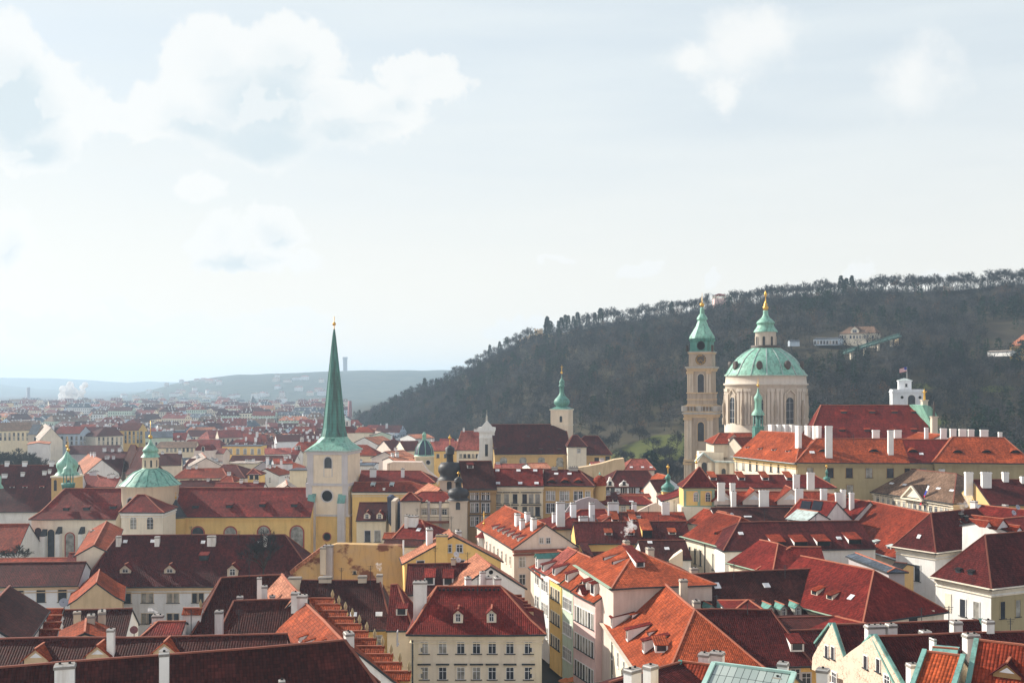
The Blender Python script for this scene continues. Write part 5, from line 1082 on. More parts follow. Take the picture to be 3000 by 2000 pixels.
# centre: ochre wall, dark roof, cream house
ow, ol = slabs('blank weathered ochre fire wall with exposed brick patch', 'fire_wall', 'wall', [(857, 1780), (857, 1676), (955, 1602), (985, 1593), (1180, 1598), (1180, 1780)], 192, 2.2, brickwall(), GUT)
m = MB(); q = [P(848, 1672, 191.6), P(938, 1604, 191.6), P(938, 1616, 191.6), P(852, 1684, 191.6)]; m.extrude(q, Vector((0, 6, 0))); m.build('roof', [tile('peach')], ow, ol)
make_chimney(P(962, 0, 191.4), Vector((1, 0, 0)), Vector((0, 1, 0)), 1.6, 1.2, 5, zpx(1594, 192), plaster('lilac', .7), ow, ol, name='chimney'); make_chimney(P(947, 0, 190.8), Vector((1, 0, 0)), Vector((0, 1, 0)), 1.0, .8, 17, zpx(1601, 191), CHIMB, ow, ol)
m = MB(); m.lathe([(.14, 2), (.14, zpx(1583, 191))], (P(1182, 0, 191.5).x, 191.6, 0), 8); m.build('drainpipe', [plaster('white')], ow, ol); put_win(ow, ol, P(1039, 1676, 191.95), Vector((0, -1, 0)), .5, .55, 's', 'stone')
dk = hr('long dark shade-toned roof with stubby chimneys above the tiled steps', (885, 1700), (1112, 1697), 166, 8, 1848, xr=1150, tile='dark', wall='yellow', zb=0, wob=.07, fl=.04)
for x, y, w in ((864, 1689, 1.9), (953, 1688, 1.9), (1062, 1685, 1.3), (1112, 1681, .9)): dk.chim(x, y, .5, w, .9, CHIMB, pots=False)
dk.dorms([(1035, 1806, 1.0, .8, 'k'), (1110, 1805, 1.0, .8, 'k')]); dk.win([(1107, 1876), (1160, 1870)], 1.1, 1.5)
rd_ = hr('red hip roof stepping down beside the ochre fire wall', (1148, 1712), (1164, 1712), 162, 6, 1846, xr=1212, tile='red', wall='cream', zb=0, wob=.04); rd_.dorm(1176, 1802, 1.6, 1.3, 's', tl='red')
rd_.win([(1163, 1868)], 1.1, 1.6, 'r')
wh = hr('cream corner house with red hipped roof and two little dormers', (1280, 1716), (1466, 1716), 148, 7, 1857, xl=1190, xr=1600, tile='red', wall='cream', zb=0, wob=.04, fl=.06, ov=.55, cornice='sand', pu=.26)
cols = (1243, 1297, 1350, 1396, 1442, 1494, 1548)
wh.win([(x, 1896) for x in cols], 1.0, 1.55, 'f', 'ws', 'cream'); wh.win([(x, 1971) for x in cols], 1.0, 1.6, 'f', 'wsh', 'cream')
wh.dorms([(1342, 1821, 1.25, 1.25, 'g'), (1440, 1820, 1.25, 1.25, 'g')], wall='cream', tl='red'); wh.chim(1231, 1701, None, 1.75, 1.1, CHIM, d=146, deep=6, pots=True); wh.pipe(1209)
for i in range(15): m = MB(); q = wh.hit(1288 + 12.3 * i, 1727); m.box(q, Vector((.13, 0, 0)), Vector((0, .16, 0)), q.z - .1, q.z + .16); m.build('ridge_vent', [DARK], wh.roof, wh.off)
A0, A1, B0, B1 = wh.wr
for sg in (0, 1):
    m = MB()
    for i in range(24): z = 16.6 - i * .56; L = .9 if i % 2 else 1.5; m.box(wh.pt(A1 - L / 2 if sg else A0 + L / 2, B0 - .03, 0), wh.u * L / 2, wh.v * .04, z - .56, z)
    m.build('quoin', [plaster('sand')], wh.root, wh.off)
yg = hr('yellow gabled house with broad chimney breast and dark eaves', (1315, 1552), (1327, 1567), 191.5, 8.6, 1632, tile='peach', wall='yellow', zb=0, ov=.4)
yg.win([(1346, 1606), (1314, 1606)], 1.0, 1.3, 'r'); yg.win([(1232, 1648), (1350, 1646)], 1.2, .7, 'r', 's'); make_chimney(P(1295, 0, 184.6), Vector((1, 0, 0)), Vector((0, 1, 0)), 1.95, 1.0, 10, zpx(1565, 184.6), plaster('yellow'), yg.roof, yg.off)
yg.chim(1258, 1546, None, 2.3, 1.0, plaster('cool', .4), d=189, deep=4); yg.chim(1343, 1553, None, 1.8, .9, plaster('cool', .4), d=192, deep=4)
mr0 = hr('maroon ribbed roof with two shed dormers below the yellow gable', (1197, 1650), (1402, 1649), 173, 6, 1740, tile='maroon', wall='white', zb=0, wob=.04); mr0.dorms([(1258, 1712, 1.6, 1.4, 's'), (1313, 1714, 1.6, 1.4, 's')], tl='red'); mr0.chim(1328, 1634, .5, .7, .7, CHIMB)
wg = hr('white gable with round hole and lit pantile slope', (1395, 1622), (1437, 1656), 176.5, 5.6, 1691, tile='peach', wall='white', zb=0, ov=.3); p0, n_ = wg.plane('r'); q = ray_plane(1438, 1675, p0, n_); disc(q, n_, Vector((-n_.y, n_.x, 0)), .34, 'white', wg.root, wg.off, name='round_hole')
for x, y, w in ((1371, 1689, 1.2), (1414, 1673, .55), (1431, 1688, 1.0), (1457, 1689, 1.4)): wg.chim(x, y, None, w, .8, CHIM, d=157, deep=4)
steps('short flight of red tile capped wall steps beside the cream house', P(1505, 1748, 155), P(1540, 1785, 148), 5, 2.3, 1.2, plaster('tan'), 'red', fins=False, ridge=.3)
bg_ = hr('tall pink gabled house with pale pediment and row of small dormers', (1478, 1480), (1598, 1535), 243, 6.6, 1541, tile='orange', wall='pink', zb=0, ov=.35, name='gabled_house')
bg_.win([(1530, 1645), (1530, 1697), (1592, 1645), (1611, 1645), (1655, 1645)], 1.2, 2.0, 'r', 'w'); bg_.win([(1586, 1583), (1606, 1583)], .8, 1.1, 'r', 'w'); bg_.grid(9, (16, 11.5), 1.0, 1.8, 'f', 'w', 'cream')
m = MB(); a, b = bg_.pt(bg_.W + .1, .1, bg_.ze - .5), bg_.pt(bg_.W + .1, bg_.D - .1, bg_.ze - .5); m.bar(a, b, 1.1, .5); m.bar(a - Z * .7, b - Z * .7, .5, .3); m.build('cornice', [RIDGED], bg_.root, bg_.off)
for i in range(6): bg_.dorm(1444 + i * 14.5, 1550 + i * 6.6, 1.2, .9, 's', tl='red')
for x, y, w, yb in ((1516, 1503, 1.6, 1536), (1530, 1519, 1.1, 1547), (1563, 1515, 1.7, 1549), (1545, 1499, 1.6, 1525)): bg_.chim(x, y, None, w, .9, plaster('cool', .3), yb=yb)
loc = P(1418, 1600, 236); e = empty('corner_turret', (loc.x, loc.y, 0), 'tiny red capped white turret with golden ball on a long spike', 'turret'); t = Tower(e, e.location.copy(), 1418, 236); t.sq('shaft', [(1.1, 1700, 1570, 0)], [plaster('white')]); t.lat('roof', [(2.0, 1572), (1.0, 1562), (.2, 1552)], tile('red'), 8); finial(e, e.location.copy(), *t.c, zpx(1553, 236), 4.2, .28)
# street row seen in steep perspective
ST = 'row of street houses'
sf = hr('big bright orange roof with three white fronted dormers over the street', (1925, 1690), (2035, 1787), 165, 8.7, 1815, xr=1917, tile='orange', wall='cream', zb=2, wob=.07, fl=.07, ov=.6, pu=.24)
sf.gutter(plaster('stone')); sf.grid(8, (12.0, 7.6), .95, 2.0, 'f', 'w', 'white', 1.0, 1.0)
for x, y in ((1791, 1836), (1836, 1874), (1884, 1908)): sf.dorm(x, y, 1.35, 1.7, 's', wall='white', tl='red')
for x, y in ((1850, 1806), (1898, 1858)): sf.dorm(x, y, .9, .6, 's', tl='orange', win=False)
sf.pipe(1795); sf.pipe(1850)
sg_ = hr('broad dark maroon roof continuing from the orange one at the street corner', (2035, 1787), (2258, 1785), 141, 7.6, 1952, xr=2388, tile='maroon', wall='yellow', zb=2, wob=.07, fl=.05, pu=.26)
sg_.dorm(1938, 1908, 1.6, 1.1, 's', tl='orange'); sg_.dorm(2336, 1905, 1.7, 1.2, 's', tl='red'); sg_.win([(2330, 1978), (2362, 1990)], 1.1, 1.7)
sf.chim(2002, 1696, None, 1.0, 1.0, CHIMB, d=152, deep=5); sf.chim(2040, 1758, None, 1.1, .9, CHIMB, d=145, deep=3)
se = hr('orange hip roof over a pink rendered side wall', (1825, 1593), (1862, 1611), 178, 8, 1655, xr=1790, tile='orange', wall='pink', zb=2, wob=.05, ov=.5); se.gutter(plaster('greentrim')); se.dorms([(1768, 1640, .9, .7, 's'), (1794, 1652, .9, .7, 's')], tl='orange', win=False); se.dorm(1876, 1660, 1.4, 1.0, 's', f='r', tl='red'); se.chim(1904, 1603, None, 1.3, 1.0, CHIMB, d=170, deep=8)
def street(label, C0, C1, d, half, rise, wall, n, zs, tl, trim='white', style='w', w=.9, h=1.9, **kw):
    o = he(label, C0, C1, d, half, rise, tile=tl, wall=wall, zb=2, ov=.4, **kw); o.grid(n, zs, w, h, 'f', style, trim, .5, .5); return o
s1 = street('pink and white stuccoed street house with tall dark red windows', (1672, 1733), (1738, 1765), 171, 6, 3.6, 'rosewall', 7, (14.6, 10.4, 6.2), 'orange', 'white', 's', .8, 2.3)
s1.dorms([(1712, 1733, 1.6, 1.9, 's'), (1735, 1742, 1.6, 2.0, 's')], wall='white', tl='red'); s1.dorm(1700, 1742, 2.2, .7, 'g', wall='rosewall', tl='red', win=False)
s2 = street('pale green narrow street house with white windows', (1640, 1712), (1672, 1729), 177, 5.5, 4, 'green', 4, (15, 11, 7), 'orange'); s2.dorm(1660, 1702, 1.3, 1.5, 's', wall='white', tl='red')
s3 = street('yellow narrow street house with dark window strips', (1603, 1688), (1638, 1708), 186, 5.5, 4, 'yellow', 4, (15, 11, 7), 'orange', 'cream', 's'); s3.dorm(1622, 1684, 1.5, 1.5, 's', wall='white', tl='red'); s3.gutter(plaster('white'))
s4 = street('pale grey narrow street house with twin dormers', (1577, 1672), (1602, 1686), 193, 5.5, 4, 'cool', 3, (15, 11, 7), 'rose'); s4.dorm(1590, 1672, 1.4, 1.4, 's', wall='white', tl='red')
s5 = street('white end house of the street row with green tipped gable', (1558, 1662), (1576, 1672), 199, 5, 3, 'white', 2, (15, 11, 7), 'red'); s5.dorm(1572, 1664, 1.5, 2.2, 'g', wall='white', tl='dkcopper')
hr('lit orange roof with ribbed valley behind the yellow street house', (1640, 1618), (1686, 1650), 205, 6, 1660, tile='orange', wall='pink', zb=2, wob=.03); hr('second lit orange roof with pale seam beside the hip roof', (1690, 1624), (1728, 1647), 197, 6.5, 1672, tile='orange', wall='pink', zb=2, wob=.03)
for i, (x, y) in enumerate(((1658, 1984), (1678, 1981))):
    c = P(x, y, 172); e = empty('parasol', (c.x, c.y, 2), ['orange parasol in the dark street, nearer the cream corner house', 'orange parasol in the dark street, nearer the pink house'][i], 'parasol', 'street parasols'); m = MB(); m.lathe([(1.25, c.z - .5), (.05, c.z)], (c.x, c.y, 0), 8, smooth=False); m.build('canopy', [flat('parasol_orange', (.65, .20, .06))], e, e.location); m = MB(); m.lathe([(.04, 0), (.04, c.z)], (c.x, c.y, 0), 6); m.build('pole', [plaster('white')], e, e.location)
# middle band right of the needle spire
mr = hr('long maroon roofed house with yellow gable edge and lit dormer tops', (1682, 1528), (2008, 1527), 226, 7, 1591, tile='maroon', wall='yellow', zb=4, wob=.05, name='house', pu=.34)
mr.dorms([(1783, 1566, 1.5, .7, 's'), (1848, 1566, 1.5, .7, 's'), (1970, 1564, 1.5, .7, 's')], tl='orange'); mr.dorm(1896, 1573, 2.0, 1.7, 's', wall='yellow', tl='orange', win=False)
hr('dark lower roof tucked under the long maroon one', (1872, 1583), (2005, 1582), 212, 6, 1640, tile='dark', wall='white', zb=4, wob=.03).dorms([(1905, 1592, .9, .8, 'k'), (1955, 1610, .9, .8, 'k')])
slabs('pink lean wall below the white palace', 'yard_wall', 'wall', [(1960, 1660), (1960, 1640), (2000, 1612), (2000, 1660)], 206, 2, plaster('peach'))
lw = hr('low dark roof with white framed hatch behind the street roofs', (1690, 1617), (1800, 1615), 212, 5, 1655, tile='dark', wall='yellow', zb=4); lw.dorm(1728, 1645, 1.5, 1.1, 's', wall='white', tl='maroon')
ha = hr('red hipped roof bristling with tall white chimney stacks', (1700, 1492), (1772, 1490), 243, 7, 1550, xl=1612, xr=1812, tile='red', wall='cream', zb=4, wob=.03)
for x, y, w, d_ in ((1642, 1469, 1.8, 236), (1679, 1471, 1.2, 240), (1734, 1471, 1.1, 236), (1709, 1511, 1.9, 236), (1626, 1500, 1.2, 240)): ha.chim(x, y, None, w, .9, plaster('cool', .25), d=d_, deep=5)
hb_ = hr('low orange red roof with broad white chimney beside the yellow turret', (1806, 1500), (2000, 1500), 237, 6, 1532, xl=1757, tile='rust', wall='cream', zb=4, wob=.03); hb_.chim(1797, 1470, None, 2.3, 1.0, plaster('cool', .25), d=237, deep=3); hb_.chim(1858, 1471, None, 1.0, .9, plaster('cool', .25), d=240, deep=3); hb_.chim(1868, 1510, None, 1.3, .9, plaster('cool', .25), d=234, deep=2); hb_.chim(1950, 1470, None, 1.6, .9, plaster('white', .2), d=236, deep=3); hb_.dorms([(1803, 1530, 1.4, .9, 's'), (1855, 1530, 1.4, .9, 's')], tl='orange')
slabs('grey curved top gable wall behind the white chimneys', 'gable_wall', 'wall', [(1653, 1520), (1655, 1500), (1672, 1476), (1700, 1462), (1725, 1455), (1750, 1463), (1782, 1490), (1784, 1520)], 252, 1, plaster('lilac', .4), GUT)
hc = hr('red roof with small dark hatch above a cream attic wall', (1735, 1453), (1885, 1453), 264, 6, 1477, xr=1920, tile='red', wall='sand', zb=4); hc.dorms([(1803, 1470, 1.3, .8, 's'), (1850, 1470, 1.0, .7, 'k')], tl='maroon'); hc.win([(1805, 1492), (1826, 1492), (1850, 1492)], 1.0, 1.6)
slabs('low pale pink gable wall by the yellow turret', 'gable_wall', 'wall', [(1862, 1515), (1870, 1496), (1905, 1478), (1920, 1472), (1945, 1486), (1960, 1515)], 248, 1, plaster('pink'), RIDGE)
pvl = hr('yellow and green garden pavilion with pointed red pyramid roof', (2047, 1368), (2051, 1368), 247, 3.7, 1427, xl=1999, xr=2098, tile='red', wall='yellow', zb=10, name='pavilion', cat='pavilion', ov=.35, fl=.04)
pvl.win([(2039, 1455), (2074, 1455)], .95, 2.0, 'f', 'aw', 'rosewall'); m = MB(); A0, A1, B0, B1 = pvl.wr; zt, zb_ = zpx(1434, 244), zpx(1482, 244)
for a in (A0 + .25, (A0 + A1) / 2, A1 - .25): m.box(pvl.pt(a, B0 - .03, 0), pvl.u * .3, pvl.v * .06, zb_, zt)
for z in (zb_, zt): m.bar(pvl.pt(A0 - .1, B0 - .05, z), pvl.pt(A1 + .1, B0 - .05, z), .2, .35)
m.build('pilaster', [plaster('greentrim')], pvl.root, pvl.off); finial(pvl.root, pvl.off, pvl.pt(pvl.W / 2, pvl.D / 2, 0).x, pvl.pt(pvl.W / 2, pvl.D / 2, 0).y, pvl.ze + pvl.rise, 3.0, .3)
slabs('cream base wall with metal strip carrying the yellow pavilion', 'terrace_wall', 'wall', [(1996, 1530), (1996, 1484), (2096, 1484), (2096, 1530)], 243, 6, plaster('cream'))
hr('curved red roof beside the pavilion over a white yard wall', (1985, 1432), (2002, 1446), 262, 5, 1452, tile='red', wall='white', zb=8)
# row along the square
def facade(label, ridge, d, half, ye, wall, tl, cols, rows, w, h, style='w', xl=None, xr=None, trim='trim', **kw):
    o = hr(label, ridge[0], ridge[1], d, half, ye, xl=xl, xr=xr, tile=tl, wall=wall, zb=0, **kw)
    o.win([(x, y) for y in rows for x in cols], w, h, 'f', style, trim); return o
fb = facade('dark brown town house with paired white windows and very dark roof', ((1347, 1351), (1438, 1350)), 262, 9, 1433, 'brown', 'dark', (1385, 1396, 1417, 1428), (1450, 1487, 1527), 1.0, 2.2, 'wsh', cornice='brown'); fb.dorm(1378, 1371, 1.5, 1.0, 's', tl='red')
fc = facade('cream town house with stuccoed windows and red roof', ((1442, 1372), (1588, 1372)), 265, 7, 1423, 'sand', 'red', (1460, 1484, 1509, 1537, 1556, 1575), (1460, 1497, 1535), 1.1, 2.2, 'sh', trim='cream', cornice='cream'); fc.dorms([(1457, 1381, 1.0, .9, 'k'), (1519, 1381, 1.0, .9, 'k'), (1568, 1381, 1.0, .9, 'k'), (1459, 1418, 1.0, .9, 'k'), (1524, 1418, 1.0, .9, 'k'), (1572, 1418, 1.0, .9, 'k')])
fd = facade('ochre corner house with eyebrow dormers and paired windows', ((1596, 1375), (1696, 1376)), 266, 7, 1421, 'ochre', 'maroon', (1607, 1619, 1647, 1660, 1688, 1700, 1722), (1451, 1488), 1.05, 2.3, 'w', xr=1742, cornice='ochre'); fd.dorms([(1615, 1413, 2.4, .8, 'e'), (1655, 1413, 2.4, .8, 'e'), (1694, 1413, 2.4, .8, 'e')]); fd.chim(1625, 1367, .5, 1.4, .8, plaster('grey')); fd.chim(1680, 1367, .5, 2.2, .8, plaster('grey')); fd.dorms([(1629, 1390, 1.0, .8, 'k'), (1668, 1390, 1.0, .8, 'k')])
loc = P(1757, 1500, 262); e = empty('corner_dome', (loc.x, loc.y, 0), 'rounded orange tiled corner cap with green knob on the ochre house', 'turret'); t = Tower(e, e.location.copy(), 1757, 262); t.lat('wall', [(1.5, 1600), (1.5, 1420)], plaster('ochre'), 16); t.lat('dome', [(1.75, 1421), (1.6, 1408), (1.5, 1404), (1.2, 1398), (.7, 1394), (.2, 1391)], tile('rust'), 16); t.lat('knob', [(.3, 1394), (.2, 1390), (.25, 1388), (.05, 1382)], copper(), 8)
fe = facade('pale blue house with white scrolled gables and deep red roof', ((1806, 1378), (1898, 1377)), 292, 8, 1427, 'blue', 'maroon', (1779, 1795, 1824, 1830, 1849, 1855, 1880), (1437,), 1.1, 2.0, 's', xl=1778, xr=1932)
for x0, x1, y0, yt in ((1776, 1799, 1424, 1397), (1815, 1842, 1424, 1407)):
    m = MB(); c = (x0 + x1) / 2; m.extrude([P(x, y, 282.5) for x, y in ((x0, y0), (x0, y0 - (y0 - yt) * .35), (x0 + 4, y0 - (y0 - yt) * .5), (c - 4, y0 - (y0 - yt) * .7), (c - 4, yt + 3), (c, yt), (c + 4, yt + 3), (c + 4, y0 - (y0 - yt) * .7), (x1 - 4, y0 - (y0 - yt) * .5), (x1, y0 - (y0 - yt) * .35), (x1, y0))], Vector((0, 1.2, 0))); o = m.build('gable', [plaster('white')], fe.root, fe.off); put_win(fe.root, fe.off, P(c, y0 - 9, 282.4), Vector((0, -1, 0)), .8, 1.0, 's', 'white')
ff = hr('light blue gable house with orange verge stepping down to the lantern', (1925, 1385), (1953, 1393), 290, 6, 1432, tile='orange', wall='blue', zb=0, xl=1893)
hr('deep red roof wedge beside the dark lantern', (1905, 1405), (1950, 1404), 276, 5, 1440, tile='maroon', wall='pink', zb=0); slabs('bluish party wall beside the light blue house', 'party_wall', 'wall', [(1892, 1470), (1892, 1432), (1940, 1398), (1946, 1470)], 284, 3, plaster('blue', .2), RIDGE)
slabs('huge bare beige fire wall behind the ochre corner house', 'fire_wall', 'wall', [(1690, 1420), (1692, 1370), (1720, 1366), (1760, 1358), (1800, 1346), (1828, 1342), (1832, 1372), (1800, 1396), (1760, 1420)], 312, 4, plaster('tan', .8), GUT)
hr('small pinkish roof behind the bare fire wall with short chimneys', (1850, 1344), (1892, 1344), 345, 7, 1376, xl=1826, xr=1922, tile='rose', wall='pink', zb=0).dorms([(1850, 1370, .9, .8, 'k'), (1883, 1370, .9, .8, 'k'), (1908, 1370, .9, .8, 'k')])
hr('red ribbed low roofs between pale blue house and the chimneys', (1790, 1446), (1900, 1446), 268, 4, 1456, tile='rust', wall='white', zb=0).chims([(1760, 1443, .5, 2.0), (1783, 1436, .5, 1.0), (1808, 1437, .5, 1.0), (1832, 1446, .5, 2.0)], mat=plaster('cool', .2))
fy = facade('yellow tower side house with two small dormers in dark roof', ((1055, 1471), (1137, 1471)), 262, 6, 1524, 'sand', 'maroon', (1077, 1106), (1570,), 1.3, 2.6, 's'); fy.dorms([(1075, 1519, 1.5, 1.2, 'g'), (1112, 1519, 1.5, 1.2, 'g')], wall='cream', tl='red')
slabs('narrow beige side wall between tower side house and grey hall', 'party_wall', 'wall', [(1146, 1620), (1146, 1467), (1158, 1467), (1158, 1620)], 253, 8, plaster('stone'), GUT); slabs('tall dark roofed stair block beside the grey hall', 'stair_block', 'building', [(1137, 1530), (1134, 1455), (1142, 1455), (1180, 1480), (1180, 1560), (1160, 1560)], 258, 6, flat('slate_blue', (.05, .06, .10)))
fr = hr('long red double roof with two tall white chimneys behind the spire base', (1060, 1378), (1232, 1378), 300, 6, 1413, xr=1275, tile='red', wall='yellow', zb=0); fr.chim(1093, 1371, None, 1.7, .9, plaster('cool', .2), d=297, deep=4); fr.chim(1180, 1371, None, .9, .9, plaster('cool', .2), d=297, deep=4)
fr2 = hr('lower red pantile slope with pale chimney stub over a yellow wall', (1040, 1411), (1205, 1411), 292, 5, 1440, xr=1290, tile='rust', wall='yellow', zb=0, cornice='cream'); fr2.chim(1125, 1428, None, .6, .6, d=288, deep=2); fr2.dorms([(1092, 1424, 1.1, .6, 's'), (1147, 1424, 1.1, .6, 's')], tl='zinc')
fp = hr('peach lit roof with three dark slit dormers beside the onion turrets', (1255, 1415), (1290, 1432), 275, 4, 1447, tile='peach', wall='stone', zb=0); fp.dorms([(1240, 1448, .9, .7, 's'), (1248, 1454, .9, .7, 's'), (1258, 1458, .9, .7, 's')], win=False, tl='peach')
slabs('long blank beige firewall with raised end behind the red double roof', 'fire_wall', 'wall', [(1134, 1420), (1134, 1358), (1150, 1352), (1236, 1353), (1252, 1378), (1282, 1402), (1282, 1420)], 325, 4, plaster('pink'), GUT)
nr_ = hr('red hipped roof with dark skylight and long white chimney in front of the hall', (1197, 1520), (1235, 1522), 212, 5, 1575, xl=1150, xr=1262, tile='red', wall='white', zb=0); nr_.chim(1209, 1509, None, 2.0, 1.0, plaster('cool', .4), d=210, deep=3); nr_.chim(1192, 1507, None, .7, .8, plaster('white'), d=210, deep=3); nr_.dorm(1224, 1556, .8, .9, 'k')
hr('orange pantile ledge left of the hall roofs', (1128, 1560), (1160, 1560), 214, 3, 1577, tile='orange', wall='cream', zb=0); hr('very dark low roof in front of the red hipped roof', (1130, 1579), (1240, 1579), 206, 4, 1600, tile='dark', wall='white', zb=0)
# palaces on the right
R1 = he('white palace wing with orange roof and tall narrow windows', (1995, 1571), (2127, 1607), 217, 8, 4.6, hr=8, tile='rust', wall='cream', zb=2, wob=.03, ov=.6, pu=.24, name='palace_wing', cat='building'); R1.gutter(plaster('greentrim')); R1.win([(2005, 1617), (2021, 1623), (2037, 1628), (2053, 1634), (2090, 1645)], .75, 3.0, 'f', 's', 'cream'); R1.pipe(2066); R1.dorm(2095, 1566, 1.2, .7, 'e', tl='rust')
hr('upper orange roof strip behind the palace wing', (2062, 1490), (2128, 1500), 236, 5, 1530, tile='rust', wall='white', zb=2, xr=2128)
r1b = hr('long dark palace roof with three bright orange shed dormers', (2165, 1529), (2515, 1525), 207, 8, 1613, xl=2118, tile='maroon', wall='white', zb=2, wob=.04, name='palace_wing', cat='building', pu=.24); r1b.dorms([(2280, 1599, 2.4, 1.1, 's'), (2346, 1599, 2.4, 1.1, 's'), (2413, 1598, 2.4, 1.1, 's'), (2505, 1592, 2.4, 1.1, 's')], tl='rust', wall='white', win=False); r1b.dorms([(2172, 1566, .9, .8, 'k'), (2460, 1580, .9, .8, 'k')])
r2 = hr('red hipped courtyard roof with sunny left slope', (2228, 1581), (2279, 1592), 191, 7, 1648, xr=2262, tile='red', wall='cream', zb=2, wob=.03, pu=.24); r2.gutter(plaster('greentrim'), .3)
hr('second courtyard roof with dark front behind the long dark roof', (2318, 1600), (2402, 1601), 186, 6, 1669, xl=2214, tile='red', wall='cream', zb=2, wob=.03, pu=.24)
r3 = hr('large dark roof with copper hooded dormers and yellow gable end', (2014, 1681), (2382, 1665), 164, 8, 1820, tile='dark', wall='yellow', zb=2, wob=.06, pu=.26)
r3.dorms([(2258, 1806, 1.1, 1.4, 'g'), (2296, 1806, 1.1, 1.4, 'g'), (2338, 1803, 1.1, 1.4, 'g'), (2083, 1806, 1.1, 1.4, 'g'), (2126, 1806, 1.1, 1.4, 'g')], wall='grey', tl='dkcopper'); r3.dorms([(2104, 1724, 1.0, 1.2, 'k'), (2249, 1721, 1.0, .9, 'k')]); r3.chim(2032, 1662, None, 1.1, .9, CHIMB, d=167, deep=2); r3.chim(1986, 1681, None, .9, .8, CHIMB, d=165, deep=3)
sp_r = hr('small red pyramid roof peeping over the broad maroon roof', (2190, 1757), (2194, 1757), 152, 4.5, 1796, xl=2138, xr=2252, tile='red', wall='white', zb=2); 
r4 = hr('sunlit red roof with lichen streaks and black hipped end', (2348, 1628), (2560, 1670), 173, 8.5, 1748, xr=2527, tile='red', wall='cream', zb=2, wob=.05, ov=.5, pu=.24); r4.gutter(plaster('greentrim'), .3); r4.dorms([(2385, 1741, 1.3, .9, 's'), (2430, 1754, 1.3, .9, 's')], tl='rust', wall='cream'); r4.dorm(2487, 1756, .8, 1.0, 'k')
r5 = hr('large orange red roof plane with small metal hatches', (2545, 1466), (2812, 1521), 238, 10, 1577, tile='rust', wall='cream', zb=2, wob=.05, ov=.6, pu=.26); r5.gutter(plaster('zinc') if False else copper('zinc'), .7); r5.dorms([(2516, 1578, 1.5, .7, 's'), (2560, 1592, 1.5, .7, 's'), (2604, 1606, 1.5, .7, 's')], tl='zinc', wall='white')
he('low metal roofed link with pale gutter below the orange red roof', (2478, 1628), (2600, 1675), 196, 1.8, .5, hr=1, tile='slate', wall='lilac', zb=2, name='link_building', cat='building'); he('small ochre lean house between link and white palace', (2597, 1668), (2634, 1672), 190, 4, .8, tile='black', wall='ochre', zb=2)
r6 = he('tall white palace end with blind window under a black hipped roof', (2742, 1620), (2975, 1590), 195.5, 4.8, 6.4, hl=5, hr=5, tile='maroon', wall='white', zb=0, ov=.55, cornice='cream', name='palace_wing', cat='building', pu=.24); r6.win([(2688, 1678)], 1.15, 2.9, 'l', 's', 'white'); r6.gutter(plaster('cream'), .8); r6.dorm(2690, 1577, .7, .8, 'k', f='l')
r7 = he('white and ochre palace corner with black roof at the frame edge', (2905, 1726), (3239, 1688), 166, 6, 7.2, hl=5.5, hr=5, tile='maroon', wall='white', zb=0, ov=.6, cornice='cream', name='palace', cat='building', pu=.24); r7.win([(2821, 1779), (2861, 1787)], 1.05, 2.6, 'l', 's', 'white'); r7.win([(2937, 1786), (2982, 1781)], 1.0, 2.6, 'f', 's', 'olive'); r7.gutter(plaster('cream'), .8); r7.dorms([(2806, 1677, 1.0, .8, 's'), (2842, 1683, 1.0, .8, 's')], f='l', tl='black', wall='dark')
A0, A1, B0, B1 = r7.wr; m = MB(); m.box(r7.pt((A0 + A1) / 2, B0, 0), r7.u * ((A1 - A0) / 2 - .02), r7.v * .012, 0, r7.ze - 1.3); m.build('facade', [plaster('olive')], r7.root, r7.off)
for x in (2778,): p0, n_ = r7.plane('l'); q = ray_plane(x, 1765, p0, n_); m = MB(); al = Vector((-n_.y, n_.x, 0)); m.box(q + n_ * .03, al * .65, n_ * .05, q.z - 1.5, q.z + 1.5); m.build('blind_window', [plaster('cream', .1)], r7.root, r7.off)
slabs('cream yard wall with tarred canopy at the foot of the black hip', 'yard_wall', 'wall', [(2524, 1850), (2524, 1793), (2738, 1787), (2738, 1850)], 157, 1, plaster('cream')); slabs('dark arched canopy against the cream yard wall', 'canopy', 'canopy', [(2578, 1838), (2580, 1806), (2640, 1810), (2668, 1803), (2688, 1806), (2688, 1838)], 155, 1.5, flat('tar_felt', (.03, .03, .033)))
# college with orange roofs, red church roof behind it
jc = he('ochre college side wing with long sunlit orange roof', (2145, 1337), (2330, 1358), 297, 9, 6.9, hr=10, tile='orange', wall='cream', zb=6, ov=.7, cornice='yellow', name='college', cat='building'); jc.win([(x, 1362 + (x - 2159) * .055) for x in (2103 + 56, 2178, 2198, 2218, 2238, 2259, 2281, 2302)], .9, 2.4, 'f', 's', 'cream'); jc.gutter(copper('zinc'), .9); jc.dorms([(2187, 1312, 1.5, .6, 's'), (2225, 1316, 1.5, .6, 's'), (2265, 1319, 1.5, .6, 's'), (2306, 1323, 1.5, .6, 's')], tl='orange')
jw = plaster('olive', .3)
j2 = hr('long ochre college front with eyebrow dormers and grazing light', (2392, 1284), (2655, 1285), 278, 9, 1354, xl=2330, tile='orange', wall='olive', zb=4, ov=.7, cornice='olive', name='college', cat='building'); j2.dorms([(2412, 1324, 2.8, .9, 'e'), (2560, 1324, 2.8, .9, 'e')], tl='orange'); j2.dorm(2380, 1328, 1.2, .9, 'k'); j2.win([(x, 1384) for x in (2432, 2488, 2546, 2608, 2660)] + [(2373, 1384)], 1.6, 2.4, 'f', 's', 'brown'); j2.win([(2373, 1434), (2490, 1434)], 1.6, 2.4, 'f', 's', 'brown')
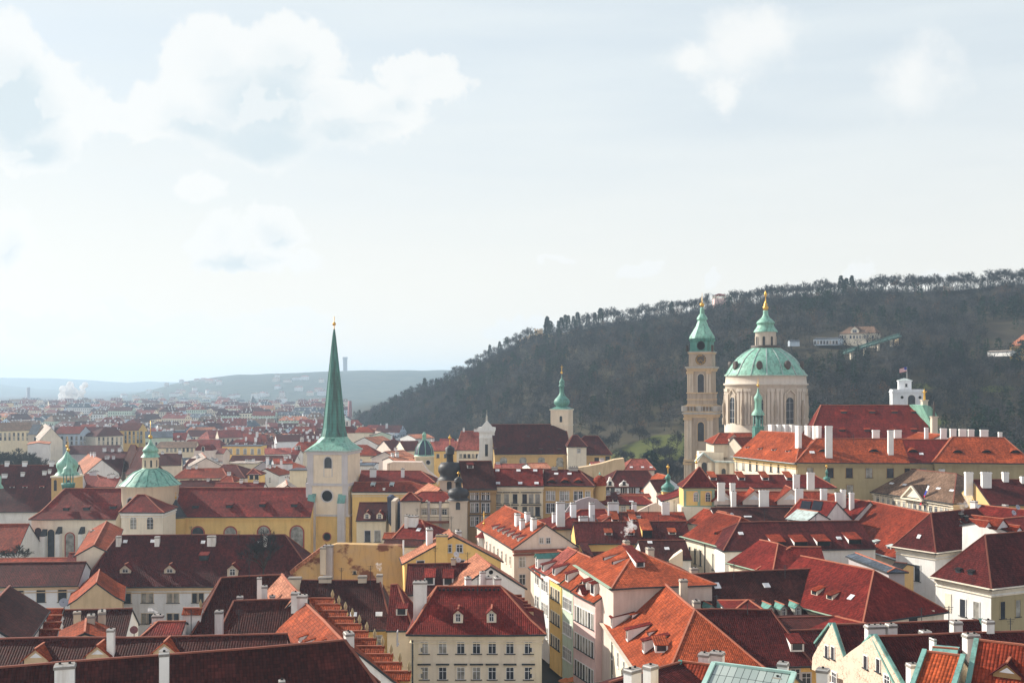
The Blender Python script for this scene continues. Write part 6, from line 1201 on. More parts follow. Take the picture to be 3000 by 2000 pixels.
j3 = hr('middle college roof of darker red between the two orange ones', (2645, 1287), (2800, 1288), 276, 8.7, 1355, tile='red', wall='olive', zb=4, ov=.6, cornice='olive', name='college', cat='building'); j3.dorm(2675, 1325, 2.8, .9, 'e', tl='orange'); j3.dorm(2700, 1332, 1.0, .8, 'k'); j3.win([(2705, 1384), (2745, 1384)], 1.6, 2.4, 'f', 's', 'brown')
j4 = hr('end college roof with three eyebrow dormers running to the frame edge', (2790, 1280), (2942, 1281), 274, 9.5, 1354, xl=2732, xr=3030, tile='orange', wall='olive', zb=4, ov=.7, cornice='olive', name='college', cat='building'); j4.dorms([(2806, 1327, 2.8, .9, 'e'), (2890, 1327, 2.8, .9, 'e'), (2975, 1327, 2.8, .9, 'e')], tl='orange')
cw = plaster('white', .12)
for x, y, w, d_ in ((2260, 1243, 1.9, 297), (2281, 1243, 1.2, 296), (2301, 1243, 1.4, 295), (2320, 1244, 1.5, 294), (2339, 1246, 1.7, 277), (2366, 1246, 1.6, 290), (2387, 1247, 1.3, 288), (2398, 1247, 1.4, 286)): jc.chim(x, y, None, w * .85, 1.0, cw, d=d_, deep=6, pots=False)
for x, y, w, d_ in ((2428, 1247, 1.9, 271), (2566, 1259, 2.0, 280), (2609, 1260, 1.5, 271), (2630, 1259, 2.0, 280)): j2.chim(x, y, None, w * .85, 1.0, cw, d=d_, deep=6, pots=False)
for x, y, w, d_ in ((2714, 1252, 1.0, 284), (2764, 1254, 1.7, 283)): j3.chim(x, y, None, w * .85, 1.0, cw, d=d_, deep=6, pots=False)
for x, y, w in ((2792, 1255, 1.7), (2820, 1256, 2.0), (2845, 1257, 1.6), (2883, 1258, 2.2), (2930, 1265, 1.0)): j4.chim(x, y, None, w * .85, 1.0, cw, d=284, deep=6, pots=False)
hr('orange roof piece with white ridge chimney behind the college', (2690, 1266), (2760, 1271), 298, 5, 1288, tile='orange', wall='white', zb=4)
cr = hr('huge plain red church roof with rows of tiny hatches', (2405, 1186), (2703, 1187), 318, 14, 1297, xl=2362, tile='red', wall='stone', zb=6, name='church', cat='church', ov=.6, pu=.34); cr.dorms([(x, y, 1.6, .75, 's') for y, xs in ((1210, (2472, 2555, 2621, 2679)), (1263, (2467, 2541, 2617, 2678))) for x in xs], tl='rust', wall='dark')
rt, rl = slabs('green copper volute gable at the end of the plain red church roof', 'gable', 'gable', [(2702, 1187), (2712, 1186), (2726, 1190), (2738, 1202), (2746, 1219), (2738, 1221), (2742, 1245), (2752, 1268), (2740, 1270)], 303, 10, copper('copper'))
def statue(label, px, yb, yt, d, mat, ped=None):
    b = P(px, yb, d); e = empty('statue', b, label, 'statue'); z = zpx(yt, d) - b.z; m = MB(); m.lathe([(.34, 0), (.30, z * .3), (.26, z * .5), (.36, z * .72), (.2, z * .8), (.12, z * .83), (.18, z * .91), (.05, z)], b, 10); m.bar(b + Vector((-.7, 0, z * .7)), b + Vector((.7, 0, z * .76)), .2, .2); m.build('figure', [mat], e, b)
    m = MB(); m.box(b, Vector((.75, 0, 0)), Vector((0, .75, 0)), b.z - (ped or 2), b.z - .25); m.box(b, Vector((.95, 0, 0)), Vector((0, .95, 0)), b.z - .25, b.z); m.build('pedestal', [plaster('stone')], e, b)
statue('gilded statue on a pedestal above the copper church gable', 2708, 1171, 1139, 306, GOLD, 2.5); statue('dark weathered statue on a column beside the copper church gable', 2736, 1219, 1175, 302, BRONZE, 6)
bp = he('brown roofed palace with pedimented cream front', (2540, 1438), (2792, 1474), 270, 9, 5.6, hr=9, tile='brown', wall='cream', zb=4, ov=.6, cornice='cream', name='palace', cat='palace', pu=.26)
p0, n_ = bp.plane('f')
bp.win([(2572 + i * 15.5, 1462 + i * 2.6) for i in range(14)], 1.0, 1.5, 'f', 'wsh', 'cream'); bp.dorms([(2610, 1418, 1.3, .6, 'k'), (2648, 1422, 1.3, .6, 'k'), (2747, 1433, 1.3, .6, 'k'), (2786, 1439, 1.3, .6, 'k')]); bp.chim(2724, 1368, None, 2.3, 1.0, cw, d=270, deep=3); bp.chim(2757, 1373, None, 1.4, 1.0, cw, d=266, deep=3)
m = MB(); al = bp.u; q = ray_plane(2680, 1462, p0, n_) + n_ * .7; L = 3.7
for a, b in (((-L, 0), (0, 3.1)), ((0, 3.1), (L, 0)), ((-L, 0), (L, 0))): m.bar(q + al * a[0] + Z * a[1], q + al * b[0] + Z * b[1], .9, .35)
m.face([q + al * -L, q + al * L, q + Z * 3.1], 0); br_ = [q + Z * 3.1, q + Z * 3.1 - n_ * 5]
for sg in (-1, 1): t4 = [q + al * sg * (L + .3) + Z * .2, br_[0] + Z * .3, br_[1] + Z * .3, q + al * sg * (L + .3) - n_ * 1.2 + Z * .2]; t4 = t4 if sg > 0 else t4[::-1]; m.hexa([p - Z * .15 for p in t4], t4, 1)
m.build('pediment', [plaster('cream'), tile('brown')], bp.root, bp.off)
dr = hr('very dark palace roof with white chimneys behind the brown palace', (2852, 1404), (3070, 1404), 240, 9, 1478, tile='maroon', wall='ochre', zb=4, name='palace_wing', cat='building')
for x, y, w, yb in ((2838, 1382, 1.6, None), (2889, 1382, 2.0, 1425), (2945, 1382, 1.2, 1408), (2997, 1395, 1.0, 1412)): dr.chim(x, y, .5 if yb is None else None, w, 1.0, cw, yb=yb)
rr_ = hr('plain red roof with blown smoke and skylight at the right', (2868, 1478), (3070, 1500), 217, 9, 1565, xl=2776, tile='red', wall='cream', zb=4, wob=.03); rr_.chim(2945, 1477, None, .9, .8, CHIM, d=214, deep=2); rr_.dorm(2862, 1488, .8, 1.0, 'k'); rr_.chim(2853, 1466, None, 1.2, .8, CHIM, d=217, deep=2)
for x, y, w in ((2774, 1500, .7), (2789, 1500, .7), (2814, 1500, .8), (2829, 1508, .6)): r6.chim(x, y, None, w, .7, flat('black_flue', (.02, .02, .022)), d=206, deep=3)
gw = hr('red roof with three white triangular dormer gables near the frame edge', (2885, 1524), (3070, 1506), 192, 5, 1556, tile='red', wall='white', zb=4, wob=.02, pu=.34); gw.dorms([(2895, 1541, 1.8, .25, 'g'), (2937, 1545, 3.2, .3, 'g'), (2985, 1555, 1.8, .25, 'g')], wall='cool', tl='rust', win=False)
hy = hr('red roofed range with orange lit dormer tops beside the yellow pavilion', (2070, 1390), (2384, 1390), 259, 6, 1428, xr=2452, tile='red', wall='cream', zb=4, pu=.3); hy.dorms([(x, 1406, 1.6, .9, 's') for x in (2090, 2173, 2243, 2314)], tl='orange'); [hy.chim(x, y, None, w, .9, cw, d=d_, deep=4) for x, y, w, d_ in ((2333, 1389, 1.4, 249), (2375, 1383, 1.6, 252), (2113, 1413, 1.5, 238), (2146, 1414, 1.1, 240), (2149, 1439, 1.0, 234), (2238, 1435, 2.0, 236), (2341, 1431, 1.6, 236), (2413, 1431, 1.3, 236), (2457, 1442, 1.4, 234), (2470, 1433, 1.0, 238), (2495, 1442, .9, 236))]
hg = hr('orange roof row fronted by three pale pedimented gables', (2095, 1438), (2400, 1440), 246, 5, 1478, tile='rust', wall='pink', zb=4); hg.dorms([(2122, 1478, 4.4, 1.2, 'g'), (2210, 1478, 5.0, 1.2, 'g'), (2318, 1478, 6.0, 1.2, 'g')], wall='pink', tl='rust', win=False)
hd = hr('dark strip roof with pale aerial and long skylight', (2085, 1487), (2312, 1485), 233, 6, 1535, tile='dark', wall='white', zb=4); hd.dorm(2192, 1515, 1.6, .5, 'k'); dish('small white dish on the dark strip roof', 2143, 1508, 222, .45, 'white')
hs = hr('red roof carrying black solar panels above a glazed lean-to', (2345, 1461), (2450, 1470), 234, 7, 1530, xl=2296, tile='red', wall='white', zb=4)
m = MB()
for x0, x1 in ((2348, 2376), (2382, 2410)):
    a = [hs.hit(x, y) for x, y in ((x0 - 5, 1494), (x1 - 5, 1496), (x1 + 2, 1470), (x0 + 2, 1467))]; nn = (a[1] - a[0]).cross(a[3] - a[0]).normalized(); m.hexa([p + nn * .08 for p in a], [p + nn * .16 for p in a])
m.build('solar_panel', [flat('solar_black', (.012, .013, .018), .15)], hs.roof, hs.off)
gl = hr('pale glass lean-to roof below the solar panels', (2338, 1490), (2396, 1497), 224, 3.6, 1518, roofmat=copper('zinc'), wall='white', zb=21, name='glass_roof', cat='roof')
hr('orange roof behind the white chimneys left of the brown palace', (2390, 1441), (2480, 1452), 249, 7, 1478, tile='rust', wall='white', zb=4); hr('dull red roof joining the large orange red plane', (2440, 1455), (2548, 1468), 244, 8, 1535, tile='red', wall='white', zb=4)
# bottom right: copper edged gables
def gabled(label, R0, R1, d, half, ye, fwin, tl='maroon'):
    o = hr(label, R0, R1, d, half, ye, tile=tl, wallmat=ivywall(), zb=0, wob=.04, ov=.15, pu=.28); o.verge('l', copper('teal'), .4); o.win(fwin, .6, 1.3, 'l', 's', 'white'); return o
sk = lambda o, ang: None
g1 = gabled('creeper covered gable house with teal verge and long maroon roof, upper of the pair', (2438, 1829), (2868, 1817), 121, 4.2, 1940, [(2423, 1907), (2441, 1911)])
g2 = gabled('creeper covered gable house with teal verge, nearer of the pair', (2560, 1863), (3080, 1846), 110, 5, 2010, [(2537, 1938), (2572, 1948)])
def skewed(o, ang):                                   # the two gable walls follow the bent street line
    pass
for o, pts in ((g1, [(2380, 1925), (2384, 1915), (2437, 1826), (2470, 1925), (2470, 1990), (2378, 1960)]), (g2, [(2470, 1925), (2490, 1908), (2559, 1860), (2640, 2004), (2640, 2060), (2470, 2000)])):
    A, B_ = Vector((33.4, 124.5, 0)), Vector((37.0, 104.5, 0)); dv = (B_ - A).normalized(); nn = Vector((dv.y, -dv.x, 0)); nn = nn if nn.x < 0 else -nn
    q = [ray_plane(x, y, A, nn) for x, y in pts]; m = MB(); m.extrude(q, -nn * .5); m.build('gable_wall', [ivywall()], o.root, o.off)
    v = MB(); i_ = 2; v.bar(q[2] + Z * .1 - nn * .2, q[3] + Z * .1 - nn * .2, .36, .18); v.build('verge', [copper('teal')], o.roof, o.off)
    for x, y in ([(2423, 1907), (2441, 1911)] if o is g1 else [(2537, 1938), (2574, 1948)]): w_ = ray_plane(x, y, A, nn); put_win(o.root, o.off, w_ + nn * .01, nn, .7, 1.25, 's', 'white')
    put_win(o.root, o.off, ray_plane(*((2445, 1985) if o is g1 else (2600, 1995)), A, nn) + nn * .01, nn, 1.0, 1.2, 'w', 'white')
[g1.chim(x, y, None, w, .9, CHIM, d=d_, deep=3) for x, y, w, d_ in ((2563, 1829, 1.9, 116), (2611, 1826, .95, 116), (2711, 1846, .95, 112), (2801, 1818, 1.05, 120))]
[g2.chim(x, y, None, w, .9, CHIM, d=d_, deep=3) for x, y, w, d_ in ((2895, 1815, .85, 112), (2845, 1855, 1.25, 101), (2674, 1942, .85, 99), (2733, 1868, .26, 104))]
g1.verge('r', copper('teal'), .5)
pr = hr('bright red pantile roof between two teal copper verges', (2716, 1908), (2815, 1921), 97, 7, 2075, tile='orange', wall='cream', zb=0, wob=.03, pu=.30); pr.verge('l', copper('teal'), .4, 1); pr.verge('r', copper('teal'), .42, 1)
br2 = hr('large red pantile roof filling the bottom corner', (2868, 1876), (3090, 1902), 97, 8, 2140, tile='rust', wall='cream', zb=0, wob=.05, pu=.30); br2.verge('l', copper('teal'), .42, 1); br2.dorm(2950, 1985, 2.2, .5, 'g', tl='maroon', wall='brown', win=False)
hr('green sheet metal roof patch behind the red pantile roof', (2738, 1897), (2800, 1903), 101, 3, 1930, roofmat=copper('teal'), wall='cream', zb=0, name='shed', cat='shed')
gls = hr('big panelled skylight roof with pale teal frame', (2098, 1944), (2320, 1972), 93, 6, 2095, roofmat=None, tile='slate', wall='ochre', zb=0, name='glass_roof', cat='roof', ridge=False, ov=.2)
m_g, kk = newmat('sheet_glass_panels'); uv_ = kk.n('UVMap').outputs[0]; s_ = kk.n('SeparateXYZ'); kk.lk(uv_, s_.inputs[0]); wz = kk.n('TexWhiteNoise', noise_dimensions='2D'); cm = kk.n('CombineXYZ'); kk.put(cm.inputs[0], kk.m('FLOOR', kk.m('DIVIDE', s_.outputs[0], .62))); kk.put(cm.inputs[1], kk.m('FLOOR', kk.m('DIVIDE', s_.outputs[1], 1.9))); kk.lk(cm.outputs[0], wz.inputs[0])
ln = kk.m('MAXIMUM', kk.rng(kk.m('FRACT', kk.m('DIVIDE', s_.outputs[0], .62)), .9, .93), kk.rng(kk.m('FRACT', kk.m('DIVIDE', s_.outputs[1], 1.9)), .96, .98)); out(kk, princ(kk, kk.mix(ln, kk.mix(wz.outputs[0], (.30, .36, .34), (.40, .46, .43)), (.05, .06, .06)), .3)); gls.roof.data.materials[0] = m_g
m = MB(); m.bar(gls.pt(0, gls.D / 2, gls.ze + gls.rise + .1), gls.pt(gls.W, gls.D / 2, gls.ze + gls.rise + .1), .3, .2); m.bar(gls.pt(0, 0, gls.ze + .1), gls.pt(0, gls.D / 2, gls.ze + gls.rise + .1), .4, .25); m.bar(gls.pt(gls.W, 0, gls.ze + .1), gls.pt(gls.W, gls.D / 2, gls.ze + gls.rise + .1), .4, .25); m.build('frame', [copper('zinc') if False else flat('pale_copper', (.36, .54, .48), .6)], gls.roof, gls.off)
gls.chim(2278, 1982, None, .7, .6, CHIMB, d=90, deep=2)
ra = hr('maroon pantile roof with dark green valley beside the skylight', (1790, 1998), (2002, 1939), 99, 6, 2110, tile='maroon', wall='white', zb=0, wob=.04, pu=.28)
rb_ = hr('ribbed orange pantile roof right beside the panelled skylight', (2000, 1939), (2100, 1951), 106, 5.5, 2085, tile='rust', wall='white', zb=0, wob=.03, pu=.34); rb_.verge('l', copper('dkcopper'), .4, 1)
for x, y, w, d_ in ((1853, 1956, 1.3, 94), (1906, 1946, 1.0, 95)): ra.chim(x, y, None, w, .9, CHIM, d=d_, deep=5)
for x, y, w, d_ in ((2064, 1911, 1.0, 108), (2101, 1907, 1.25, 108)): rb_.chim(x, y, None, w, .9, CHIM, d=d_, deep=4)
gls.chim(2294, 1938, None, .85, .8, CHIM, d=98, deep=4); gls.chim(2411, 1956, None, 1.0, .9, CHIM, d=98, deep=5)
lr = hr('dark low ridge roof linking maroon roof and creeper gables', (2262, 1810), (2456, 1804), 152, 5, 1850, tile='dark', wall='yellow', zb=2, wob=.03); hr('maroon low roof in front of the dark linking ridge', (2318, 1847), (2428, 1843), 143, 6, 1955, tile='maroon', wall='yellow', zb=2, wob=.03); hr('lit red roof slope descending behind the creeper gable', (2450, 1804), (2552, 1830), 150, 6, 1850, tile='red', wall='cream', zb=2, wob=.03)
for o, xs in ((f5, (730,)), (mn, (560, 700)), (dk, (1000, 1085)), (wh, (1400,)), (yg, (1322,)), (mr0, (1275, 1370)), (bg_, (1500,)), (sg_, (2100, 2190)), (r3, (2150, 2300)), (mr, (1740, 1820, 1930)), (hb_, (1900, 1975)), (fc, (1470, 1545)), (fd, (1650,)), (hy, (2130, 2280)), (hd, (2164,)), (g1, (2700,)), (g2, (2780, 2960)), (r1b, (2240, 2390)), (fr, (1140,)), (nr_, (1222,)), (f2, (560, 700)), (j2, (2500,))):
    for x in xs: o.aerial(x, rnd.uniform(1.8, 3.4), rnd.uniform(.4, .6))
# smoke from chimneys
def smoke(label, pts, d, nm='smoke_plume', dens=.5, seed=1):
    global rnd
    keep = rnd; rnd = random.Random(seed); c = P(*pts[0][:2], d); m = MB()
    for (x0, y0, r0), (x1, y1, r1) in zip(pts, pts[1:]):
        for i in range(26):
            t = rnd.random(); r = (r0 + (r1 - r0) * t) / F * d * rnd.uniform(.22, .5); q = P(x0 + (x1 - x0) * t, y0 + (y1 - y0) * t, d) + Vector((rnd.gauss(0, 1), rnd.gauss(0, 1), rnd.gauss(0, .8))) * (r0 + (r1 - r0) * t) / F * d * .55
            m.lathe([(max(.01, r * math.sin(a)), -r * math.cos(a)) for a in [math.pi * k_ / 7 for k_ in range(8)]], q, 10)
    o = m.build(nm, [], None, c); o.location = c; rm = o.modifiers.new('union', 'REMESH'); rm.mode = 'VOXEL'; rm.voxel_size = pts[0][2] / F * d * .5
    key = 'smoke_%.2f' % dens
    if key not in MATS:
        mt = bpy.data.materials.new('smoke'); mt.use_nodes = True; k = NT(mt.node_tree); pv = k.n('VolumePrincipled'); pv.inputs['Color'].default_value = (.96, .96, .98, 1); k.put(pv.inputs['Density'], k.m('MULTIPLY', k.rng(k.noise(k.n('NewGeometry').outputs['Position'], 2.2 if dens > .25 else .06, 4), .38, .62), dens * 2.2))
        o_ = k.n('OutputMaterial'); k.lk(pv.outputs[0], o_.inputs['Volume']); MATS[key] = mt
        if d > 1000: sf_ = k.n('BsdfDiffuse'); sf_.inputs[0].default_value = (.95, .95, .95, 1); st_ = k.n('BsdfTranslucent'); st_.inputs[0].default_value = (.95, .95, .95, 1); ms_ = k.n('MixShader'); k.lk(sf_.outputs[0], ms_.inputs[1]); k.lk(st_.outputs[0], ms_.inputs[2]); mt.node_tree.links.remove(o_.inputs['Volume'].links[0]); k.lk(ms_.outputs[0], o_.inputs['Surface'])
    o.data.materials.append(MATS[key]); o['kind'] = 'stuff'; rnd = keep
smoke('', [(1832, 1580, 3), (1838, 1555, 9), (1850, 1540, 16), (1846, 1525, 7)], 205, dens=.8, seed=3); e_ = se.chim(1835, 1582, None, 1.3, 1.0, CHIMB, d=205, deep=4)
smoke('', [(462, 1797, 2), (455, 1790, 6), (440, 1783, 9)], 145, dens=1.2, seed=4); smoke('', [(1111, 1681, 2), (1113, 1665, 6), (1108, 1650, 8)], 166, dens=.8, seed=5); smoke('', [(2814, 1498, 3), (2828, 1480, 12), (2840, 1455, 16)], 206, dens=.35, seed=6)
smoke('', [(168, 1192, 5), (188, 1174, 15), (208, 1150, 27), (236, 1140, 17)], 2400, dens=.6, seed=7)
# ---------------------------------------------------------------- middle distance, left of the hill
SL = plaster('cool', .2)
lr0 = hr('very dark maroon range with small white chimneys at the frame edge behind the choir', (-60, 1362), (232, 1361), 338, 13, 1500, tile='maroon', wall='white', zb=0)
for x, y, w in ((21, 1350, 1.2), (73, 1350, 1.4), (152, 1349, 1.3)): lr0.chim(x, y, .5, w, .9, SL)
[lr0.chim(x, y, None, w, .8, SL, yb=y + 9) for x, y, w in ((14, 1387, 1.6), (67, 1382, 1.1), (131, 1378, 1.2), (146, 1374, .9))]; lr0.dorms([(35, 1428, 1.3, .6, 's'), (73, 1428, 1.3, .6, 's'), (122, 1428, 1.3, .6, 's')], tl='red')
lr1 = hr('lower brownish red roof below the very dark range', (-60, 1535), (84, 1534), 272, 8, 1620, tile='rust', wall='white', zb=0)
loc = P(-2, 1500, 285); e = empty('green_dome', loc, 'sliver of a green copper dome cut by the frame edge', 'dome'); t = Tower(e, e.location.copy(), -4, 285); t.lat('dome', [(1.2, 1430), (1.15, 1426), (.6, 1416), (.7, 1404), (.55, 1396), (.1, 1385)], copper(), 12)
MID = [  # label, R0, R1, d, half, ye, tile, wall, xl, xr, columns, rows
 ('red roof with row of pale skylights and sunny hip behind the domed drum', (543,1372),(652,1371),352,8,1401,'rust','sand',505,668,range(560,650,14),(1410,)),
 ('plum red hip roof right of the skylight roof', (655,1360),(692,1361),368,7,1396,'maroon','pink',652,718,(),()),
 ('yellow square house with little red pyramid roof', (741,1372),(743,1372),346,3.4,1390,'red','yellow',722,766,(737,752),(1396,)),
 ('orange roof with ragged light patches beside the yellow pyramid house', (664,1391),(678,1391),338,5,1411,'rust','sand',638,684,(),()),
 ('long low bright red roof strip behind the church nave', (634,1413),(775,1413),318,4,1436,'red','white',None,None,(),()),
 ('maroon low roof strip left of the bright red strip', (530,1407),(640,1407),325,4,1432,'maroon','white',None,None,(),()),
 ('pale pink tiled gable roof rising behind the nave ridge', (838,1405),(842,1420),318,5,1440,'pale','white',None,None,(),()),
 ('cream flat roofed house with white window beside the tall church tower', (858,1372),(912,1372),338,5,1376,'slate','sand',None,None,(903,),(1406,)),
 ('orange roof running down to the cream flat roofed house', (815,1388),(858,1352),366,5,1404,'orange','white',None,None,(),()),
 ('orange roof with three dark slits and white gable wall', (778,1372),(812,1366),362,5,1392,'orange','white',None,None,(775,790),(1405,)),
 ('blue grey shadowed gable house left of the red dormer roof', (772,1350),(792,1346),395,5,1378,'slate','lilac',None,None,(),()),
 ('red roof with bundled aerials above a white attic wall', (800,1343),(852,1342),392,6,1358,'rust','cool',None,None,(),()),
 ('cream palace with three rounded gables along its top', (684,1352),(762,1352),428,6,1356,'sand' if 0 else 'pale','sand',None,None,(695,720,745),(1380,)),
 ('long red roof with three small white chimneys above the rounded gables', (682,1333),(870,1333),446,5,1350,'maroon','white',None,None,(),()),
 ('pink roofed low house with four dormers right of the yellow palace', (776,1312),(852,1311),500,6,1330,'rose','white',None,None,(),()),
 ('pink roofed low house left of the yellow palace', (628,1312),(664,1312),512,6,1328,'rose','pink',None,None,(),()),
 ('red roof house beside the tall white chimney near the church spire', (876,1293),(955,1292),470,8,1322,'rust','cream',860,None,(),()),
 ('deep red roof with tall white chimney stack', (860,1316),(880,1316),455,6,1332,'red','white',None,None,(),()),
 ('maroon gable roof with pale stepped wall in front of grey blocks', (808,1273),(884,1272),620,8,1293,'maroon','cool',None,905,(),()),
 ('long red roof with four dormers and lit gable wall', (637,1259),(706,1258),690,10,1282,'red','stone',None,None,(642,655,668,681,694),(1290,)),
 ('pale gabled house with bright white slope', (590,1325),(604,1340),425,6,1350,'pale','pink',None,None,(),()),
 ('plum gabled house with white triangular end beside the dome lantern', (466,1328),(532,1327),430,7,1363,'maroon','cream',None,None,(),()),
 ('dark plum hipped roof with pale ridge blocks', (556,1343),(592,1343),408,7,1372,'maroon','white',536,606,(),()),
 ('bright white roofed low house beside the plum hip', (612,1350),(650,1349),405,5,1362,'pale','white',None,None,(),()),
 ('brown long roof with six bright skylights', (470,1293),(578,1292),560,9,1312,'brown','sand',450,None,range(490,580,12),(1317,)),
 ('pale green house with dark roof behind the dome lantern', (426,1263),(505,1262),640,8,1282,'slate','green',None,None,(430,444,458,472,486),(1300,)),
 ('yellow five storey house with plum mansard roof', (364,1238),(418,1238),650,8,1260,'maroon','yellow',None,None,(368,380,392,404,414),(1268,1280,1292)),
 ('cream villa block with maroon hipped roof and white loggia', (305,1252),(338,1251),632,9,1278,'maroon','cream',280,362,(290,303,316,329,342,355),(1285,1297)),
 ('light blue palace with red roof and glazed attic', (178,1248),(250,1248),628,9,1270,'red','blue',None,None,(182,196,210,224,238,248),(1283,1297)),
 ('long ochre range with window rows at the frame edge', (-40,1238),(90,1236),640,9,1262,'brown','sand',None,None,range(2,92,13),(1272,1284)),
 ('grey blue mansard house beside the long ochre range', (98,1242),(122,1242),625,7,1272,'slate','stone',None,None,(103,116),(1285,)),
 ('cream narrow house with sloping yellow roofline', (132,1240),(150,1252),640,6,1275,'pale','cream',None,None,(),()),
 ('dark shadowed long roof below the blue palace', (206,1304),(352,1303),575,8,1330,'maroon','lilac',None,None,(),()),
 ('plain white gable wall house above the park trees', (112,1296),(118,1290),520,5,1300,'peach','white',None,None,(),()),
 ('big maroon roof with white oval dormer behind the onion tower', (290,1343),(362,1342),388,8,1394,'maroon','white',None,None,(),()),
 ('peach sunlit roof slope left of the oval dormer roof', (258,1330),(298,1345),402,6,1372,'peach','white',None,None,(),()),
 ('dark red hip roof just behind the choir ridge', (252,1388),(285,1390),352,6,1428,'red','white',232,300,(),()),
 ('rose flat looking roof between choir and oval dormer house', (292,1398),(352,1398),345,5,1426,'rose','white',None,None,(),()),
 ('long plum roof behind the rose and oval dormer roofs', (285,1322),(378,1322),470,6,1340,'maroon','white',None,None,(),()),
 ('peach roofed terrace with dark slots under the wooded hill', (1068,1280),(1120,1276),470,7,1302,'peach','white',None,None,(),()),
 ('purple roof with pale party wall under the hill', (1125,1290),(1162,1289),450,8,1318,'maroon','pink',None,None,(),()),
 ('second peach terrace roof with white chimneys under the hill', (1155,1293),(1180,1290),455,6,1312,'peach','pink',None,None,(),()),
 ('plum roof with twin white chimney blocks left of the ribbed dome', (1172,1291),(1222,1290),440,8,1320,'maroon','cream',None,None,(),()),
 ('tan lit roof slopes before the plum chimney roof', (1128,1322),(1182,1318),400,7,1344,'peach','pink',None,None,(),()),
 ('red roof with pale skylight right of the ribbed dome', (1262,1292),(1345,1291),440,8,1320,'rose','yellow',None,None,(1283,1305),(1335,)),
 ('red roof with cream dormer band beside the white church gable', (1352,1262),(1404,1262),415,9,1318,'rose','cream',1335,None,(1350,1362,1374,1386,1398),(1335,)),
 ('bright pale roofed house at the foot of the hill', (1195,1272),(1250,1270),560,7,1284,'peach','white',None,None,(),()),
 ('small crimson roof behind the white chimney pair', (1290,1284),(1330,1284),480,6,1296,'red','white',None,None,(),()),
 ('red low villa roof beside the small white lantern building', (1050,1250),(1078,1250),520,8,1266,'rust','cream',1038,1095,(),()),
 ('pale green gabled house by the foot of the hill', (1098,1262),(1118,1264),520,5,1272,'pale','green',None,None,(),()),
 ('rust roof house directly right of the copper spire skirt', (1040,1302),(1075,1302),420,7,1334,'rust','sand',None,1110,(),()),
 ('zinc roofed block with grey terrace structures behind the spire base', (1040,1354),(1102,1354),345,6,1362,'slate','cool',None,None,(),()),
 ('white lit roof house between ribbed dome and zinc block', (1140,1338),(1200,1336),372,6,1352,'peach','pink',None,None,(),()),
 ('lit pink roof with bright ridge in front of the white church', (1545,1357),(1600,1356),330,6,1372,'peach','white',None,None,(),()),
 ('low rose roof by the white church below its windows', (1450,1358),(1540,1358),345,5,1371,'rose','white',None,None,(),()),
 ('small rose roof with white chimneys beside the church annex', (1730,1352),(1780,1352),350,5,1364,'rose','white',None,None,(),()),
]
HS = []
for lab, R0, R1, d, half, ye, tl, wl, xl, xr, cols, rows in MID:
    o = hr(lab, R0, R1, d, half, ye, xl=xl, xr=xr, tile=tl, wall=wl, zb=-1, ov=.35)
    if cols: o.win([(x, y) for y in rows for x in cols], 1.1, 2.0 if d > 500 else 1.5, 'f', 's', wl if wl in ('cream', 'sand') else 'trim')
    HS.append((o.off.x, o.off.y, max(o.W, o.D) * .55))
    if d < 520 and rnd.random() < .8:
        for _ in range(rnd.randrange(1, 4)):
            px = rnd.uniform(min(R0[0], R1[0]) + 4, max(R0[0], R1[0]) + 1); o.chim(px, min(R0[1], R1[1]) - rnd.uniform(5, 12), .5 if abs(R0[0] - R1[0]) > 30 else None, rnd.uniform(.7, 1.5), .8, SL, d=None if abs(R0[0] - R1[0]) > 30 else d)
for i in range(6): pass
sk_ = bpy.data.objects
def find(l): return USED[l][0]
# bridge tower pair with steep wedge roofs
for px, yt, d, lab in ((387, 1302, 392, 'tall bridge tower with steep dark wedge roof, rear of the pair'), (410, 1309, 380, 'tall bridge tower with steep maroon wedge roof, front of the pair')):
    o = hr(lab, (px - 4, yt), (px + 9, yt + 1), d, 4.2, 1378 if d > 385 else 1388, xl=px - 45, xr=px + 28, tile='maroon' if d < 385 else 'dark', wall='stone', zb=0, fl=.12, name='bridge_tower', cat='tower', ov=.3)
# yellow palace with roof terrace
yp = hr('long yellow palace with painted window bays and roof terrace railing', (662, 1303), (772, 1303), 528, 7, 1306, tile='slate', wall='yellow', zb=0, ov=.2, name='palace', cat='palace'); yp.win([(x, 1322) for x in (676, 697, 718, 739, 759)], 1.4, 2.6, 'f', 's', 'white'); m = MB(); 
for i in range(24): q = P(664 + i * 4.6, 1303, 522); m.box(q, Vector((.08, 0, 0)), Vector((0, .08, 0)), q.z, zpx(1296, 522))
m.bar(P(662, 1296, 522), P(772, 1296, 522), .15, .15); m.build('railing', [GUT], yp.root, yp.off)
rd = P(603, 1330, 505); e = empty('round_gable', rd, 'pink baroque house front with round red mansard cap', 'house'); eo = e.location.copy(); t = Tower(e, eo, 603, 505); t.sq('wall', [(4.2, 1352, 1318, 0)], [plaster('pink')]); t.lat('roof', [(5.6, 1319), (5.0, 1310), (3.6, 1302), (1.2, 1298)], tile('red'), 4, math.pi / 4, False); t.fwin(0, 1313, 1.2, 2.2, 4.4, 'a', 'cream')
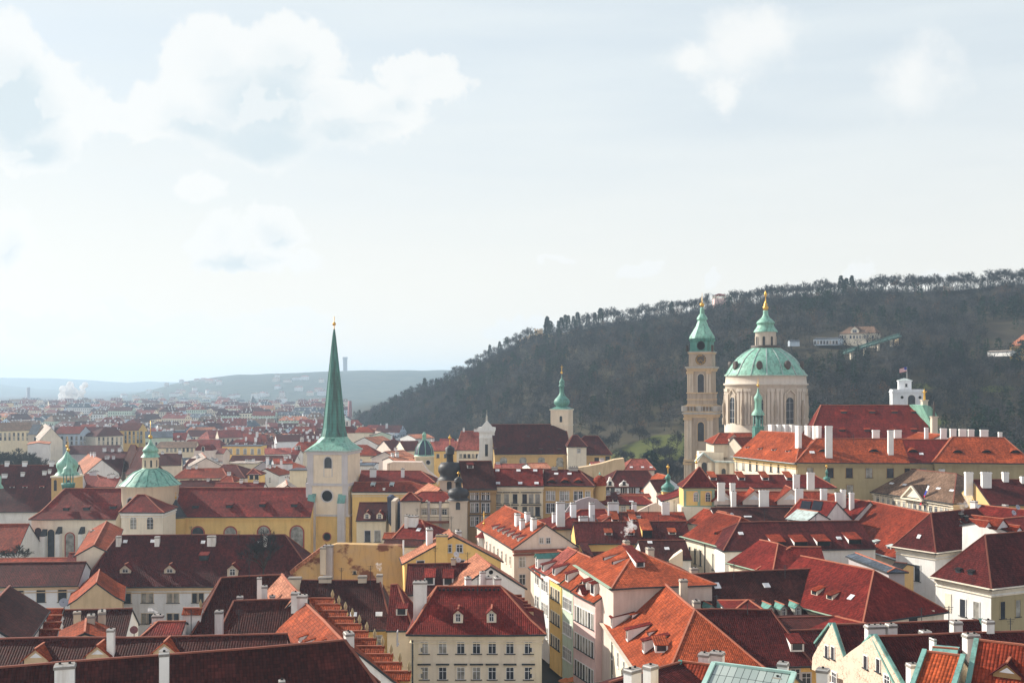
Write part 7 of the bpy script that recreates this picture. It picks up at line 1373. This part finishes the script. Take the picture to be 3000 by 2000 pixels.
loc = P(1008, 1300, 560); e = empty('lantern_house', loc, 'cream rotunda with red roof and small white lantern right of the spire', 'villa'); t = Tower(e, e.location.copy(), 1012, 560); t.sq('wall', [(6.2, 1310, 1266, 0)], [plaster('cream')]); t.lat('roof', [(9.0, 1267), (4.0, 1250), (3.4, 1248)], tile('red'), 4, math.pi / 4, False); t.sq('lantern', [(2.4, 1250, 1230, 0)], [plaster('white')]); t.lat('lantern_roof', [(3.8, 1231), (.2, 1221)], copper('zinc'), 4, math.pi / 4, False); [t.fwin(x, 1240, .7, 2, 2.4, 's', 'white') for x in (-1.2, 0, 1.2)]
# ---------------------------------------------------------------- the wider city: every house its own object while they can be told apart
def facademat(nm):
    key = ('fac', nm)
    if key in MATS: return MATS[key]
    m, k = newmat('windowed_' + nm); c = PL[nm]; uv = k.n('UVMap').outputs[0]; s_ = k.n('SeparateXYZ'); k.lk(uv, s_.inputs[0])
    fu = k.m('FRACT', k.m('DIVIDE', s_.outputs[0], 2.9)); fv = k.m('FRACT', k.m('DIVIDE', s_.outputs[1], 3.5))
    f = k.m('MULTIPLY', k.m('MULTIPLY', k.m('GREATER_THAN', fu, .32), k.m('LESS_THAN', fu, .68)), k.m('MULTIPLY', k.m('GREATER_THAN', fv, .25), k.m('LESS_THAN', fv, .74)))
    g = k.n('NewGeometry').outputs['Position']; col = k.mix(k.rng(k.noise(g, .1, 3), .3, .7, 0, .3), c, tuple(x * .8 for x in c))
    out(k, princ(k, k.mix(f, col, (.06, .065, .075)), .8)); MATS[key] = m
    return m
WC = [('cream', 'cream'), ('sand', 'sand'), ('white', 'white'), ('cool', 'grey'), ('pink', 'pinkish'), ('stone', 'beige'), ('yellow', 'yellow'), ('blue', 'bluish'), ('green', 'greenish'), ('peach', 'peach')]
RC = [('red', 'red'), ('rust', 'orange'), ('maroon', 'plum'), ('brown', 'brown'), ('slate', 'slate'), ('rose', 'rose'), ('peach', 'pale')]
LM = [(83, 'the banded factory chimney'), (200, 'the choir turret'), (345, 'the dome lantern'), (520, 'the nave end'), (663, 'the dark twin spire'), (741, 'the brick church tower'), (784, 'the dark glass block'), (888, 'the thin maroon spire'), (985, 'the needle spire'), (1025, 'the slim brick chimney')]
far_mesh = []
def far_house(px, d, w, dp, h, roofh, hip, yaw, wi, ri, z0):
    u = Vector((math.cos(yaw), math.sin(yaw), 0)); v = Vector((-u.y, u.x, 0)); c = Vector(((px - CX) / F * d, d, z0))
    U, V = u * w / 2, v * dp / 2; m = MB(); b = [c - U - V, c + U - V, c + U + V, c - U + V]; t = [p + Z * h for p in b]
    for i in range(4): j = (i + 1) % 4; m.face([b[i] - Z * 4, b[j] - Z * 4, t[j], t[i]], 0)
    k_ = min(.9, dp / w * .55) if hip else 0; e = 1.04; T = [c - U * e - V * e + Z * h, c + U * e - V * e + Z * h, c + U * e + V * e + Z * h, c - U * e + V * e + Z * h]
    r0, r1 = c - U * (1 - k_) + Z * (h + roofh), c + U * (1 - k_) + Z * (h + roofh)
    m.face([T[0], T[1], r1, r0], 1); m.face([T[2], T[3], r0, r1], 1); m.face([T[3], T[0], r0], 1 if hip else 0); m.face([T[1], T[2], r1], 1 if hip else 0)
    for _ in range(rnd.randrange(1, 4)):
        q = r0.lerp(r1, rnd.uniform(.1, .9)) + V * rnd.uniform(-.4, .4); m.box(q, u * rnd.uniform(.4, .9), v * .4, c.z + h, c.z + h + roofh + rnd.uniform(.4, 1.6), 2)
    if rnd.random() < .45:
        for i in range(3): q = c - U * (.5 - .5 * i) - V * .55; m.box(q, u * .7, v * .9, c.z + h, c.z + h + roofh * .62, 2)
    return m, c, [facademat(WC[wi][0]), tile(RC[ri][0], .9), plaster('cool')]
cand = []
d = 400.0
while d < 2500:
    wpx = 1150 if d > 900 else (1120 if d > 600 else 1080); x0, x1 = (-70 - CX) / F * d, (wpx - CX) / F * d; x = x0 + rnd.uniform(0, 10)
    while x < x1:
        w = rnd.uniform(11, 26) * (1.25 if d > 1000 else 1); px = CX + (x + w / 2) / d * F
        cand.append((px, d + rnd.uniform(-6, 6), w, x + w / 2)); x += w + rnd.choice((0, 1, 1.5, 6, 9))
    d *= 1.062 if d < 900 else 1.075
far_n = 0
for px, d, w, xc in cand:
    dp = rnd.uniform(10, 15); 
    if any((xc - a) ** 2 + (d - b) ** 2 < (r + w * .5) ** 2 for a, b, r in HS): continue
    if ground((px - CX) / F * d, d) > 1.5: continue
    if d < 640 and px < 230 and rnd.random() < .75: continue
    zmax = 17 if d < 600 else 19 if d < 1200 else 22
    h = rnd.uniform(9, zmax - 3) if d > 600 else rnd.uniform(8, 12); roofh = rnd.uniform(3.5, 6.5) if d > 600 else rnd.uniform(3, 4.5)
    wi = min(len(WC) - 1, int(rnd.random() ** 1.4 * len(WC))); ri = rnd.choices(range(7), (28, 8, 32, 12, 12, 10, 3))[0]; hip = rnd.random() < .45; yaw = rnd.gauss(0, .22) if rnd.random() < .75 else rnd.uniform(.9, 1.5)
    m, c, mats = far_house(px, d, w, dp, h, roofh, hip, yaw, wi, ri, 0)
    big = far_n < 285 and (d < 1650)
    if not big: far_mesh.append((m, mats)); continue
    far_n += 1; ln, ltxt = min(LM, key=lambda q: abs(q[0] - px)); side = 'left of' if px < ln - 12 else 'right of' if px > ln + 12 else 'in line with'
    dist = 'near' if d < 560 else 'middle' if d < 850 else 'far' if d < 1200 else 'remote'
    size = 'broad' if w > 22 else 'narrow' if w < 15 else 'plain'
    lab = f"{dist} {size} {WC[wi][1]} house with {RC[ri][1]} {'hipped' if hip else 'gabled'} roof {side} {ltxt}"
    o = m.build('house', mats, None, c); o.location = c; tag(o, lab, 'house', 'city houses beyond the church')
for i in range(60):
    d = rnd.uniform(600, 1500); px = rnd.uniform(-40, 1040); tree('bush' if i % 3 else 'bare', ((px - CX) / F * d, d, 4 + rnd.uniform(0, 3)), rnd.uniform(1.0, 1.5), 'bare tree top showing between the far city roofs', 'trees between the far houses')
merged = MB(); mats_all = []
for m, mats in far_mesh:
    base = len(merged.v); idx = []
    for mm in mats:
        if mm not in mats_all: mats_all.append(mm)
        idx.append(mats_all.index(mm))
    merged.v += m.v; merged.f += [tuple(i + base for i in f) for f in m.f]; merged.m += [idx[i] for i in m.m]; merged.sm += m.sm
print('far houses', far_n, 'rest', len(far_mesh))
if far_mesh:
    o = merged.build('remote_city', mats_all); o['kind'] = 'stuff'
# villas on the far ridge
vl = [(455 + rnd.gauss(0, 1) * 60 + i * 13 % 260, 1112 + rnd.uniform(-6, 62)) for i in range(30)] + [(rnd.uniform(560, 960), rnd.uniform(1100, 1190)) for i in range(26)]
for i, (px, py) in enumerate(vl):
    dd = None
    for s_ in range(60):
        q = 2750 + s_ * 26; z = ground((px - CX) / F * q, q)
        if HY + (H - z) / q * F <= py: dd = q; break
    if dd is None: continue
    w = rnd.uniform(12, 30); m, c, mats = far_house(px, dd, w, 11, rnd.uniform(7, 13), 3, True, rnd.gauss(0, .3), rnd.choice((0, 2, 3, 4)), rnd.choice((0, 5, 3)), z)
    o = m.build('villa', mats, None, c); o.location = c; tag(o, 'tiny pale villa on the hazy far ridge', 'house', 'villas on the far ridge')
# labels that still coincide are told apart by their order
for lab, os_ in list(USED.items()):
    if len(os_) > 1 and os_[0].get('group') == 'city houses beyond the church':
        os_.sort(key=lambda o: o.location.y)
        for o, w_ in zip(os_, ('nearest', 'second back', 'third back', 'fourth back', 'fifth back', 'furthest')): o['label'] = ' '.join((lab + ', ' + w_).split()[:16])
# ---------------------------------------------------------------- haze
m = MB(); q = lambda x, y, z: Vector((x, y, z))
b = [q(-15000, -60, -12), q(15000, -60, -12), q(15000, 9100, -12), q(-15000, 9100, -12)]; m.hexa(b, [p + Z * (188 + 12) for p in b])
hz = m.build('haze', []); hz['kind'] = 'stuff'
mt = bpy.data.materials.new('haze_air'); mt.use_nodes = True; k = NT(mt.node_tree); o_ = k.n('OutputMaterial'); pv_ = k.n('VolumePrincipled'); pv_.inputs['Color'].default_value = (.60, .79, .98, 1); pv_.inputs['Density'].default_value = .00017; pv_.inputs['Anisotropy'].default_value = .25
k.lk(pv_.outputs[0], o_.inputs['Volume']); hz.data.materials.append(mt)
